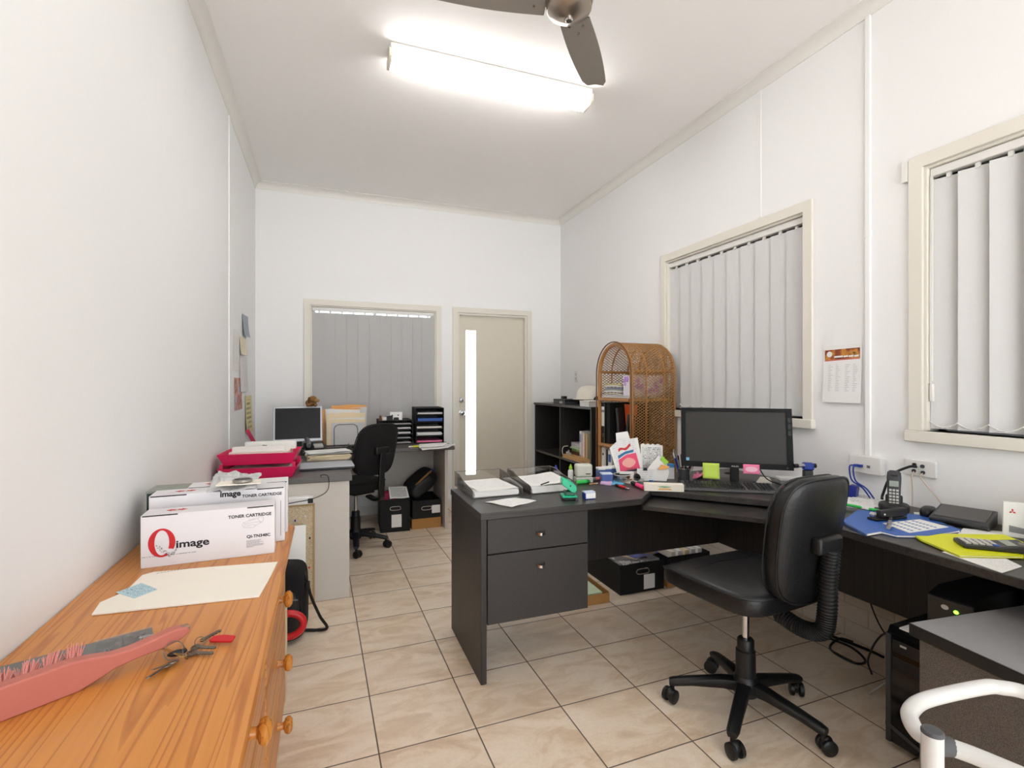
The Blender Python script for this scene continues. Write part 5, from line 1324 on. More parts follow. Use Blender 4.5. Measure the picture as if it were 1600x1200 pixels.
# pink highlighter and tape dispenser
marker('highlighter', 'pink highlighter with black cap pointing at the long cream card box', dz(1005, 765), dz(987, 757), mat('neon_pink', (246, 70, 130), 0.35), MBLK, 0.011, 0.45)
td = thing('tape_holder', 'small clear tape holder with black roll behind the pink highlighter', 'tape dispenser', dz(997, 752), math.radians(-25))
link('body', box((-0.03, -0.014, 0), (0.03, 0.014, 0.018)), MACR, td, bevel=0.004)
link('roll', G().lathe([(0.008, -0.008), (0.019, -0.008), (0.019, 0.008), (0.008, 0.008), (0.008, -0.008)], 20, (-0.006, 0, 0.024), Mx), MBLK, td)
quad_sheet('sticky_note', 'flat cream note behind the utility knife', 'note', [dz(967, 753), dz(992, 757), dz(996, 752), dz(972, 749)], MCREAM, 0.004)
a, b_ = dz(984, 750), dz(1000, 747); sc = thing('scissors', 'scissors with orange-brown handles lying by the paper holder', 'scissors', a + Vector((0, 0, 0.004)), math.radians(20))
for s in (-1, 1):
    link('blade', G().prismM([(0.0, -0.004 * s), (0.08, 0.004 * s), (0.075, 0.007 * s), (0.0, 0.004 * s)], 0.002, Matrix.Translation((0, 0, 0.001 + 0.002 * (s > 0)))), MCHR, sc)
    link('finger_loop', G().tube([(-0.022 + 0.02 * math.cos(t), 0.015 * s + 0.012 * math.sin(t), 0.005) for t in [2 * PI * i / 18 for i in range(18)]], 0.004, 6, closed=True), mat('amber_plastic', (176, 104, 48), 0.4), sc)

# ---- paper holder with standing leaflets
ph_ = thing('leaflet_holder', 'clear acrylic holder for standing leaflets on the black desk', 'holder', (1.685, 2.43, DK), math.radians(-22))
for y in (0.0, 0.045, 0.09):
    link('divider', box((-0.075, y, 0.004), (0.1, y + 0.003, 0.07 + y * 0.3)), MACR, ph_)
link('foot', box((-0.078, -0.008, 0), (0.103, 0.12, 0.004)), MACR, ph_)
def stand(name, label, cat, poly, m, pos, rz, tilt, roll=0.0, th=0.0012, par=None):
    M = Matrix.Rotation(roll, 4, 'Y') @ frame((0, 0, 0), (1, 0, 0), (0, tilt, 1))
    o = single(name, label, cat, G().prismM(poly, -th, Matrix()), m, pos)
    o.matrix_world = Matrix.Translation(pos) @ Matrix.Rotation(rz, 4, 'Z') @ M
    return o
H = ph_.location; RZ = ph_.rotation_euler.z
def hp_(x, y, z): return H + Matrix.Rotation(RZ, 3, 'Z') @ Vector((x, y, z))
f1 = stand('leaflet', 'leaflet with red wavy heading and pink printed square in the holder', 'leaflet', [(-0.075, 0), (0.075, 0), (0.075, 0.21), (0.03, 0.21), (0.025, 0.255), (-0.045, 0.255), (-0.05, 0.205), (-0.095, 0.175)], MFAINT, hp_(-0.045, 0.012, 0.022), RZ, 0.12, math.radians(-9), 0.001)
def onleaf(poly, m, nm):
    link(nm, G().prismM(poly, 0.0007, Matrix()), m, f1)
n_ = 14
onleaf([(-0.048 + 0.075 * i / n_, 0.143 + 0.006 * math.sin(i * 0.55) + 0.02 * i / n_) for i in range(n_ + 1)] + [(0.027 - 0.075 * i / n_, 0.158 + 0.006 * math.sin((n_ - i) * 0.55 + 0.4) + 0.02 * (n_ - i) / n_) for i in range(n_ + 1)], MREDINK, 'red_heading')
onleaf([(-0.056, 0.105), (-0.01, 0.128), (0.036, 0.132), (0.04, 0.146), (-0.01, 0.142), (-0.056, 0.124)], mat('print_blue', (40, 112, 164), 0.5), 'blue_band')
onleaf([(-0.058, 0.03), (0.058, 0.034), (0.05, 0.126), (-0.008, 0.122), (-0.056, 0.1)], mat('print_pink', (236, 72, 112), 0.5), 'pink_block')
link('pale_shape', G().prismM([(0.0 + 0.034 * math.cos(t) * (1 + 0.15 * math.cos(2 * t)), 0.076 + 0.028 * math.sin(t)) for t in [2 * PI * i / 24 for i in range(24)]], 0.0012, Matrix()), mat('print_peach', (246, 172, 160), 0.5), f1)
onleaf([(-0.045, 0.018), (0.04, 0.024), (0.04, 0.036), (-0.045, 0.032)], mat('print_navy', (40, 46, 84), 0.5), 'navy_band')
jag = [(0.075, 0.0), (0.075, 0.182)] + [(0.075 - 0.13 * i / 9, 0.186 + 0.004 * (-1) ** i) for i in range(1, 10)] + [(-0.055, 0.0)]
stand('loose_paper', 'tall printed sheet with crumpled top edge at the right of the leaflet holder', 'paper', jag, MPRINT, hp_(0.075, 0.06, 0.012), RZ, 0.18, math.radians(2))
stand('loose_paper', 'folded white sheet with pointed top leaning at the right front of the leaflet holder', 'paper', [(-0.07, 0), (0.06, 0), (0.075, 0.05), (0.06, 0.105), (0.02, 0.145), (-0.03, 0.085), (-0.07, 0.03)], MPAP, hp_(0.085, -0.022, 0.001), RZ - 0.2, 0.2)
stand('index_tab', 'lime green index tab at the right of the folded white sheet', 'note', [(0, 0), (0.03, -0.03), (0.045, -0.012), (0.012, 0.022)], MLIME, hp_(0.115, -0.012, 0.12), RZ - 0.2, 0.2)
stand('sticky_note', 'white note clipped low at the front of the leaflet holder', 'note', [(-0.04, 0), (0.055, 0), (0.055, 0.065), (-0.04, 0.07)], MFAINT, hp_(0.02, -0.03, 0.001), RZ, 0.1)
cl = thing('binder_clip', 'black binder clip on the note at the front of the leaflet holder', 'clip', hp_(0.025, -0.026, 0.066), RZ)
link('spring', G().prismM([(-0.012, -0.006), (0.012, -0.006), (0.009, 0.008), (-0.009, 0.008)], 0.01, frame((0, 0.004, 0), (1, 0, 0), (0, 0, 1))), MBLK, cl)
link('wire_arm', G().tube([(-0.006, -0.004, 0.006), (-0.005, -0.014, 0.018), (0.005, -0.014, 0.018), (0.006, -0.004, 0.006)], 0.0008, 4), MCHR, cl)
stand('leaflet', 'orange-edged leaflet folded at the right side of the leaflet holder', 'leaflet', [(0, 0), (0.05, 0.004), (0.07, 0.02), (0.02, 0.03)], MORANGE, hp_(0.095, -0.036, 0.065), RZ, 0.3)
pb = thing('floral_card', 'white card with orange flower at the left foot of the leaflet holder', 'card', hp_(-0.085, -0.032, 0.0), RZ)
link('card', box((-0.035, -0.002, 0), (0.045, 0.0, 0.055)), MFAINT, pb)
link('flower', G().prismM([(0.012 + 0.012 * math.cos(t) * (1 + 0.25 * math.cos(5 * t)), 0.024 + 0.012 * math.sin(t) * (1 + 0.25 * math.cos(5 * t))) for t in [2 * PI * i / 40 for i in range(40)]], 0.0008, frame((0, -0.002, 0), (1, 0, 0), (0, 0, 1))), MORANGE, pb)
# upright boxed card with blue header
c = dz(1022, 748); ub = thing('card_box', 'upright white card box with blue header beside the pen cup', 'box', Vector((1.855, 2.40, DK)), math.radians(-20))
link('carton', box((-0.04, 0, 0), (0.04, 0.03, 0.085)), MPRINT, ub, bevel=0.001)
link('blue_header', box((-0.0405, -0.0008, 0.066), (0.0405, 0.0305, 0.0855)), mat('header_blue', (66, 150, 210), 0.5), ub)
quad_sheet('sticky_note', 'bright blue and white flat pad in front of the leaflet holder', 'note', [dz(985, 753, 0.0) + Vector((0.12, 0.02, 0)), dz(1020, 754), dz(1022, 749), dz(1000, 748)], mat('pad_blue', (80, 140, 200), 0.5), 0.006)
# pen cup with pens
pc_ = Vector((1.925, 2.345, DK)); pcup = thing('pen_cup', 'dark mesh pen cup crowded with pens beside the big monitor', 'cup', pc_)
link('cup', G().lathe([(0.0, 0), (0.032, 0), (0.034, 0.066), (0.032, 0.066), (0.03, 0.004), (0.0, 0.004)], 24), MDGREY, pcup)
link('rim', G().lathe([(0.031, 0.065), (0.035, 0.065), (0.035, 0.069), (0.031, 0.069), (0.031, 0.065)], 24), MCHR, pcup)
r = random.Random(4)
pens = [(MBLUE, MWHP, 'leftmost pen in the cup, blue with white clip'), (MDGREY, MCHR, 'dark grey pen second from the left in the mesh cup'), (MBROWN, MBLK, 'brown pencil in the middle of the mesh cup'), (MSIL, MCHR, 'silver pen upright in the mesh cup'), (MWHP, MBLK, 'white pen with black tip, tallest in the mesh cup'),
        (MBLK, MBLK, 'black marker at the back of the mesh cup'), (MLOAK, MBROWN, 'wooden pencil leaning right in the mesh cup'), (MLGREY, MDGREY, 'rightmost pale pen leaning over the rim of the mesh cup'), (mat('maroon', (92, 36, 40), 0.4), MBLK, 'maroon pen behind the silver pen in the mesh cup'), (MBLKM, MCHR, 'black pen with chrome end in the mesh cup')]
for i, (m, mc, lab) in enumerate(pens):
    t = i / (len(pens) - 1); lx = -0.026 + 0.052 * t; ly = 0.018 * math.sin(i * 2.4)
    p = pc_ + Vector((lx * 0.6 * 0.92, ly * 0.8 - lx * 0.25, 0.006)); q = pc_ + Vector((lx * 2.1, ly * 1.5 - lx * 0.9, 0.155 + 0.018 * math.sin(i * 1.7)))
    if i >= 7: q += Vector((0.02, -0.01, -0.012))
    o = thing('pen' if 'pen ' in lab or 'marker' in lab else 'pencil', lab, 'pen' if 'pencil' not in lab else 'pencil', p)
    dq = q - p
    link('barrel', cyl((0, 0, 0), dq * 0.8, 0.0054, 8), m, o); link('end', cyl(dq * 0.8, dq, 0.0054, 8, 0.0042), mc, o)
# loose clips on the desk front of the cup
r = random.Random(14)
for i in range(7):
    p = Vector((1.86 + 0.035 * (i % 4) + r.uniform(-0.01, 0.01), 2.27 - 0.028 * (i % 4) + 0.03 * (i // 4) + r.uniform(-0.01, 0.01), DK)); a = r.uniform(0, 6.28); g = G()
    if i % 2:
        g.tube([(0.012 * math.cos(t), 0.012 * math.sin(t) * 0.6, 0.0015) for t in [2 * PI * k / 14 for k in range(14)]], 0.0012, 5, closed=True); g.tube([(0.012, 0, 0.0015), (0.03, 0.004, 0.002)], 0.0013, 5)
        single('paper_clip', 'loose steel clip scattered in front of the pen cup', 'clip', g, MCHR, p, a, 'loose clips by the pen cup')
    else:
        g.loft([[Vector((x, -0.007, 0)), Vector((x, 0.007, 0)), Vector((x, 0.0, 0.012))] for x in (-0.01, 0.01)]); g.tube([(-0.005, 0, 0.011), (-0.005, 0.0, 0.028), (0.005, 0.0, 0.028), (0.005, 0, 0.011)], 0.001, 5)
        single('binder_clip', 'loose dark binder clip scattered in front of the pen cup', 'clip', g, MDGREY, p, a, 'loose binder clips by the pen cup')
# cream card strip
a, b_ = dz(1007, 767), dz(1069, 769); d = b_ - a
cs_ = thing('card_strip', 'long cream card box with orange and green print, left of the big keyboard', 'box', a, math.atan2(d.y, d.x))
link('pad', box((0, 0, 0), (d.length, 0.05, 0.036)), MCREAM, cs_, bevel=0.001)
g = G(); FF = frame((0, -0.0004, 0), (1, 0, 0), (0, 0, 1)); cx = d.length * 0.5
link('orange_print', G().prismM([(cx - 0.035, 0.008), (cx + 0.04, 0.008), (cx + 0.03, 0.016), (cx - 0.02, 0.017)], 0.0005, FF), mat('print_orange', (240, 190, 120), 0.6), cs_)
link('green_print', G().prismM([(cx - 0.035, 0.024), (cx, 0.019), (cx + 0.04, 0.024), (cx + 0.01, 0.027), (cx - 0.01, 0.027)], 0.0005, FF), mat('print_green', (130, 176, 130), 0.6), cs_)

# ---- big keyboard, mouse, monitor
KB = Vector((1.925, 1.985, DK)); keyboard('keyboard', 'black keyboard with raised keys in front of the big monitor', KB, math.radians(-32), 0.455, 0.16, mat('keyboard_grey', (84, 83, 84), 0.4))
mouse('glossy black mouse right of the big keyboard, behind the chair', dz(1243, 772), math.radians(-30))
mn = thing('monitor', 'large black monitor with two sticky notes on its lower edge', 'monitor', (2.095, 2.135, DK), math.radians(-37.4))
T_ = Matrix.Translation((0, 0, 0.255)) @ Matrix.Rotation(math.radians(-9), 4, 'X')
mw, mh = 0.279, 0.163
link('housing', tb((-mw, -0.012, -mh), (mw, 0.022, mh)), MBLK, mn, bevel=0.006)
link('rear_bulge', tb((-mw * 0.6, 0.022, -mh * 0.6), (mw * 0.6, 0.05, mh * 0.6)), MBLK, mn, bevel=0.01)
g = tb((-mw, -0.018, mh - 0.021), (mw, -0.012, mh)); g.bm.verts.ensure_lookup_table()
for a, b_ in (((-mw, -0.018, -mh), (mw, -0.012, -mh + 0.03)), ((-mw, -0.018, -mh + 0.03), (-mw + 0.024, -0.012, mh - 0.021)), ((mw - 0.03, -0.018, -mh + 0.03), (mw, -0.012, mh - 0.021))):
    q = tb(a, b_); me = D.meshes.new('tmp'); q.bm.to_mesh(me); q.bm.free(); g.bm.from_mesh(me); D.meshes.remove(me)
link('bezel', g, mat('bezel_black', (20, 20, 21), 0.5, spec=0.2), mn)
link('screen', tb((-mw + 0.024, -0.0135, -mh + 0.03), (mw - 0.03, -0.0125, mh - 0.021)), MSCREEN, mn)
link('neck', box((-0.022, 0.01, 0.012), (0.022, 0.04, 0.20)), MBLK, mn, bevel=0.003)
link('foot', G().se((0, 0.075, 0.0085), (0.115, 0.075, 0.008), 0.4, 0.9, 32, 8), MBLK, mn)
Mf = T_ @ frame((0, -0.0185, 0), (1, 0, 0), (0, 0, 1))
text('PHILIPS', 0.011, MLGREY, mn, Mf @ Matrix.Translation((-0.022, -mh + 0.006, 0)))
link('sticker', G().prismM([(-mw + 0.026, -mh + 0.032), (-mw + 0.042, -mh + 0.032), (-mw + 0.042, -mh + 0.048), (-mw + 0.026, -mh + 0.048)], 0.0012, T_ @ frame((0, -0.0135, 0), (1, 0, 0), (0, 0, 1))), mat('sticker_blue', (120, 190, 226), 0.4), mn)
for k, z in enumerate((0.02, 0.055, 0.09)): link('side_button', tb((mw - 0.022, -0.0215, z), (mw - 0.008, -0.018, z + 0.024)), MBLK, mn)
link('power_button', G().lathe([(0.0, 0), (0.005, 0), (0.005, 0.002), (0.0, 0.002)], 14, T_ @ Vector((mw - 0.03, -0.018, -mh + 0.012)), Mx), MDGREY, mn)
def note_on(label, m, x0, x1, z0, z1, bulge):
    o = single('sticky_note', label, 'note', G().grid(lambda u, v: Vector((x0 + (x1 - x0) * u, -0.0195 - bulge * (1 - v) ** 2, z0 + (z1 - z0) * v)), 6, 6, 0), m, smooth=60)
    so_ = o.modifiers.new('solid', 'SOLIDIFY'); so_.thickness = 0.0006
    o.matrix_world = Matrix.Translation(mn.location) @ Matrix.Rotation(mn.rotation_euler.z, 4, 'Z') @ T_
    return o
note_on('lime sticky note stuck on the lower left edge of the big monitor', MGNOTE, -0.168, -0.083, -mh - 0.062, -mh + 0.022, 0.006)
note_on('pink sticky note with pale oval on the lower edge of the big monitor', MPNOTE, 0.035, 0.115, -mh - 0.026, -mh + 0.024, 0.004)
o = D.objects[[x.name for x in D.objects if x.name.startswith('sticky_note')][-1]]
o2 = link('pale_oval', G().prismM([(0.075 + 0.03 * math.cos(t), -mh - 0.002 + 0.014 * math.sin(t)) for t in [2 * PI * i / 20 for i in range(20)]], 0.0008, frame((0, -0.0235, 0), (1, 0, 0), (0, 0, 1))), mat('pale_pink', (250, 196, 210), 0.6), o)
g = G(); g.tube(spline([(0.12, 0.03, 0.1), (0.17, 0.04, 0.03), (0.26, 0.03, 0.006), (0.36, 0.05, 0.004)], 8), 0.003, 6)
link('video_cable', g, MBLK, mn)
gn = quad_sheet('sticky_note', 'crumpled pink note on the desk behind the left end of the big keyboard', 'note', [dz(1082, 751), dz(1112, 747), dz(1108, 741), dz(1090, 741)], MPNOTE, 0.002, 0.03, seed=3)
quad_sheet('note_pad', 'pale note block behind the number keys of the big keyboard', 'note pad', [dz(1182, 757), dz(1206, 757), dz(1202, 750), dz(1188, 749)], MCREAM, 0.016)
b = thing('card_case', 'flat white card case with clear base right of the big monitor', 'case', dz(1240, 755), math.radians(-28))
link('base', box((-0.085, -0.04, 0), (0.085, 0.045, 0.02)), mat('smoky_case', (150, 148, 148), 0.25), b, bevel=0.002)
link('card_block', box((-0.082, -0.038, 0.0202), (0.082, 0.043, 0.032)), MPAP, b, bevel=0.001)
quad_sheet('sticky_note', 'small pink note under the front of the white card case', 'note', [dz(1219, 762), dz(1228, 765), dz(1234, 760), dz(1224, 757)], MPNOTE, 0.002)
# blowtorch
bt = thing('blow_torch', 'small blue and black gas torch standing behind the leather chair', 'torch', (2.30, 1.86, DK), math.radians(-35))
link('foot', box((-0.035, -0.03, 0), (0.035, 0.03, 0.012)), MBLUE, bt, bevel=0.004)
link('tank', box((-0.021, -0.02, 0.012), (0.021, 0.02, 0.112)), mat('torch_black', (44, 43, 42), 0.4), bt, bevel=0.006, seg=3)
link('head', box((-0.024, -0.02, 0.113), (0.026, 0.02, 0.15)), MBLUE, bt, bevel=0.008, seg=3)
link('nozzle', cyl((-0.02, -0.012, 0.137), (-0.055, -0.03, 0.136), 0.009, 14), MCHR, bt); link('nozzle_tip', cyl((-0.055, -0.03, 0.136), (-0.075, -0.04, 0.136), 0.011, 14), MBLK, bt)
link('dial', cyl((0.024, 0, 0.135), (0.036, 0.004, 0.135), 0.012, 14), MBLK, bt)
td = thing('tape_dispenser', 'blue tape dispenser with white roll behind the leather chair', 'tape dispenser', (2.385, 1.75, DK), math.radians(-70))
g = G(); g.loft([[Vector((-0.07, y, 0)), Vector((0.07, y, 0)), Vector((0.075, y, 0.055)), Vector((0.045, y, 0.06)), Vector((0.03, y, 0.028)), Vector((-0.035, y, 0.028)), Vector((-0.055, y, 0.05)), Vector((-0.072, y, 0.045))] for y in (-0.025, 0.025)])
link('body', g, mat('tape_navy', (34, 46, 140), 0.35), td, bevel=0.003)
link('tape_roll', G().lathe([(0.012, -0.01), (0.027, -0.01), (0.027, 0.01), (0.012, 0.01), (0.012, -0.01)], 24, (0.0, 0, 0.048), Mx), MCREAM, td)

# ---- telephone, answering base
tp = thing('cordless_phone', 'black cordless phone standing in its cradle below the wall sockets', 'telephone', (2.28, 1.435, DK), math.radians(-58))
link('cradle', G().se((0, 0.01, 0.0205), (0.055, 0.06, 0.02), 0.5, 0.7, 30, 10), MBLK, tp, smooth=60)
link('cradle_back', box((-0.03, 0.022, 0.02), (0.03, 0.05, 0.07), rx=math.radians(-12)), MBLK, tp, bevel=0.008, seg=3)
Th = Matrix.Translation((0, 0.004, 0.02)) @ Matrix.Rotation(math.radians(-14), 4, 'X')
def hb(a, b): g = G(); g.box(a, b); bmesh.ops.transform(g.bm, matrix=Th, verts=g.bm.verts[:]); return g
g = G(); rings = []
for z, w_, d_, dy in ((0.0, 0.021, 0.012, 0), (0.03, 0.022, 0.013, 0), (0.09, 0.024, 0.014, 0), (0.125, 0.026, 0.016, 0.002), (0.15, 0.024, 0.014, 0.002), (0.158, 0.016, 0.009, 0.002)):
    rings.append([Th @ Vector((w_ * math.copysign(abs(math.cos(t)) ** 0.6, math.cos(t)), dy + d_ * math.copysign(abs(math.sin(t)) ** 0.6, math.sin(t)), z)) for t in [2 * PI * i / 24 for i in range(24)]])
hs = link('handset', g.loft(rings), MDGREY, tp, smooth=50)
link('display', hb((-0.016, -0.0165, 0.088), (0.016, -0.0135, 0.112)), mat('lcd_grey', (150, 158, 146), 0.3), hs)
link('earpiece', hb((-0.012, -0.0165, 0.132), (0.012, -0.0145, 0.138)), MBLK, hs)
for r_ in range(5):
    for c_ in range(3): link('key', hb((-0.0165 + c_ * 0.012, -0.0158, 0.014 + r_ * 0.0135), (-0.0075 + c_ * 0.012, -0.0122, 0.0225 + r_ * 0.0135)), MLGREY, hs)
an = thing('phone_base', 'black sloping telephone base unit right of the cordless phone', 'telephone', (2.36, 1.225, DK), math.radians(-72))
g = G(); g.loft([[Vector((x, -0.08, 0.0)), Vector((x, 0.08, 0.0)), Vector((x, 0.09, 0.05)), Vector((x, -0.1, 0.028)), Vector((x, -0.1, 0.016))] for x in (-0.09, 0.085)])
link('base', g, MDGREY, an, bevel=0.004)
link('top_panel', box((-0.08, -0.085, 0.0345), (0.075, 0.075, 0.0435), rx=math.radians(6.6)), mat('phone_panel', (70, 68, 67), 0.4), an, bevel=0.003)
link('handset_rest', G().se((-0.112, 0.0, 0.0225), (0.024, 0.05, 0.022), 0.6, 0.7, 22, 10), MBLK, an, smooth=60)

# ---- papers and folders on the right run
quad_sheet('loose_paper', 'printed sheet lying in front of the cordless phone', 'paper', [dz(1322, 789), dz(1412, 797), dz(1420, 784), dz(1338, 772)], MPRINT, 0.002, 0.008, seed=1)
nb = thing('spiral_notebook', 'open spiral-bound notebook partly hidden by the chair back', 'notebook', dz(1330, 786), math.radians(-55))
link('pages', box((-0.02, -0.1, 0), (0.085, 0.1, 0.008)), MFAINT, nb)
g = G()
for i in range(16): g.tube([(-0.024 + 0.007 * math.cos(t), -0.094 + i * 0.0125, 0.0072 + 0.006 * math.sin(t)) for t in [2 * PI * k / 10 for k in range(10)]], 0.0009, 4, closed=True)
link('spiral', g, MBLK, nb)
marker('marker_pen', 'green and white marker nearest the leather chair on the notebook', dz(1320, 790, 0.010), dz(1346, 795, 0.010), MGRN2, MGRN2, 0.006, 0.5)
marker('marker_pen', 'green marker lying behind the black hole punch', dz(1352, 797, 0.010), dz(1374, 800, 0.010), MWHP, MGRN2, 0.006, 0.75)
P = [dz(1316, 818), dz(1352, 838), dz(1376, 834), dz(1400, 840), dz(1450, 841), dz(1502, 832), dz(1440, 808), dz(1340, 800)]; o0 = sum(P, Vector()) / len(P)
bf_ = thing('blue_folder', 'blue plastic folder on the right run of the black desk', 'folder', o0 + Vector((0, 0, 0.0004)))
L = [(p.x - o0.x, p.y - o0.y) for p in P]
link('back_cover', G().prism(L, 0.0, 0.002), MBLUE2, bf_); link('pages', G().prism([(x * 0.96 - 0.004, y * 0.96 - 0.006) for x, y in L], 0.0022, 0.007), MPAP, bf_); link('front_cover', G().prism(L, 0.0075, 0.0095), MBLUE2, bf_, bevel=0.0006)
zf = 0.0098
P = [dz(1379, 818, zf), dz(1421, 833, zf), dz(1482, 824, zf), dz(1437, 812, zf)]
sw = quad_sheet('swatch_card', 'white card with rows of blue dots lying on the blue folder', 'card', P, MPAP, 0.002, 0.0)
g = G(); oc = sw.location; Rw = Matrix.Rotation(-sw.rotation_euler.z, 3, 'Z'); Lw = [Rw @ (p - oc) for p in P]
for j in range(4):
    for i in range(7):
        u, v = 0.12 + 0.76 * i / 6, 0.14 + 0.6 * j / 3
        p = (Lw[0] * (1 - u) + Lw[1] * u) * (1 - v) + (Lw[3] * (1 - u) + Lw[2] * u) * v
        g.cyl((p.x, p.y, 0.002), (p.x, p.y, 0.0028), 0.0052, 12)
for i_ in range(28): pass
link('dot_print', g, mat('dot_blue', (40, 110, 176), 0.5), sw)
hp2 = thing('hole_punch', 'black two-hole punch lying on the blue folder', 'hole punch', dz(1388, 812, 0.0098), math.radians(-5))
g = G(); g.box((-0.075, -0.012, 0.0), (0.085, 0.03, 0.01)); link('base', g, MBLK, hp2, bevel=0.003)
g = G(); g.loft([[Vector((-0.05, -0.012, 0.012)), Vector((0.085, -0.012, 0.012)), Vector((0.087, -0.012, 0.044)), Vector((-0.05, -0.012, 0.04))], [Vector((-0.05, 0.018, 0.012)), Vector((0.085, 0.018, 0.012)), Vector((0.087, 0.012, 0.044)), Vector((-0.05, 0.012, 0.04))]])
link('lever', g, mat('punch_black', (34, 34, 35), 0.4), hp2, bevel=0.004)
link('pivot', cyl((-0.062, 0.0, 0.02), (-0.062, 0.02, 0.02), 0.012, 14), MCHR, hp2)
for x in (-0.035, ): link('rivet', cyl((x, -0.014, 0.026), (x, -0.012, 0.026), 0.004, 12), MWHP, hp2)
a, b_ = dz(1388, 828, 0.0125), dz(1393, 808, 0.0125); d = b_ - a
lg = thing('pen', 'short silver and brown pen lying across the dotted card', 'pen', a, math.atan2(d.y, d.x))
link('barrel', cyl((0, 0, 0.0075), (d.length * 0.62, 0, 0.0075), 0.0072, 14), MCHR, lg); link('band', cyl((d.length * 0.2, 0, 0.0075), (d.length * 0.45, 0, 0.0075), 0.0076, 14), MGREY, lg); link('tip', cyl((d.length * 0.62, 0, 0.0075), (d.length, 0, 0.009), 0.006, 12, 0.004), MNIK, lg)
quad_sheet('loose_paper', 'pale green printed sheets right of the black hole punch', 'paper', [dz(1430, 812), dz(1474, 820), dz(1478, 811), dz(1428, 803)], printed('green_print_page', (232, 238, 228), (160, 200, 170), 60, 0.5), 0.004, 0.006, seed=6)
a, b_ = dz(1458, 822), dz(1492, 826); marker('marker_pen', 'black pen lying at the far corner of the blue folder', a, b_, MBLK, MBLK, 0.006, 0.4)
quad_sheet('loose_paper', 'white sheet under the far edge of the yellow folder', 'paper', [dz(1490, 842), dz(1570, 846), dz(1575, 832), dz(1505, 826)], MPAP, 0.002)
quad_sheet('loose_paper', 'white printed sheets sticking out under the near edge of the yellow folder', 'paper', [dz(1472, 863), dz(1566, 896), dz(1597, 886), dz(1530, 853)], MFAINT, 0.002, 0.0)
P = [dz(1425, 836, 0.003), dz(1440, 846, 0.003), dz(1499, 871, 0.003), dz(1600, 873, 0.003), dz(1600, 850, 0.003), dz(1570, 838, 0.003)]; o0 = sum(P, Vector()) / len(P)
yf = thing('yellow_folder', 'bright yellow folder under the calculator on the black desk', 'folder', o0)
L = [(p.x - o0.x, p.y - o0.y) for p in P]
link('back_cover', G().prism(L, 0.0, 0.0015), MYEL, yf); link('front_cover', G().prism([(x + 0.003, y + 0.003) for x, y in L], 0.004, 0.0055), MYEL, yf); link('sheet', G().prism([(x * 0.97, y * 0.97) for x, y in L], 0.0016, 0.0039), MPAP, yf)
c0, c1 = dz(1500, 852, 0.009), dz(1596, 864, 0.009)
a, b_ = dz(1513, 869, 0.009), dz(1592, 866, 0.009); d = b_ - a
cc = thing('calculator', 'dark grey desk calculator lying on the yellow folder', 'calculator', (dz(1548, 856, 0.009)), math.radians(-43))
cw, cd = 0.17, 0.085
link('case', G().loft([[Vector((x, -cd / 2, 0)), Vector((x, cd / 2, 0)), Vector((x, cd / 2, h)), Vector((x, -cd / 2, h))] for x, h in ((-cw / 2, 0.014), (0.01, 0.016), (cw / 2, 0.026))]), MDGREY, cc, bevel=0.004)
link('display', box((0.03, -0.03, 0.0188), (0.055, 0.03, 0.0215), ry=math.radians(-7)), mat('lcd_grey', (150, 158, 146), 0.3), cc)
link('solar_cell', box((0.066, -0.024, 0.0222), (0.078, 0.006, 0.0246), ry=math.radians(-7)), mat('solar', (70, 60, 58), 0.2), cc)
for r_ in range(5):
    for c_ in range(4): link('key', box((-0.076 + r_ * 0.018, -0.036 + c_ * 0.0185, 0.0142), (-0.063 + r_ * 0.018, -0.022 + c_ * 0.0185, 0.019)), MLGREY if (r_ + c_) % 4 else MBLUE2 if r_ == 4 else MLGREY, cc, bevel=0.001)
# holder at the picture edge
p = dz(1553, 838); yb_ = thing('yellow_box', 'small yellow card box at the wall end of the black desk', 'box', (2.405, 1.085, DK), math.radians(-60))
link('carton', box((-0.03, -0.02, 0), (0.03, 0.03, 0.082)), mat('pale_yellow_card', (236, 224, 150), 0.5, var=0.1), yb_, bevel=0.001)
link('gold_lid', box((-0.0305, -0.0205, 0.066), (0.0305, 0.0305, 0.0835)), mat('gold_print', (206, 164, 62), 0.4), yb_)
wc = thing('brochure', 'white brochure with a red three-diamond emblem standing by the printer', 'brochure', (2.33, 1.025, DK), math.radians(-52))
link('cover', box((-0.06, 0, 0), (0.055, 0.012, 0.125)), MPAP, wc, bevel=0.0005)
Fw = frame((0, -0.0003, 0), (1, 0, 0), (0, 0, 1))
g = G()
def dia(ax, ay, rot, s=0.008):
    pts = [(0, 0), (0.5 * s, 0.87 * s), (0, 1.74 * s), (-0.5 * s, 0.87 * s)]
    return [(ax + x * math.cos(rot) - y * math.sin(rot), ay + x * math.sin(rot) + y * math.cos(rot)) for x, y in pts]
for k in range(3): link('emblem_diamond', G().prismM(dia(-0.036, 0.092, k * 2 * PI / 3, 0.006), 0.0006, Fw), MREDINK, wc)
link('grey_print', G().prismM([(-0.045, 0.018), (0.02, 0.012), (0.02, 0.03), (-0.045, 0.042)], 0.0006, Fw), MGINK, wc)
g = G(); stack(g, 0.2, 0.14, 5, 0.012, 0.1, 71)
single('paper_stack', 'stack of white envelopes behind the white brochure with the emblem', 'paper', g, MPAP, (2.40, 0.885, DK), math.radians(-60))
dsp = thing('file_box', 'white open file box behind the brochure, topped with papers', 'box', (2.40, 0.885, DK + 0.061), math.radians(-62))
link('carton', box((-0.1, -0.05, 0), (0.1, 0.055, 0.075)), MPAPG, dsp, bevel=0.002)
link('sheets', G().grid(lambda u, v: Vector((-0.11 + 0.24 * u, -0.06 + 0.13 * v, 0.085 + 0.03 * u + 0.01 * mnoise.noise(Vector((u * 3, v * 3, 1))))), 8, 8, 0.008), MPAP, dsp)
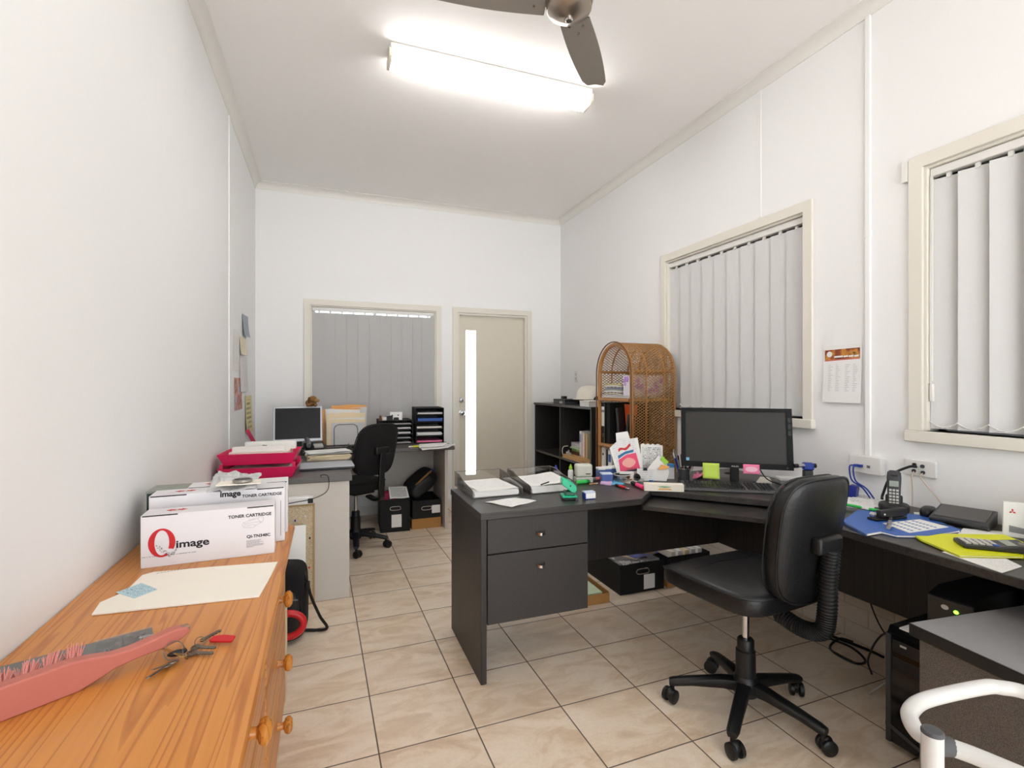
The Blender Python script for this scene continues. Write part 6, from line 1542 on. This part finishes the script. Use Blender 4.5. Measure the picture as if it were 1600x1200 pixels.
bpn = marker('pen', 'blue and white pen on top of the white file box', (2.345, 0.965, DK + 0.165), (2.40, 0.865, DK + 0.165), MBLUE2, MWHP, 0.005, 0.3)
# ================================================================== BOOKCASE AND WICKER SHELF CONTENTS
BT = bz
hh = thing('hard_hat', 'white hard hat with black ear muffs on top of the black bookcase', 'hard hat', (2.335, 4.19, BT + 0.0535), math.radians(10))
link('shell', G().lathe([(0.0, 0.135), (0.03, 0.134), (0.07, 0.122), (0.1, 0.095), (0.116, 0.055), (0.12, 0.015), (0.12, 0.0), (0.115, 0.0), (0.11, 0.05), (0.06, 0.115), (0.0, 0.128)], 36), mat('hat_white', (236, 230, 216), 0.3), hh)
link('brim', G().se((-0.05, 0, 0.004), (0.115, 0.118, 0.005), 0.6, 1.0, 32, 6), mat('hat_white', (236, 230, 216), 0.3), hh)
link('ear_muff', G().se((0.0, -0.125, -0.008), (0.04, 0.024, 0.042), 0.8, 0.9, 18, 12), MBLK, hh)
link('ear_muff', G().se((0.0, 0.125, -0.01), (0.04, 0.024, 0.042), 0.8, 0.9, 18, 12), MBLK, hh)
for s in (-1, 1): link('muff_arm', G().tube([(0, 0.12 * s, 0.02), (0.0, 0.125 * s, 0.005), (0, 0.128 * s, -0.01)], 0.005, 6), MBLK, hh)
g = G(); stack(g, 0.21, 0.17, 5, 0.0105, 0.03, 61)
single('paper_stack', 'stack of white booklets on top of the bookcase under the hard hat', 'paper', g, MPAP, (2.26, 3.945, BT))
bx = thing('black_tray', 'flat black and grey box left of the hard hat on the bookcase', 'box', (2.255, 4.475, BT))
link('base', box((-0.1, -0.14, 0), (0.1, 0.12, 0.03)), MDGREY, bx, bevel=0.003); link('lid', box((-0.1, -0.14, 0.0305), (0.1, 0.12, 0.052)), MBLK, bx, bevel=0.003)
link('grey_clip', box((-0.105, -0.09, 0.012), (-0.1, -0.03, 0.034)), MSIL, bx)
single('small_radio', 'tiny black device on the flat black box beside the hard hat', 'device', box((-0.02, -0.03, 0), (0.02, 0.03, 0.028)), MBLK, (2.24, 4.525, BT + 0.0522), bevel=0.004)
# inside the right compartment
S2 = 0.5722
pk = single('timber_plank', 'pale timber plank lying along the middle shelf of the bookcase', 'plank', box((-0.03, -0.26, 0), (0.05, 0.27, 0.034)), MLOAK, (2.185, 4.115, S2), bevel=0.001)
r = random.Random(77)
bks = [(0.036, 0.27, MPAP, 'white wide-spined binder leaning at the right of the bookcase'), (0.02, 0.245, mat('book_rose', (206, 186, 190), 0.6), 'rose-grey thin book in the bookcase'), (0.03, 0.262, MCREAM, 'cream tall book in the bookcase'), (0.018, 0.25, mat('book_orange', (206, 130, 84), 0.6), 'thin orange book in the bookcase'), (0.028, 0.255, mat('book_sand', (206, 194, 150), 0.6), 'sand-coloured book at the right end of the bookcase')]
y = 4.20
for i, (t, h, m, lab) in enumerate(bks):
    y -= t + 0.004
    b = thing('book', lab, 'book', (2.24, y, S2 + 0.0345 if False else S2), 0)
    link('cover', box((0, 0, 0), (0.2, t, h)), m, b, bevel=0.001)
    link('pages', box((0.004, 0.002, 0.003), (0.201, t - 0.002, h - 0.003)), MPAP, b)
    if i == 0: link('blue_label', box((-0.0006, 0.004, h * 0.62), (0.0, t - 0.004, h * 0.9)), mat('label_blue', (140, 160, 196), 0.5), b); link('finger_hole', G().lathe([(0.006, 0), (0.009, 0), (0.009, 0.001), (0.006, 0.001), (0.006, 0)], 14, (0, t / 2, 0.04), Matrix.Rotation(-PI / 2, 3, 'Y')), MBLK, b)
single('ring_binder', 'black binder standing tallest behind the books in the bookcase', 'binder', box((0, 0, 0), (0.02, 0.14, 0.37)), MBLK, (2.438, 3.836, S2 + 0.0005))
st = [(MDGREY, 0.03, 'dark box at the bottom of the pile in the bookcase'), (MBROWN, 0.03, 'brown box second in the pile in the bookcase'), (mat('green_mag', (140, 184, 110), 0.6, var=0.2), 0.024, 'green magazines in the pile in the bookcase'), (mat('pale_green', (196, 216, 176), 0.6), 0.018, 'pale green booklet in the pile in the bookcase'), (MPAPG, 0.024, 'grey-white papers near the top of the pile in the bookcase'), (mat('lilac_grey', (206, 196, 206), 0.6), 0.018, 'lilac-grey booklet topping the pile in the bookcase')]
z = S2
for i, (m, h, lab) in enumerate(st):
    single('booklet', lab, 'booklet', box((-0.09, -0.085, 0), (0.1, 0.085, h - 0.001)), m, (2.34 + 0.006 * (i % 3), 4.315 + 0.008 * (i % 2), z), r.uniform(-0.05, 0.05), bevel=0.001); z += h
g = G(); g.tube(spline([(2.175, 4.41, S2 + 0.004), (2.17, 4.42, S2 + 0.06), (2.18, 4.41, S2 + 0.1), (2.23, 4.415, S2 + 0.105)], 8), 0.004, 6)
single('white_cable', 'white cable hooped at the left end of the plank in the bookcase', 'cable', g, MWHP)
va = thing('pipe_valve', 'small white plastic valve on the plank in the bookcase', 'valve', (2.185, 4.31, S2 + 0.0345), math.radians(80))
link('pipe', cyl((-0.05, 0, 0.014), (0.06, 0, 0.014), 0.011, 14), MLGREY, va); link('stem', cyl((0, 0, 0.014), (0, 0, 0.045), 0.008, 12), MLGREY, va); link('collar', cyl((0.02, 0, 0.014), (0.035, 0, 0.014), 0.0138, 14), MWHP, va)

# wicker shelf: magazines, lilac bag, binders
z = 1.1752; cols_ = [MPAP, MPAPG, mat('mag_cream', (226, 218, 196), 0.6), MPAP, mat('mag_grey', (176, 174, 168), 0.6), mat('mag_blue', (150, 156, 180), 0.6), MPAP, mat('mag_ochre', (206, 190, 140), 0.6)]
labs = ['wide white paper at the bottom of the wicker magazine pile', 'grey paper second from the bottom of the wicker magazine pile', 'cream magazine low in the wicker magazine pile', 'white magazine in the middle of the wicker magazine pile', 'grey magazine sagging in the wicker magazine pile', 'bluish magazine high in the wicker magazine pile', 'white magazine just below the top of the wicker pile', 'ochre-edged magazine topping the wicker pile']
for i, m in enumerate(cols_):
    k = i; w_ = 0.38 if i < 2 else 0.23; cy = 3.335 + (0.0 if i < 2 else 0.075)
    g = G(); th = 0.012 if i < 2 else 0.014
    g.grid(lambda u, v: Vector(((v - 0.5) * (0.28 if k < 2 else 0.24), (u - 0.5) * w_, th + (0.0045 * math.sin(PI * u) if k > 1 else 0) - (0.002 * (k % 3)))), 10, 4, th - 0.004)
    single('magazine', labs[i], 'magazine', g, m, (2.225 + 0.006 * (i % 3), cy, z - 0.0 + (0.0 if i == 0 else 0.002)), r.uniform(-0.06, 0.06), 'magazines on the wicker shelf', smooth=50); z += th
pgb = thing('gift_bag', 'white and lilac floral gift bag beside the magazines in the wicker shelf', 'bag', (2.20, 3.195, 1.1992))
link('bag_body', box((-0.09, -0.06, 0), (0.2, 0.06, 0.15)), mat('bag_white', (236, 232, 240), 0.5), pgb, bevel=0.002)
g = G()
g = G(); FL = frame((-0.0905, 0.0, 0), (0, -1, 0), (0, 0, 1)); FS = frame((0, -0.0606, 0), (1, 0, 0), (0, 0, 1)); 
for i in range(22):
    F_z = 0.00025 * i
    F_ = FL if i % 4 == 0 else FS
    cx_, cz_ = (r.uniform(-0.044, 0.0) if i % 4 == 0 else r.uniform(-0.06, 0.17)), r.uniform(0.025, 0.13); rr = r.uniform(0.010, 0.018)
    g.prismM([(cx_ + rr * math.cos(t) * (1 + 0.3 * math.cos(5 * t)), cz_ + rr * math.sin(t) * (1 + 0.3 * math.cos(5 * t))) for t in [2 * PI * q / 30 for q in range(30)]], 0.0006 + F_z, F_)
link('flower_print', g, mat('lilac_print', (196, 150, 220), 0.5), pgb)
def binder(label, x, y, z, rz, th, h, m, lab, roll=0.0, d=0.28):
    b = thing('ring_binder', label, 'binder', (x, y, z), rz, rot=(roll, 0, rz))
    link('cover', box((0, 0, 0), (d, th, h)), m, b, bevel=0.0015)
    if lab:
        link('spine_label', box((-0.0008, th * 0.14, h * 0.42), (0.0, th * 0.86, h * 0.9)), MPAP, b)
        link('label_print', box((-0.0012, th * 0.14, h * 0.76), (-0.0008, th * 0.86, h * 0.82)), MGINK, b)
        link('finger_ring', G().lathe([(0.008, 0), (0.012, 0), (0.012, 0.0015), (0.008, 0.0015), (0.008, 0)], 18, (0, th / 2, h * 0.2), Matrix.Rotation(-PI / 2, 3, 'Y')), MCHR, b)
    return b
z = 0.8105
binder('black lever-arch binder with white spine label at the left of the wicker middle shelf', 2.09, 3.488, z, 0, 0.058, 0.325, MBLK, True)
binder('second black binder from the left on the wicker middle shelf, no label', 2.1, 3.432, z, 0, 0.052, 0.32, MBLKM, False)
binder('third black binder on the wicker middle shelf, set deeper', 2.16, 3.378, z, 0, 0.05, 0.315, MBLKM, False)
binder('black binder leaning left against the orange folder in the wicker shelf', 2.092, 3.262, z + 0.0055, 0, 0.03, 0.29, MBLK, False, math.radians(-9), 0.05)
binder('black binder leaning right against the orange folder in the wicker shelf', 2.092, 3.19, z, 0, 0.03, 0.25, MBLK, False, math.radians(11), 0.05)
og = single('orange_folder', 'bright orange folder standing between leaning black binders', 'folder', G().prismM([(0.045, 0), (0.10, 0), (0.165, 0.32), (0.0, 0.32)], 0.006, frame((0, 0, 0), (0, -1, 0), (0, 0, 1))), mat('bright_orange', (232, 92, 30), 0.5), (2.155, 3.30, z))
for i, (yy, m, lab) in enumerate(((3.285, MWHP, 'white tag with scribbles hung on the left leaning binder'), (3.185, MPAPG, 'white tag with scribbles hung on the right leaning binder'))):
    single('paper_tag', lab, 'tag', G().prismM([(-0.022, 0.0), (0.02, 0.0), (0.012, 0.06), (-0.006, 0.065)], 0.001, frame((0, 0, 0), (0, -1, 0), (0, 0, 1))), patch('scribble%d' % i, [(30, 30, 30), (232, 230, 226), (236, 234, 230)], 60), (2.089, yy, z + 0.0005))
z = 0.4505
binder('tall white-spined binder at the left of the lower wicker shelf', 2.09, 3.49, z, 0, 0.05, 0.325, MPAP, False)
link('dot_label', G().lathe([(0.0, 0), (0.01, 0), (0.01, 0.001), (0.0, 0.001)], 16, (-0.0002, 0.025, 0.27), Matrix.Rotation(-PI / 2, 3, 'Y')), MINK, D.objects[[o.name for o in D.objects if o.name.startswith('ring_binder')][-1]])
binder('black binder second on the lower wicker shelf', 2.1, 3.445, z, 0, 0.04, 0.31, MBLK, False)
binder('white and blue binder third on the lower wicker shelf', 2.09, 3.39, z, 0, 0.05, 0.315, MFAINT, False)
link('blue_spot', box((-0.001, 0.006, 0.22), (0, 0.044, 0.28)), MBLUE2, D.objects[[o.name for o in D.objects if o.name.startswith('ring_binder')][-1]])
binder('dark grey binder at the right of the lower wicker shelf', 2.1, 3.30, z, 0, 0.06, 0.3, MDGREY, False)

# ================================================================== UNDER THE BLACK DESK
P0, P1 = onZ(922, 950, 0), onZ(974, 938, 0)
tr = thing('cardboard_tray', 'shallow brown cardboard tray on the floor beside the drawers', 'box', (1.40, 2.555, 0), math.radians(-1))
w_, d_, h_ = 0.32, 0.50, 0.062; g = G(); t = 0.005
g.box((-w_ / 2 + 0.02, 0, 0), (w_ / 2, d_, t)); g.box((-w_ / 2 + 0.02, 0, t), (w_ / 2, t, h_ * 0.9)); g.box((-w_ / 2 + 0.02, d_ - t, t), (w_ / 2, d_, h_)); g.box((-w_ / 2 + 0.02, t, t), (-w_ / 2 + 0.02 + t, d_ - t, h_)); g.box((w_ / 2 - t, t, t), (w_ / 2, d_ - t, h_))
link('tray_walls', g, MCARD, tr)
for yy in (0.16, 0.3): link('corner_flap', box((w_ / 2 - 0.03, yy - 0.0, t), (w_ / 2 - t - 0.001, yy + 0.004, h_ * 0.75)), mat('card_edge', (196, 150, 92), 0.7), tr)
quad_sheet('green_paper', 'pale green sheets lying in the brown cardboard tray', 'paper', [(1.285, 2.58, 0.03), (1.53, 2.58, 0.03), (1.535, 3.03, 0.03), (1.29, 3.03, 0.03)], mat('pale_green_paper', (196, 210, 176), 0.7, var=0.05), 0.022, 0.004)
archive_box('archive_box', 'open black archive box of magazines behind the cardboard tray, under the black desk', (1.83, 2.61, 0), 0, 0.32, 0.42, 0.18, handle=True, lab=(0.05, 0.015, 0.08, 0.09))
archive_box('archive_box', 'black box in a cardboard lid behind the leather chair seat, under the black desk', (2.185, 2.61, 0), 0, 0.33, 0.38, 0.19, card=0.075, handle=False, lab=(-0.12, 0.09, 0.05, 0.06))
mg = [('mag_white', (226, 224, 222)), ('mag_grey2', (120, 116, 116)), ('mag_cream2', (222, 202, 160)), ('mag_blue2', (110, 116, 170)), ('mag_brown2', (120, 96, 76)), ('mag_white2', (236, 234, 232))]
nms = ['black and white', 'grey', 'cream', 'violet-blue', 'brown-edged', 'white']
for i, (nm, c_) in enumerate(mg):
    single('magazine', '%s magazine on the heap in the archive box behind the cardboard tray' % nms[i], 'magazine', box((-0.1, -0.1, 0), (0.1, 0.1, 0.011), rx=0), mat(nm, c_, 0.5, var=0.25, vs=30) if i != 0 else patch('bw_mag', [(40, 40, 40), (220, 220, 220), (110, 110, 110), (236, 236, 236)], 26), (1.78 + 0.022 * i, 2.715 + 0.014 * (i % 3), 0.1815 + 0.0115 * i), (0.1, -0.3, 0.5, 0.2, -0.5, 0.3)[i], 'magazines heaped in the archive box')
g = G(); g.box((-0.145, -0.185, 0), (0.145, 0.185, 0.176)); single('file_bundle', 'bundle of files filling the archive box below the magazines', 'files', g, MPAPG, (1.83, 2.82, 0.005))
for i in range(5):
    single('file_folder', ('cream', 'white', 'tan', 'grey', 'pale')[i] + ' file edge jutting from the cardboard-lidded box under the black desk', 'folder', box((-0.016, -0.15, 0), (0.016, 0.15, 0.205), rx=0), (MCREAM, MPAP, MMAN, MPAPG, MFAINT)[i], (2.075 + 0.052 * i, 2.775, 0.0085), 0.0, 'files in the cardboard-lidded box')

# computer tower, power supply, cables
pt_ = thing('computer_tower', 'glossy black computer tower on the floor left of the speckled cabinet', 'computer', (1.872, 1.105, 0), math.radians(3))
w_ = 0.095
link('case', box((0.02, -w_, 0.012), (0.42, w_, 0.425)), MBLKM, pt_, bevel=0.003)
g = G(); g.loft([[Vector((0.02, y, 0.012)), Vector((0.0, y, 0.02)), Vector((-0.004, y, 0.06)), Vector((0.0, y, 0.40)), Vector((0.02, y, 0.43))] for y in (-w_, w_)])
link('front_panel', g, mat('piano_black', (16, 16, 17), 0.16), pt_, bevel=0.004)
link('drive_bay', box((-0.003, -w_ + 0.02, 0.345), (0.004, w_ - 0.02, 0.385)), MBLK, pt_, bevel=0.001)
link('drive_bay', box((-0.003, -w_ + 0.02, 0.285), (0.004, w_ - 0.02, 0.325)), MBLK, pt_, bevel=0.001)
FT = frame((-0.0036, 0, 0), (0, -1, 0), (0, 0, 1))
link('drive_logo', G().prismM([(-0.05, 0.37), (-0.03, 0.37), (-0.03, 0.377), (-0.05, 0.377)], 0.0006, FT), MLGREY, pt_)
link('eject_button', box((-0.006, -w_ + 0.028, 0.35), (-0.003, -w_ + 0.042, 0.36)), MWHP, pt_)
link('side_trim', box((-0.006, w_ - 0.016, 0.02), (0.02, w_ + 0.001, 0.40)), MDGREY, pt_, bevel=0.003)
link('chevron', G().prismM([(-w_, 0.075), (w_, 0.02), (w_, 0.03), (-w_, 0.09)], 0.003, FT), MDGREY, pt_)
for t0, rr in ((0.4, 0.016), (0.4, 0.009)): link('round_logo', G().tube([FT @ Vector((0.06 + rr * math.cos(t0 + t), 0.085 + rr * math.sin(t0 + t), 0.001)) for t in [1.6 * PI * i / 24 for i in range(25)]], 0.0014, 5), MWHP, pt_)
link('top_strip', box((0.01, -0.02, 0.4255), (0.11, 0.06, 0.43)), MPAP, pt_)
for sx in (0.05, 0.36):
    for sy in (-0.07, 0.07): link('foot', cyl((sx, sy, 0), (sx, sy, 0.013), 0.015, 12), MBLK, pt_)
ups = thing('power_supply', 'black battery backup unit with green light on the computer tower', 'power supply', (2.0, 1.07, 0.4305), math.radians(3))
g = G(); g.loft([[Vector((0, y, 0)), Vector((0.29, y, 0)), Vector((0.29, y, 0.13)), Vector((0.06, y, 0.135)), Vector((0.0, y, 0.115))] for y in (-0.06, 0.075)])
link('case', g, MBLKM, ups, bevel=0.005)
link('front_panel', box((-0.006, -0.058, 0.004), (0.001, 0.073, 0.112)), mat('ups_grey', (62, 58, 54), 0.4), ups, bevel=0.002)
FT = frame((-0.0065, 0, 0), (0, -1, 0), (0, 0, 1))
link('power_button', G().prismM([(-0.02 + 0.011 * math.cos(t), 0.085 + 0.008 * math.sin(t)) for t in [2 * PI * i / 20 for i in range(20)]], 0.002, FT), MWHP, ups)
link('green_light', G().prismM([(0.012 + 0.007 * math.cos(t), 0.08 + 0.006 * math.sin(t)) for t in [2 * PI * i / 20 for i in range(20)]], 0.002, FT), mat('green_led', (90, 220, 40), 0.4, emit=(0.25, 1.0, 0.05, 3.0)), ups)
# cables under the desk
def cable(label, pts, r_, m, name='cable', n=10): return single(name, label, 'cable', G().tube(spline(pts, n), r_, 6), m)
cable('black cable coiled in a loose loop on the tiles under the black desk', [Vector((min(onZ(a, b, 0).x, 2.43), onZ(a, b, 0).y, 0.006 + 0.004 * (i % 3))) for i, (a, b) in enumerate(((1236, 972), (1285, 996), (1330, 1016), (1352, 1034), (1338, 1040), (1306, 1026), (1297, 1012), (1312, 1001), (1342, 1005)))], 0.0055, MBLK)
cable('black cable running along the brick base towards the computer tower', [(2.34, 2.0, 0.007), (2.4, 1.8, 0.007), (2.435, 1.66, 0.007), (2.44, 1.58, 0.007)], 0.007, MBLK)
cable('black cable hanging from the desk in front of the brick base', [(2.40, 1.66, 0.42), (2.41, 1.64, 0.30), (2.42, 1.58, 0.15), (2.41, 1.46, 0.06), (2.38, 1.38, 0.04)], 0.0035, MBLK)
cable('black cable hanging in a bow near the computer tower', [(2.36, 1.36, 0.42), (2.38, 1.40, 0.3), (2.36, 1.42, 0.24), (2.3, 1.50, 0.17), (2.26, 1.53, 0.06), (2.24, 1.50, 0.01)], 0.004, MBLK)
cable('thick black cable dropping straight down beside the tower', [(2.37, 1.33, 0.45), (2.375, 1.33, 0.3), (2.37, 1.33, 0.15), (2.36, 1.34, 0.03)], 0.006, MBLK)
cable('thin pale grey cable slanting over the tiles under the desk', [(2.10, 1.42, 0.004), (2.18, 1.40, 0.05), (2.28, 1.38, 0.13), (2.36, 1.36, 0.18), (2.38, 1.35, 0.30)], 0.003, MLGREY)
pbd = thing('power_board', 'black power board tangled with plugs behind the computer tower', 'power board', (2.385, 1.40, 0), math.radians(80))
link('housing', box((-0.16, -0.03, 0), (0.1, 0.03, 0.035)), MBLK, pbd, bevel=0.005)
for i in range(4): link('plug', box((-0.14 + i * 0.06, -0.022, 0.0352), (-0.1 + i * 0.06, 0.022, 0.07 + 0.01 * (i % 2))), MBLKM, pbd, bevel=0.004)

# ================================================================== PRINTER ON THE SPECKLED CABINET, WHITE TUBE TROLLEY
pr = thing('printer', 'large white printer on the speckled cabinet, cut by the picture edge', 'printer', (1.70, 0.757, 0.6), math.radians(-6))
g = G(); rings = []
for z, ins in ((0.02, 0.012), (0.03, 0.0), (0.28, 0.006), (0.30, 0.02)):
    n = 32; rings.append([Vector((0.2 + (0.2 - ins) * math.copysign(abs(math.cos(t)) ** 0.25, math.cos(t)), -0.2 + (0.2 - ins) * math.copysign(abs(math.sin(t)) ** 0.25, math.sin(t)), z)) for t in [2 * PI * i / n for i in range(n)]])
link('body', g.loft(rings), mat('printer_white', (236, 235, 231), 0.35, var=0.01), pr, smooth=35)
link('base', box((0.02, -0.38, 0.0), (0.38, -0.02, 0.021)), MDGREY, pr)
link('output_slot', box((-0.003, -0.32, 0.14), (0.02, -0.08, 0.17)), MDGREY, pr)
link('control_panel', box((0.08, -0.36, 0.299), (0.16, -0.08, 0.306)), MLGREY, pr, bevel=0.002)
zt = 0.82
tp_ = thing('tube_trolley', 'white tubular steel trolley frame in the lower right corner', 'trolley', (0.80, 0.46, 0))
q = [onZ(1420, 1112, zt), onZ(1452, 1092, zt), onZ(1548, 1071, zt), onZ(1605, 1083, zt)]
q2 = [onZ(1424, 1138, zt), onZ(1445, 1152, zt), onZ(1520, 1180, zt), onZ(1620, 1222, zt)]
O = tp_.location
pts = [Vector(p) - O for p in (q2[3], q2[2], q2[1])] + [onZ(1423, 1126, zt) - O] + [Vector(p) - O for p in (q[0] * 0.5 + onZ(1430, 1103, zt) * 0.5, q[1], q[2] * 0.85 + q[1] * 0.15, q[2] * 0.7 + q[3] * 0.3, q[3], onZ(1700, 1120, zt))]
rr = 0.0103
fr = spline(pts, 8)
link('top_rail', G().tube(fr, rr, 14), MTUBE, tp_)
zp = 0.845; pp_ = onZ(1457, 1146, zp) - O
link('post', cyl((pp_.x, pp_.y, 0.03), (pp_.x, pp_.y, zp), 0.0115, 18), MTUBE, tp_)
link('post_cap', G().lathe([(0.0, 0), (0.012, 0), (0.012, 0.003), (0.0105, 0.005), (0.0, 0.0055)], 20, (pp_.x, pp_.y, zp)), MRUB, tp_)
link('post_foot', G().lathe([(0.0, 0), (0.017, 0), (0.017, 0.03), (0.014, 0.034), (0.0, 0.034)], 18, (pp_.x, pp_.y, 0)), MRUB, tp_)
jn = onZ(1486, 1167, zt) - O
link('joint', cyl((pp_.x + 0.006, pp_.y + 0.003, zt + 0.006), (jn.x, jn.y, zt), 0.0112, 14), MRUB, tp_)
e = onZ(1700, 1120, zt) - O
link('post', cyl((e.x, e.y, 0.03), (e.x, e.y, zt), 0.0135, 18), MTUBE, tp_)
link('post_foot', G().lathe([(0.0, 0), (0.017, 0), (0.017, 0.03), (0.014, 0.034), (0.0, 0.034)], 18, (e.x, e.y, 0)), MRUB, tp_)
link('lower_rail', cyl((pp_.x, pp_.y, 0.16), (e.x, e.y, 0.16), 0.011, 14), MTUBE, tp_)

# ================================================================== ON THE RIGHT AND BACK WALLS
xw = XR
def wall_box(name, label, cat, px0, py0, px1, py1, th, m, bevel=0.004):
    a = onX(px0, py0, XR); b = onX(px1, py1, XR)
    y0_, y1_ = min(a.y, b.y), max(a.y, b.y); z1_ = a.z; hgt = CAM_H - z1_
    t = thing(name, label, cat, (XR, (y0_ + y1_) / 2, z1_))
    return t, (y1_ - y0_) / 2
jb, hw_ = wall_box('data_outlet', 'white data socket box at the foot of the wall duct', 'socket', 1335, 709, 1384, 717, 0.03, MWHP)
link('box', box((-0.035, -hw_, -0.085), (0, hw_, 0)), MWHP, jb, bevel=0.004)
FS_ = frame((-0.0352, 0, 0), (0, -1, 0), (0, 0, 1))
for x, m in ((-hw_ * 0.45, MBLUE), (-hw_ * 0.2, MBLUE), (hw_ * 0.25, MGREY)): link('jack', G().prismM([(x - 0.007, -0.055), (x + 0.007, -0.055), (x + 0.007, -0.043), (x - 0.007, -0.043)], 0.003 if m is MGREY else 0.02, FS_), m, jb)
yd = onX(1358, 400, XR).y
du = thing('cable_duct', 'slim white vertical cable duct on the right wall above the data sockets', 'cable duct', (XR, yd, 0))
link('duct', box((-0.014, -0.012, jb.location.z), (0, 0.012, ZC - 0.062)), MW, du, bevel=0.002)
link('clip', box((-0.016, -0.014, 2.0), (0, 0.014, 2.03)), MW, du)
so_, hw2 = wall_box('wall_socket', 'white wall socket plate with thick black cable plugged in', 'socket', 1416, 716, 1465, 724, 0.02, MWHP)
zs_ = so_.location.z
link('plate', box((-0.012, -hw2, -0.072), (0, hw2, 0)), MWHP, so_, bevel=0.003)
for x, z in ((-0.02, -0.022), (-0.022, -0.05), (0.012, -0.025), (0.014, -0.052)): link('jack', G().lathe([(0.0, 0), (0.008, 0), (0.008, 0.006), (0.004, 0.006), (0.0, 0.003)], 14, (-0.012, -x, z), Matrix.Rotation(-PI / 2, 3, 'Y')), MDGREY, so_)
for dx in (-0.45, -0.2):
    y0_ = jb.location.y - hw_ * dx
    cable('blue network cable from the data box, %s' % ('left of the pair' if dx == -0.45 else 'right of the pair'), [(XR - 0.055, y0_, jb.location.z - 0.048), (XR - 0.075, y0_ + 0.012, jb.location.z - 0.055), (XR - 0.07, y0_ + 0.005, jb.location.z - 0.12), (XR - 0.06, y0_ - 0.04, DK + 0.05), (XR - 0.05, y0_ - 0.07, DK + 0.006)], 0.004, MBLUE)
ys = so_.location.y
cable('thick black cable arching from the wall socket to the phone base', [(XR - 0.018, ys + 0.01, zs_ - 0.03), (XR - 0.05, ys + 0.025, zs_ - 0.032), (XR - 0.09, ys + 0.07, zs_ - 0.075), (XR - 0.1, ys + 0.10, DK + 0.045), (XR - 0.12, ys + 0.09, DK + 0.03)], 0.006, MBLK)
cable('pink-beige phone cord hanging from the wall socket', [(XR - 0.018, ys + 0.02, zs_ - 0.052), (XR - 0.03, ys + 0.022, zs_ - 0.075), (XR - 0.012, ys + 0.03, zs_ - 0.12), (XR - 0.012, ys + 0.03, DK + 0.004)], 0.0025, mat('flesh_cord', (214, 190, 176), 0.5))
cable('beige phone cord slanting right from the wall socket', [(XR - 0.018, ys - 0.014, zs_ - 0.055), (XR - 0.03, ys - 0.014, zs_ - 0.075), (XR - 0.02, ys - 0.07, zs_ - 0.15), (XR - 0.02, ys - 0.11, DK + 0.004)], 0.0022, mat('flesh_cord', (214, 190, 176), 0.5))
# notice on the wall
a, b = onX(1288, 541, XR), onX(1347.5, 538, XR); zt_, zb_ = a.z, onX(1288, 628, XR).z
wn_ = abs(a.y - b.y)
no = thing('wall_notice', 'white notice with dark orange banner on the wall between the right windows', 'notice', (XR - 0.002, (a.y + b.y) / 2, (zt_ + zb_) / 2))
FN = frame((0, 0, 0), (0, -1, 0), (0, 0, 1)); hn = (zt_ - zb_)
g = G(); n = 8
g.loft([[FN @ Vector((-wn_ / 2 + wn_ * i / n, v, 0.001 + d + 0.012 * (1 - (v / hn + 0.5)) ** 2)) for i in range(n + 1) for d in ((0,) if True else ())] + [FN @ Vector((wn_ / 2 - wn_ * i / n, v, 0.0025 + 0.012 * (1 - (v / hn + 0.5)) ** 2)) for i in range(n + 1)] for v in [hn * (k / 10 - 0.5) for k in range(11)]])
link('sheet', g, mat('notice_paper', (240, 239, 237), 0.6, var=0.01), no, smooth=30)
def onn(poly, m, nm, h=0.0032): link(nm, G().prismM([(x * wn_, y * hn) for x, y in poly], 0.0006, FN @ Matrix.Translation((0, 0, h))), m, no)
onn([(-0.46, 0.245), (0.46, 0.265), (0.46, 0.435), (-0.46, 0.42)], patch('banner', [(60, 40, 36), (150, 70, 40), (214, 150, 60), (70, 60, 60)], 20), 'banner', 0.0034)
link('badge', G().prismM([(-0.33 * wn_ + 0.075 * wn_ * math.cos(t), 0.345 * hn + 0.075 * wn_ * math.sin(t)) for t in [2 * PI * i / 24 for i in range(24)]], 0.0006, FN @ Matrix.Translation((0, 0, 0.0044))), MPAP, no)
for x0_, x1_ in ((-0.2, 0.03), (0.05, 0.16), (0.18, 0.3), (0.32, 0.43)): onn([(x0_, 0.28), (x1_, 0.285), (x1_, 0.315), (x0_, 0.31)], MPAP, 'banner_word', 0.0044)
onn([(-0.46, 0.225), (0.46, 0.248), (0.46, 0.262), (-0.46, 0.243)], mat('banner_red', (214, 90, 60), 0.5), 'banner_rule', 0.0036)
r = random.Random(8)
g = G()
for c_ in range(4):
    for k in range(16):
        y = 0.15 - 0.03 * k; x = -0.36 + 0.2 * c_ + (0.05 if c_ > 1 else 0); L_ = r.uniform(0.05, 0.13); hcurl = 0.012 * (1 - (y + 0.5)) ** 2
        g.prismM([(x * wn_, y * hn), ((x + L_) * wn_, y * hn), ((x + L_) * wn_, (y + 0.009) * hn), (x * wn_, (y + 0.009) * hn)], 0.0004, FN @ Matrix.Translation((0, 0, 0.0028 + hcurl)))
link('small_print', g, mat('faint_ink', (206, 206, 208), 0.6), no)
p = onY(901, 588, YB)
xs_ = min(p.x, XR - 0.08)
ls = thing('light_switch', 'small white light switch on the right wall above the bookcase', 'switch', (XR, onX(901, 588, XR).y, onX(901, 588, XR).z))
link('plate', box((-0.008, -0.036, -0.06), (0, 0.036, 0.06)), MWHP, ls, bevel=0.003)
for z in (-0.024, 0.02): link('rocker', box((-0.012, -0.012, z - 0.01), (-0.008, 0.012, z + 0.012)), MLGREY, ls, bevel=0.001)
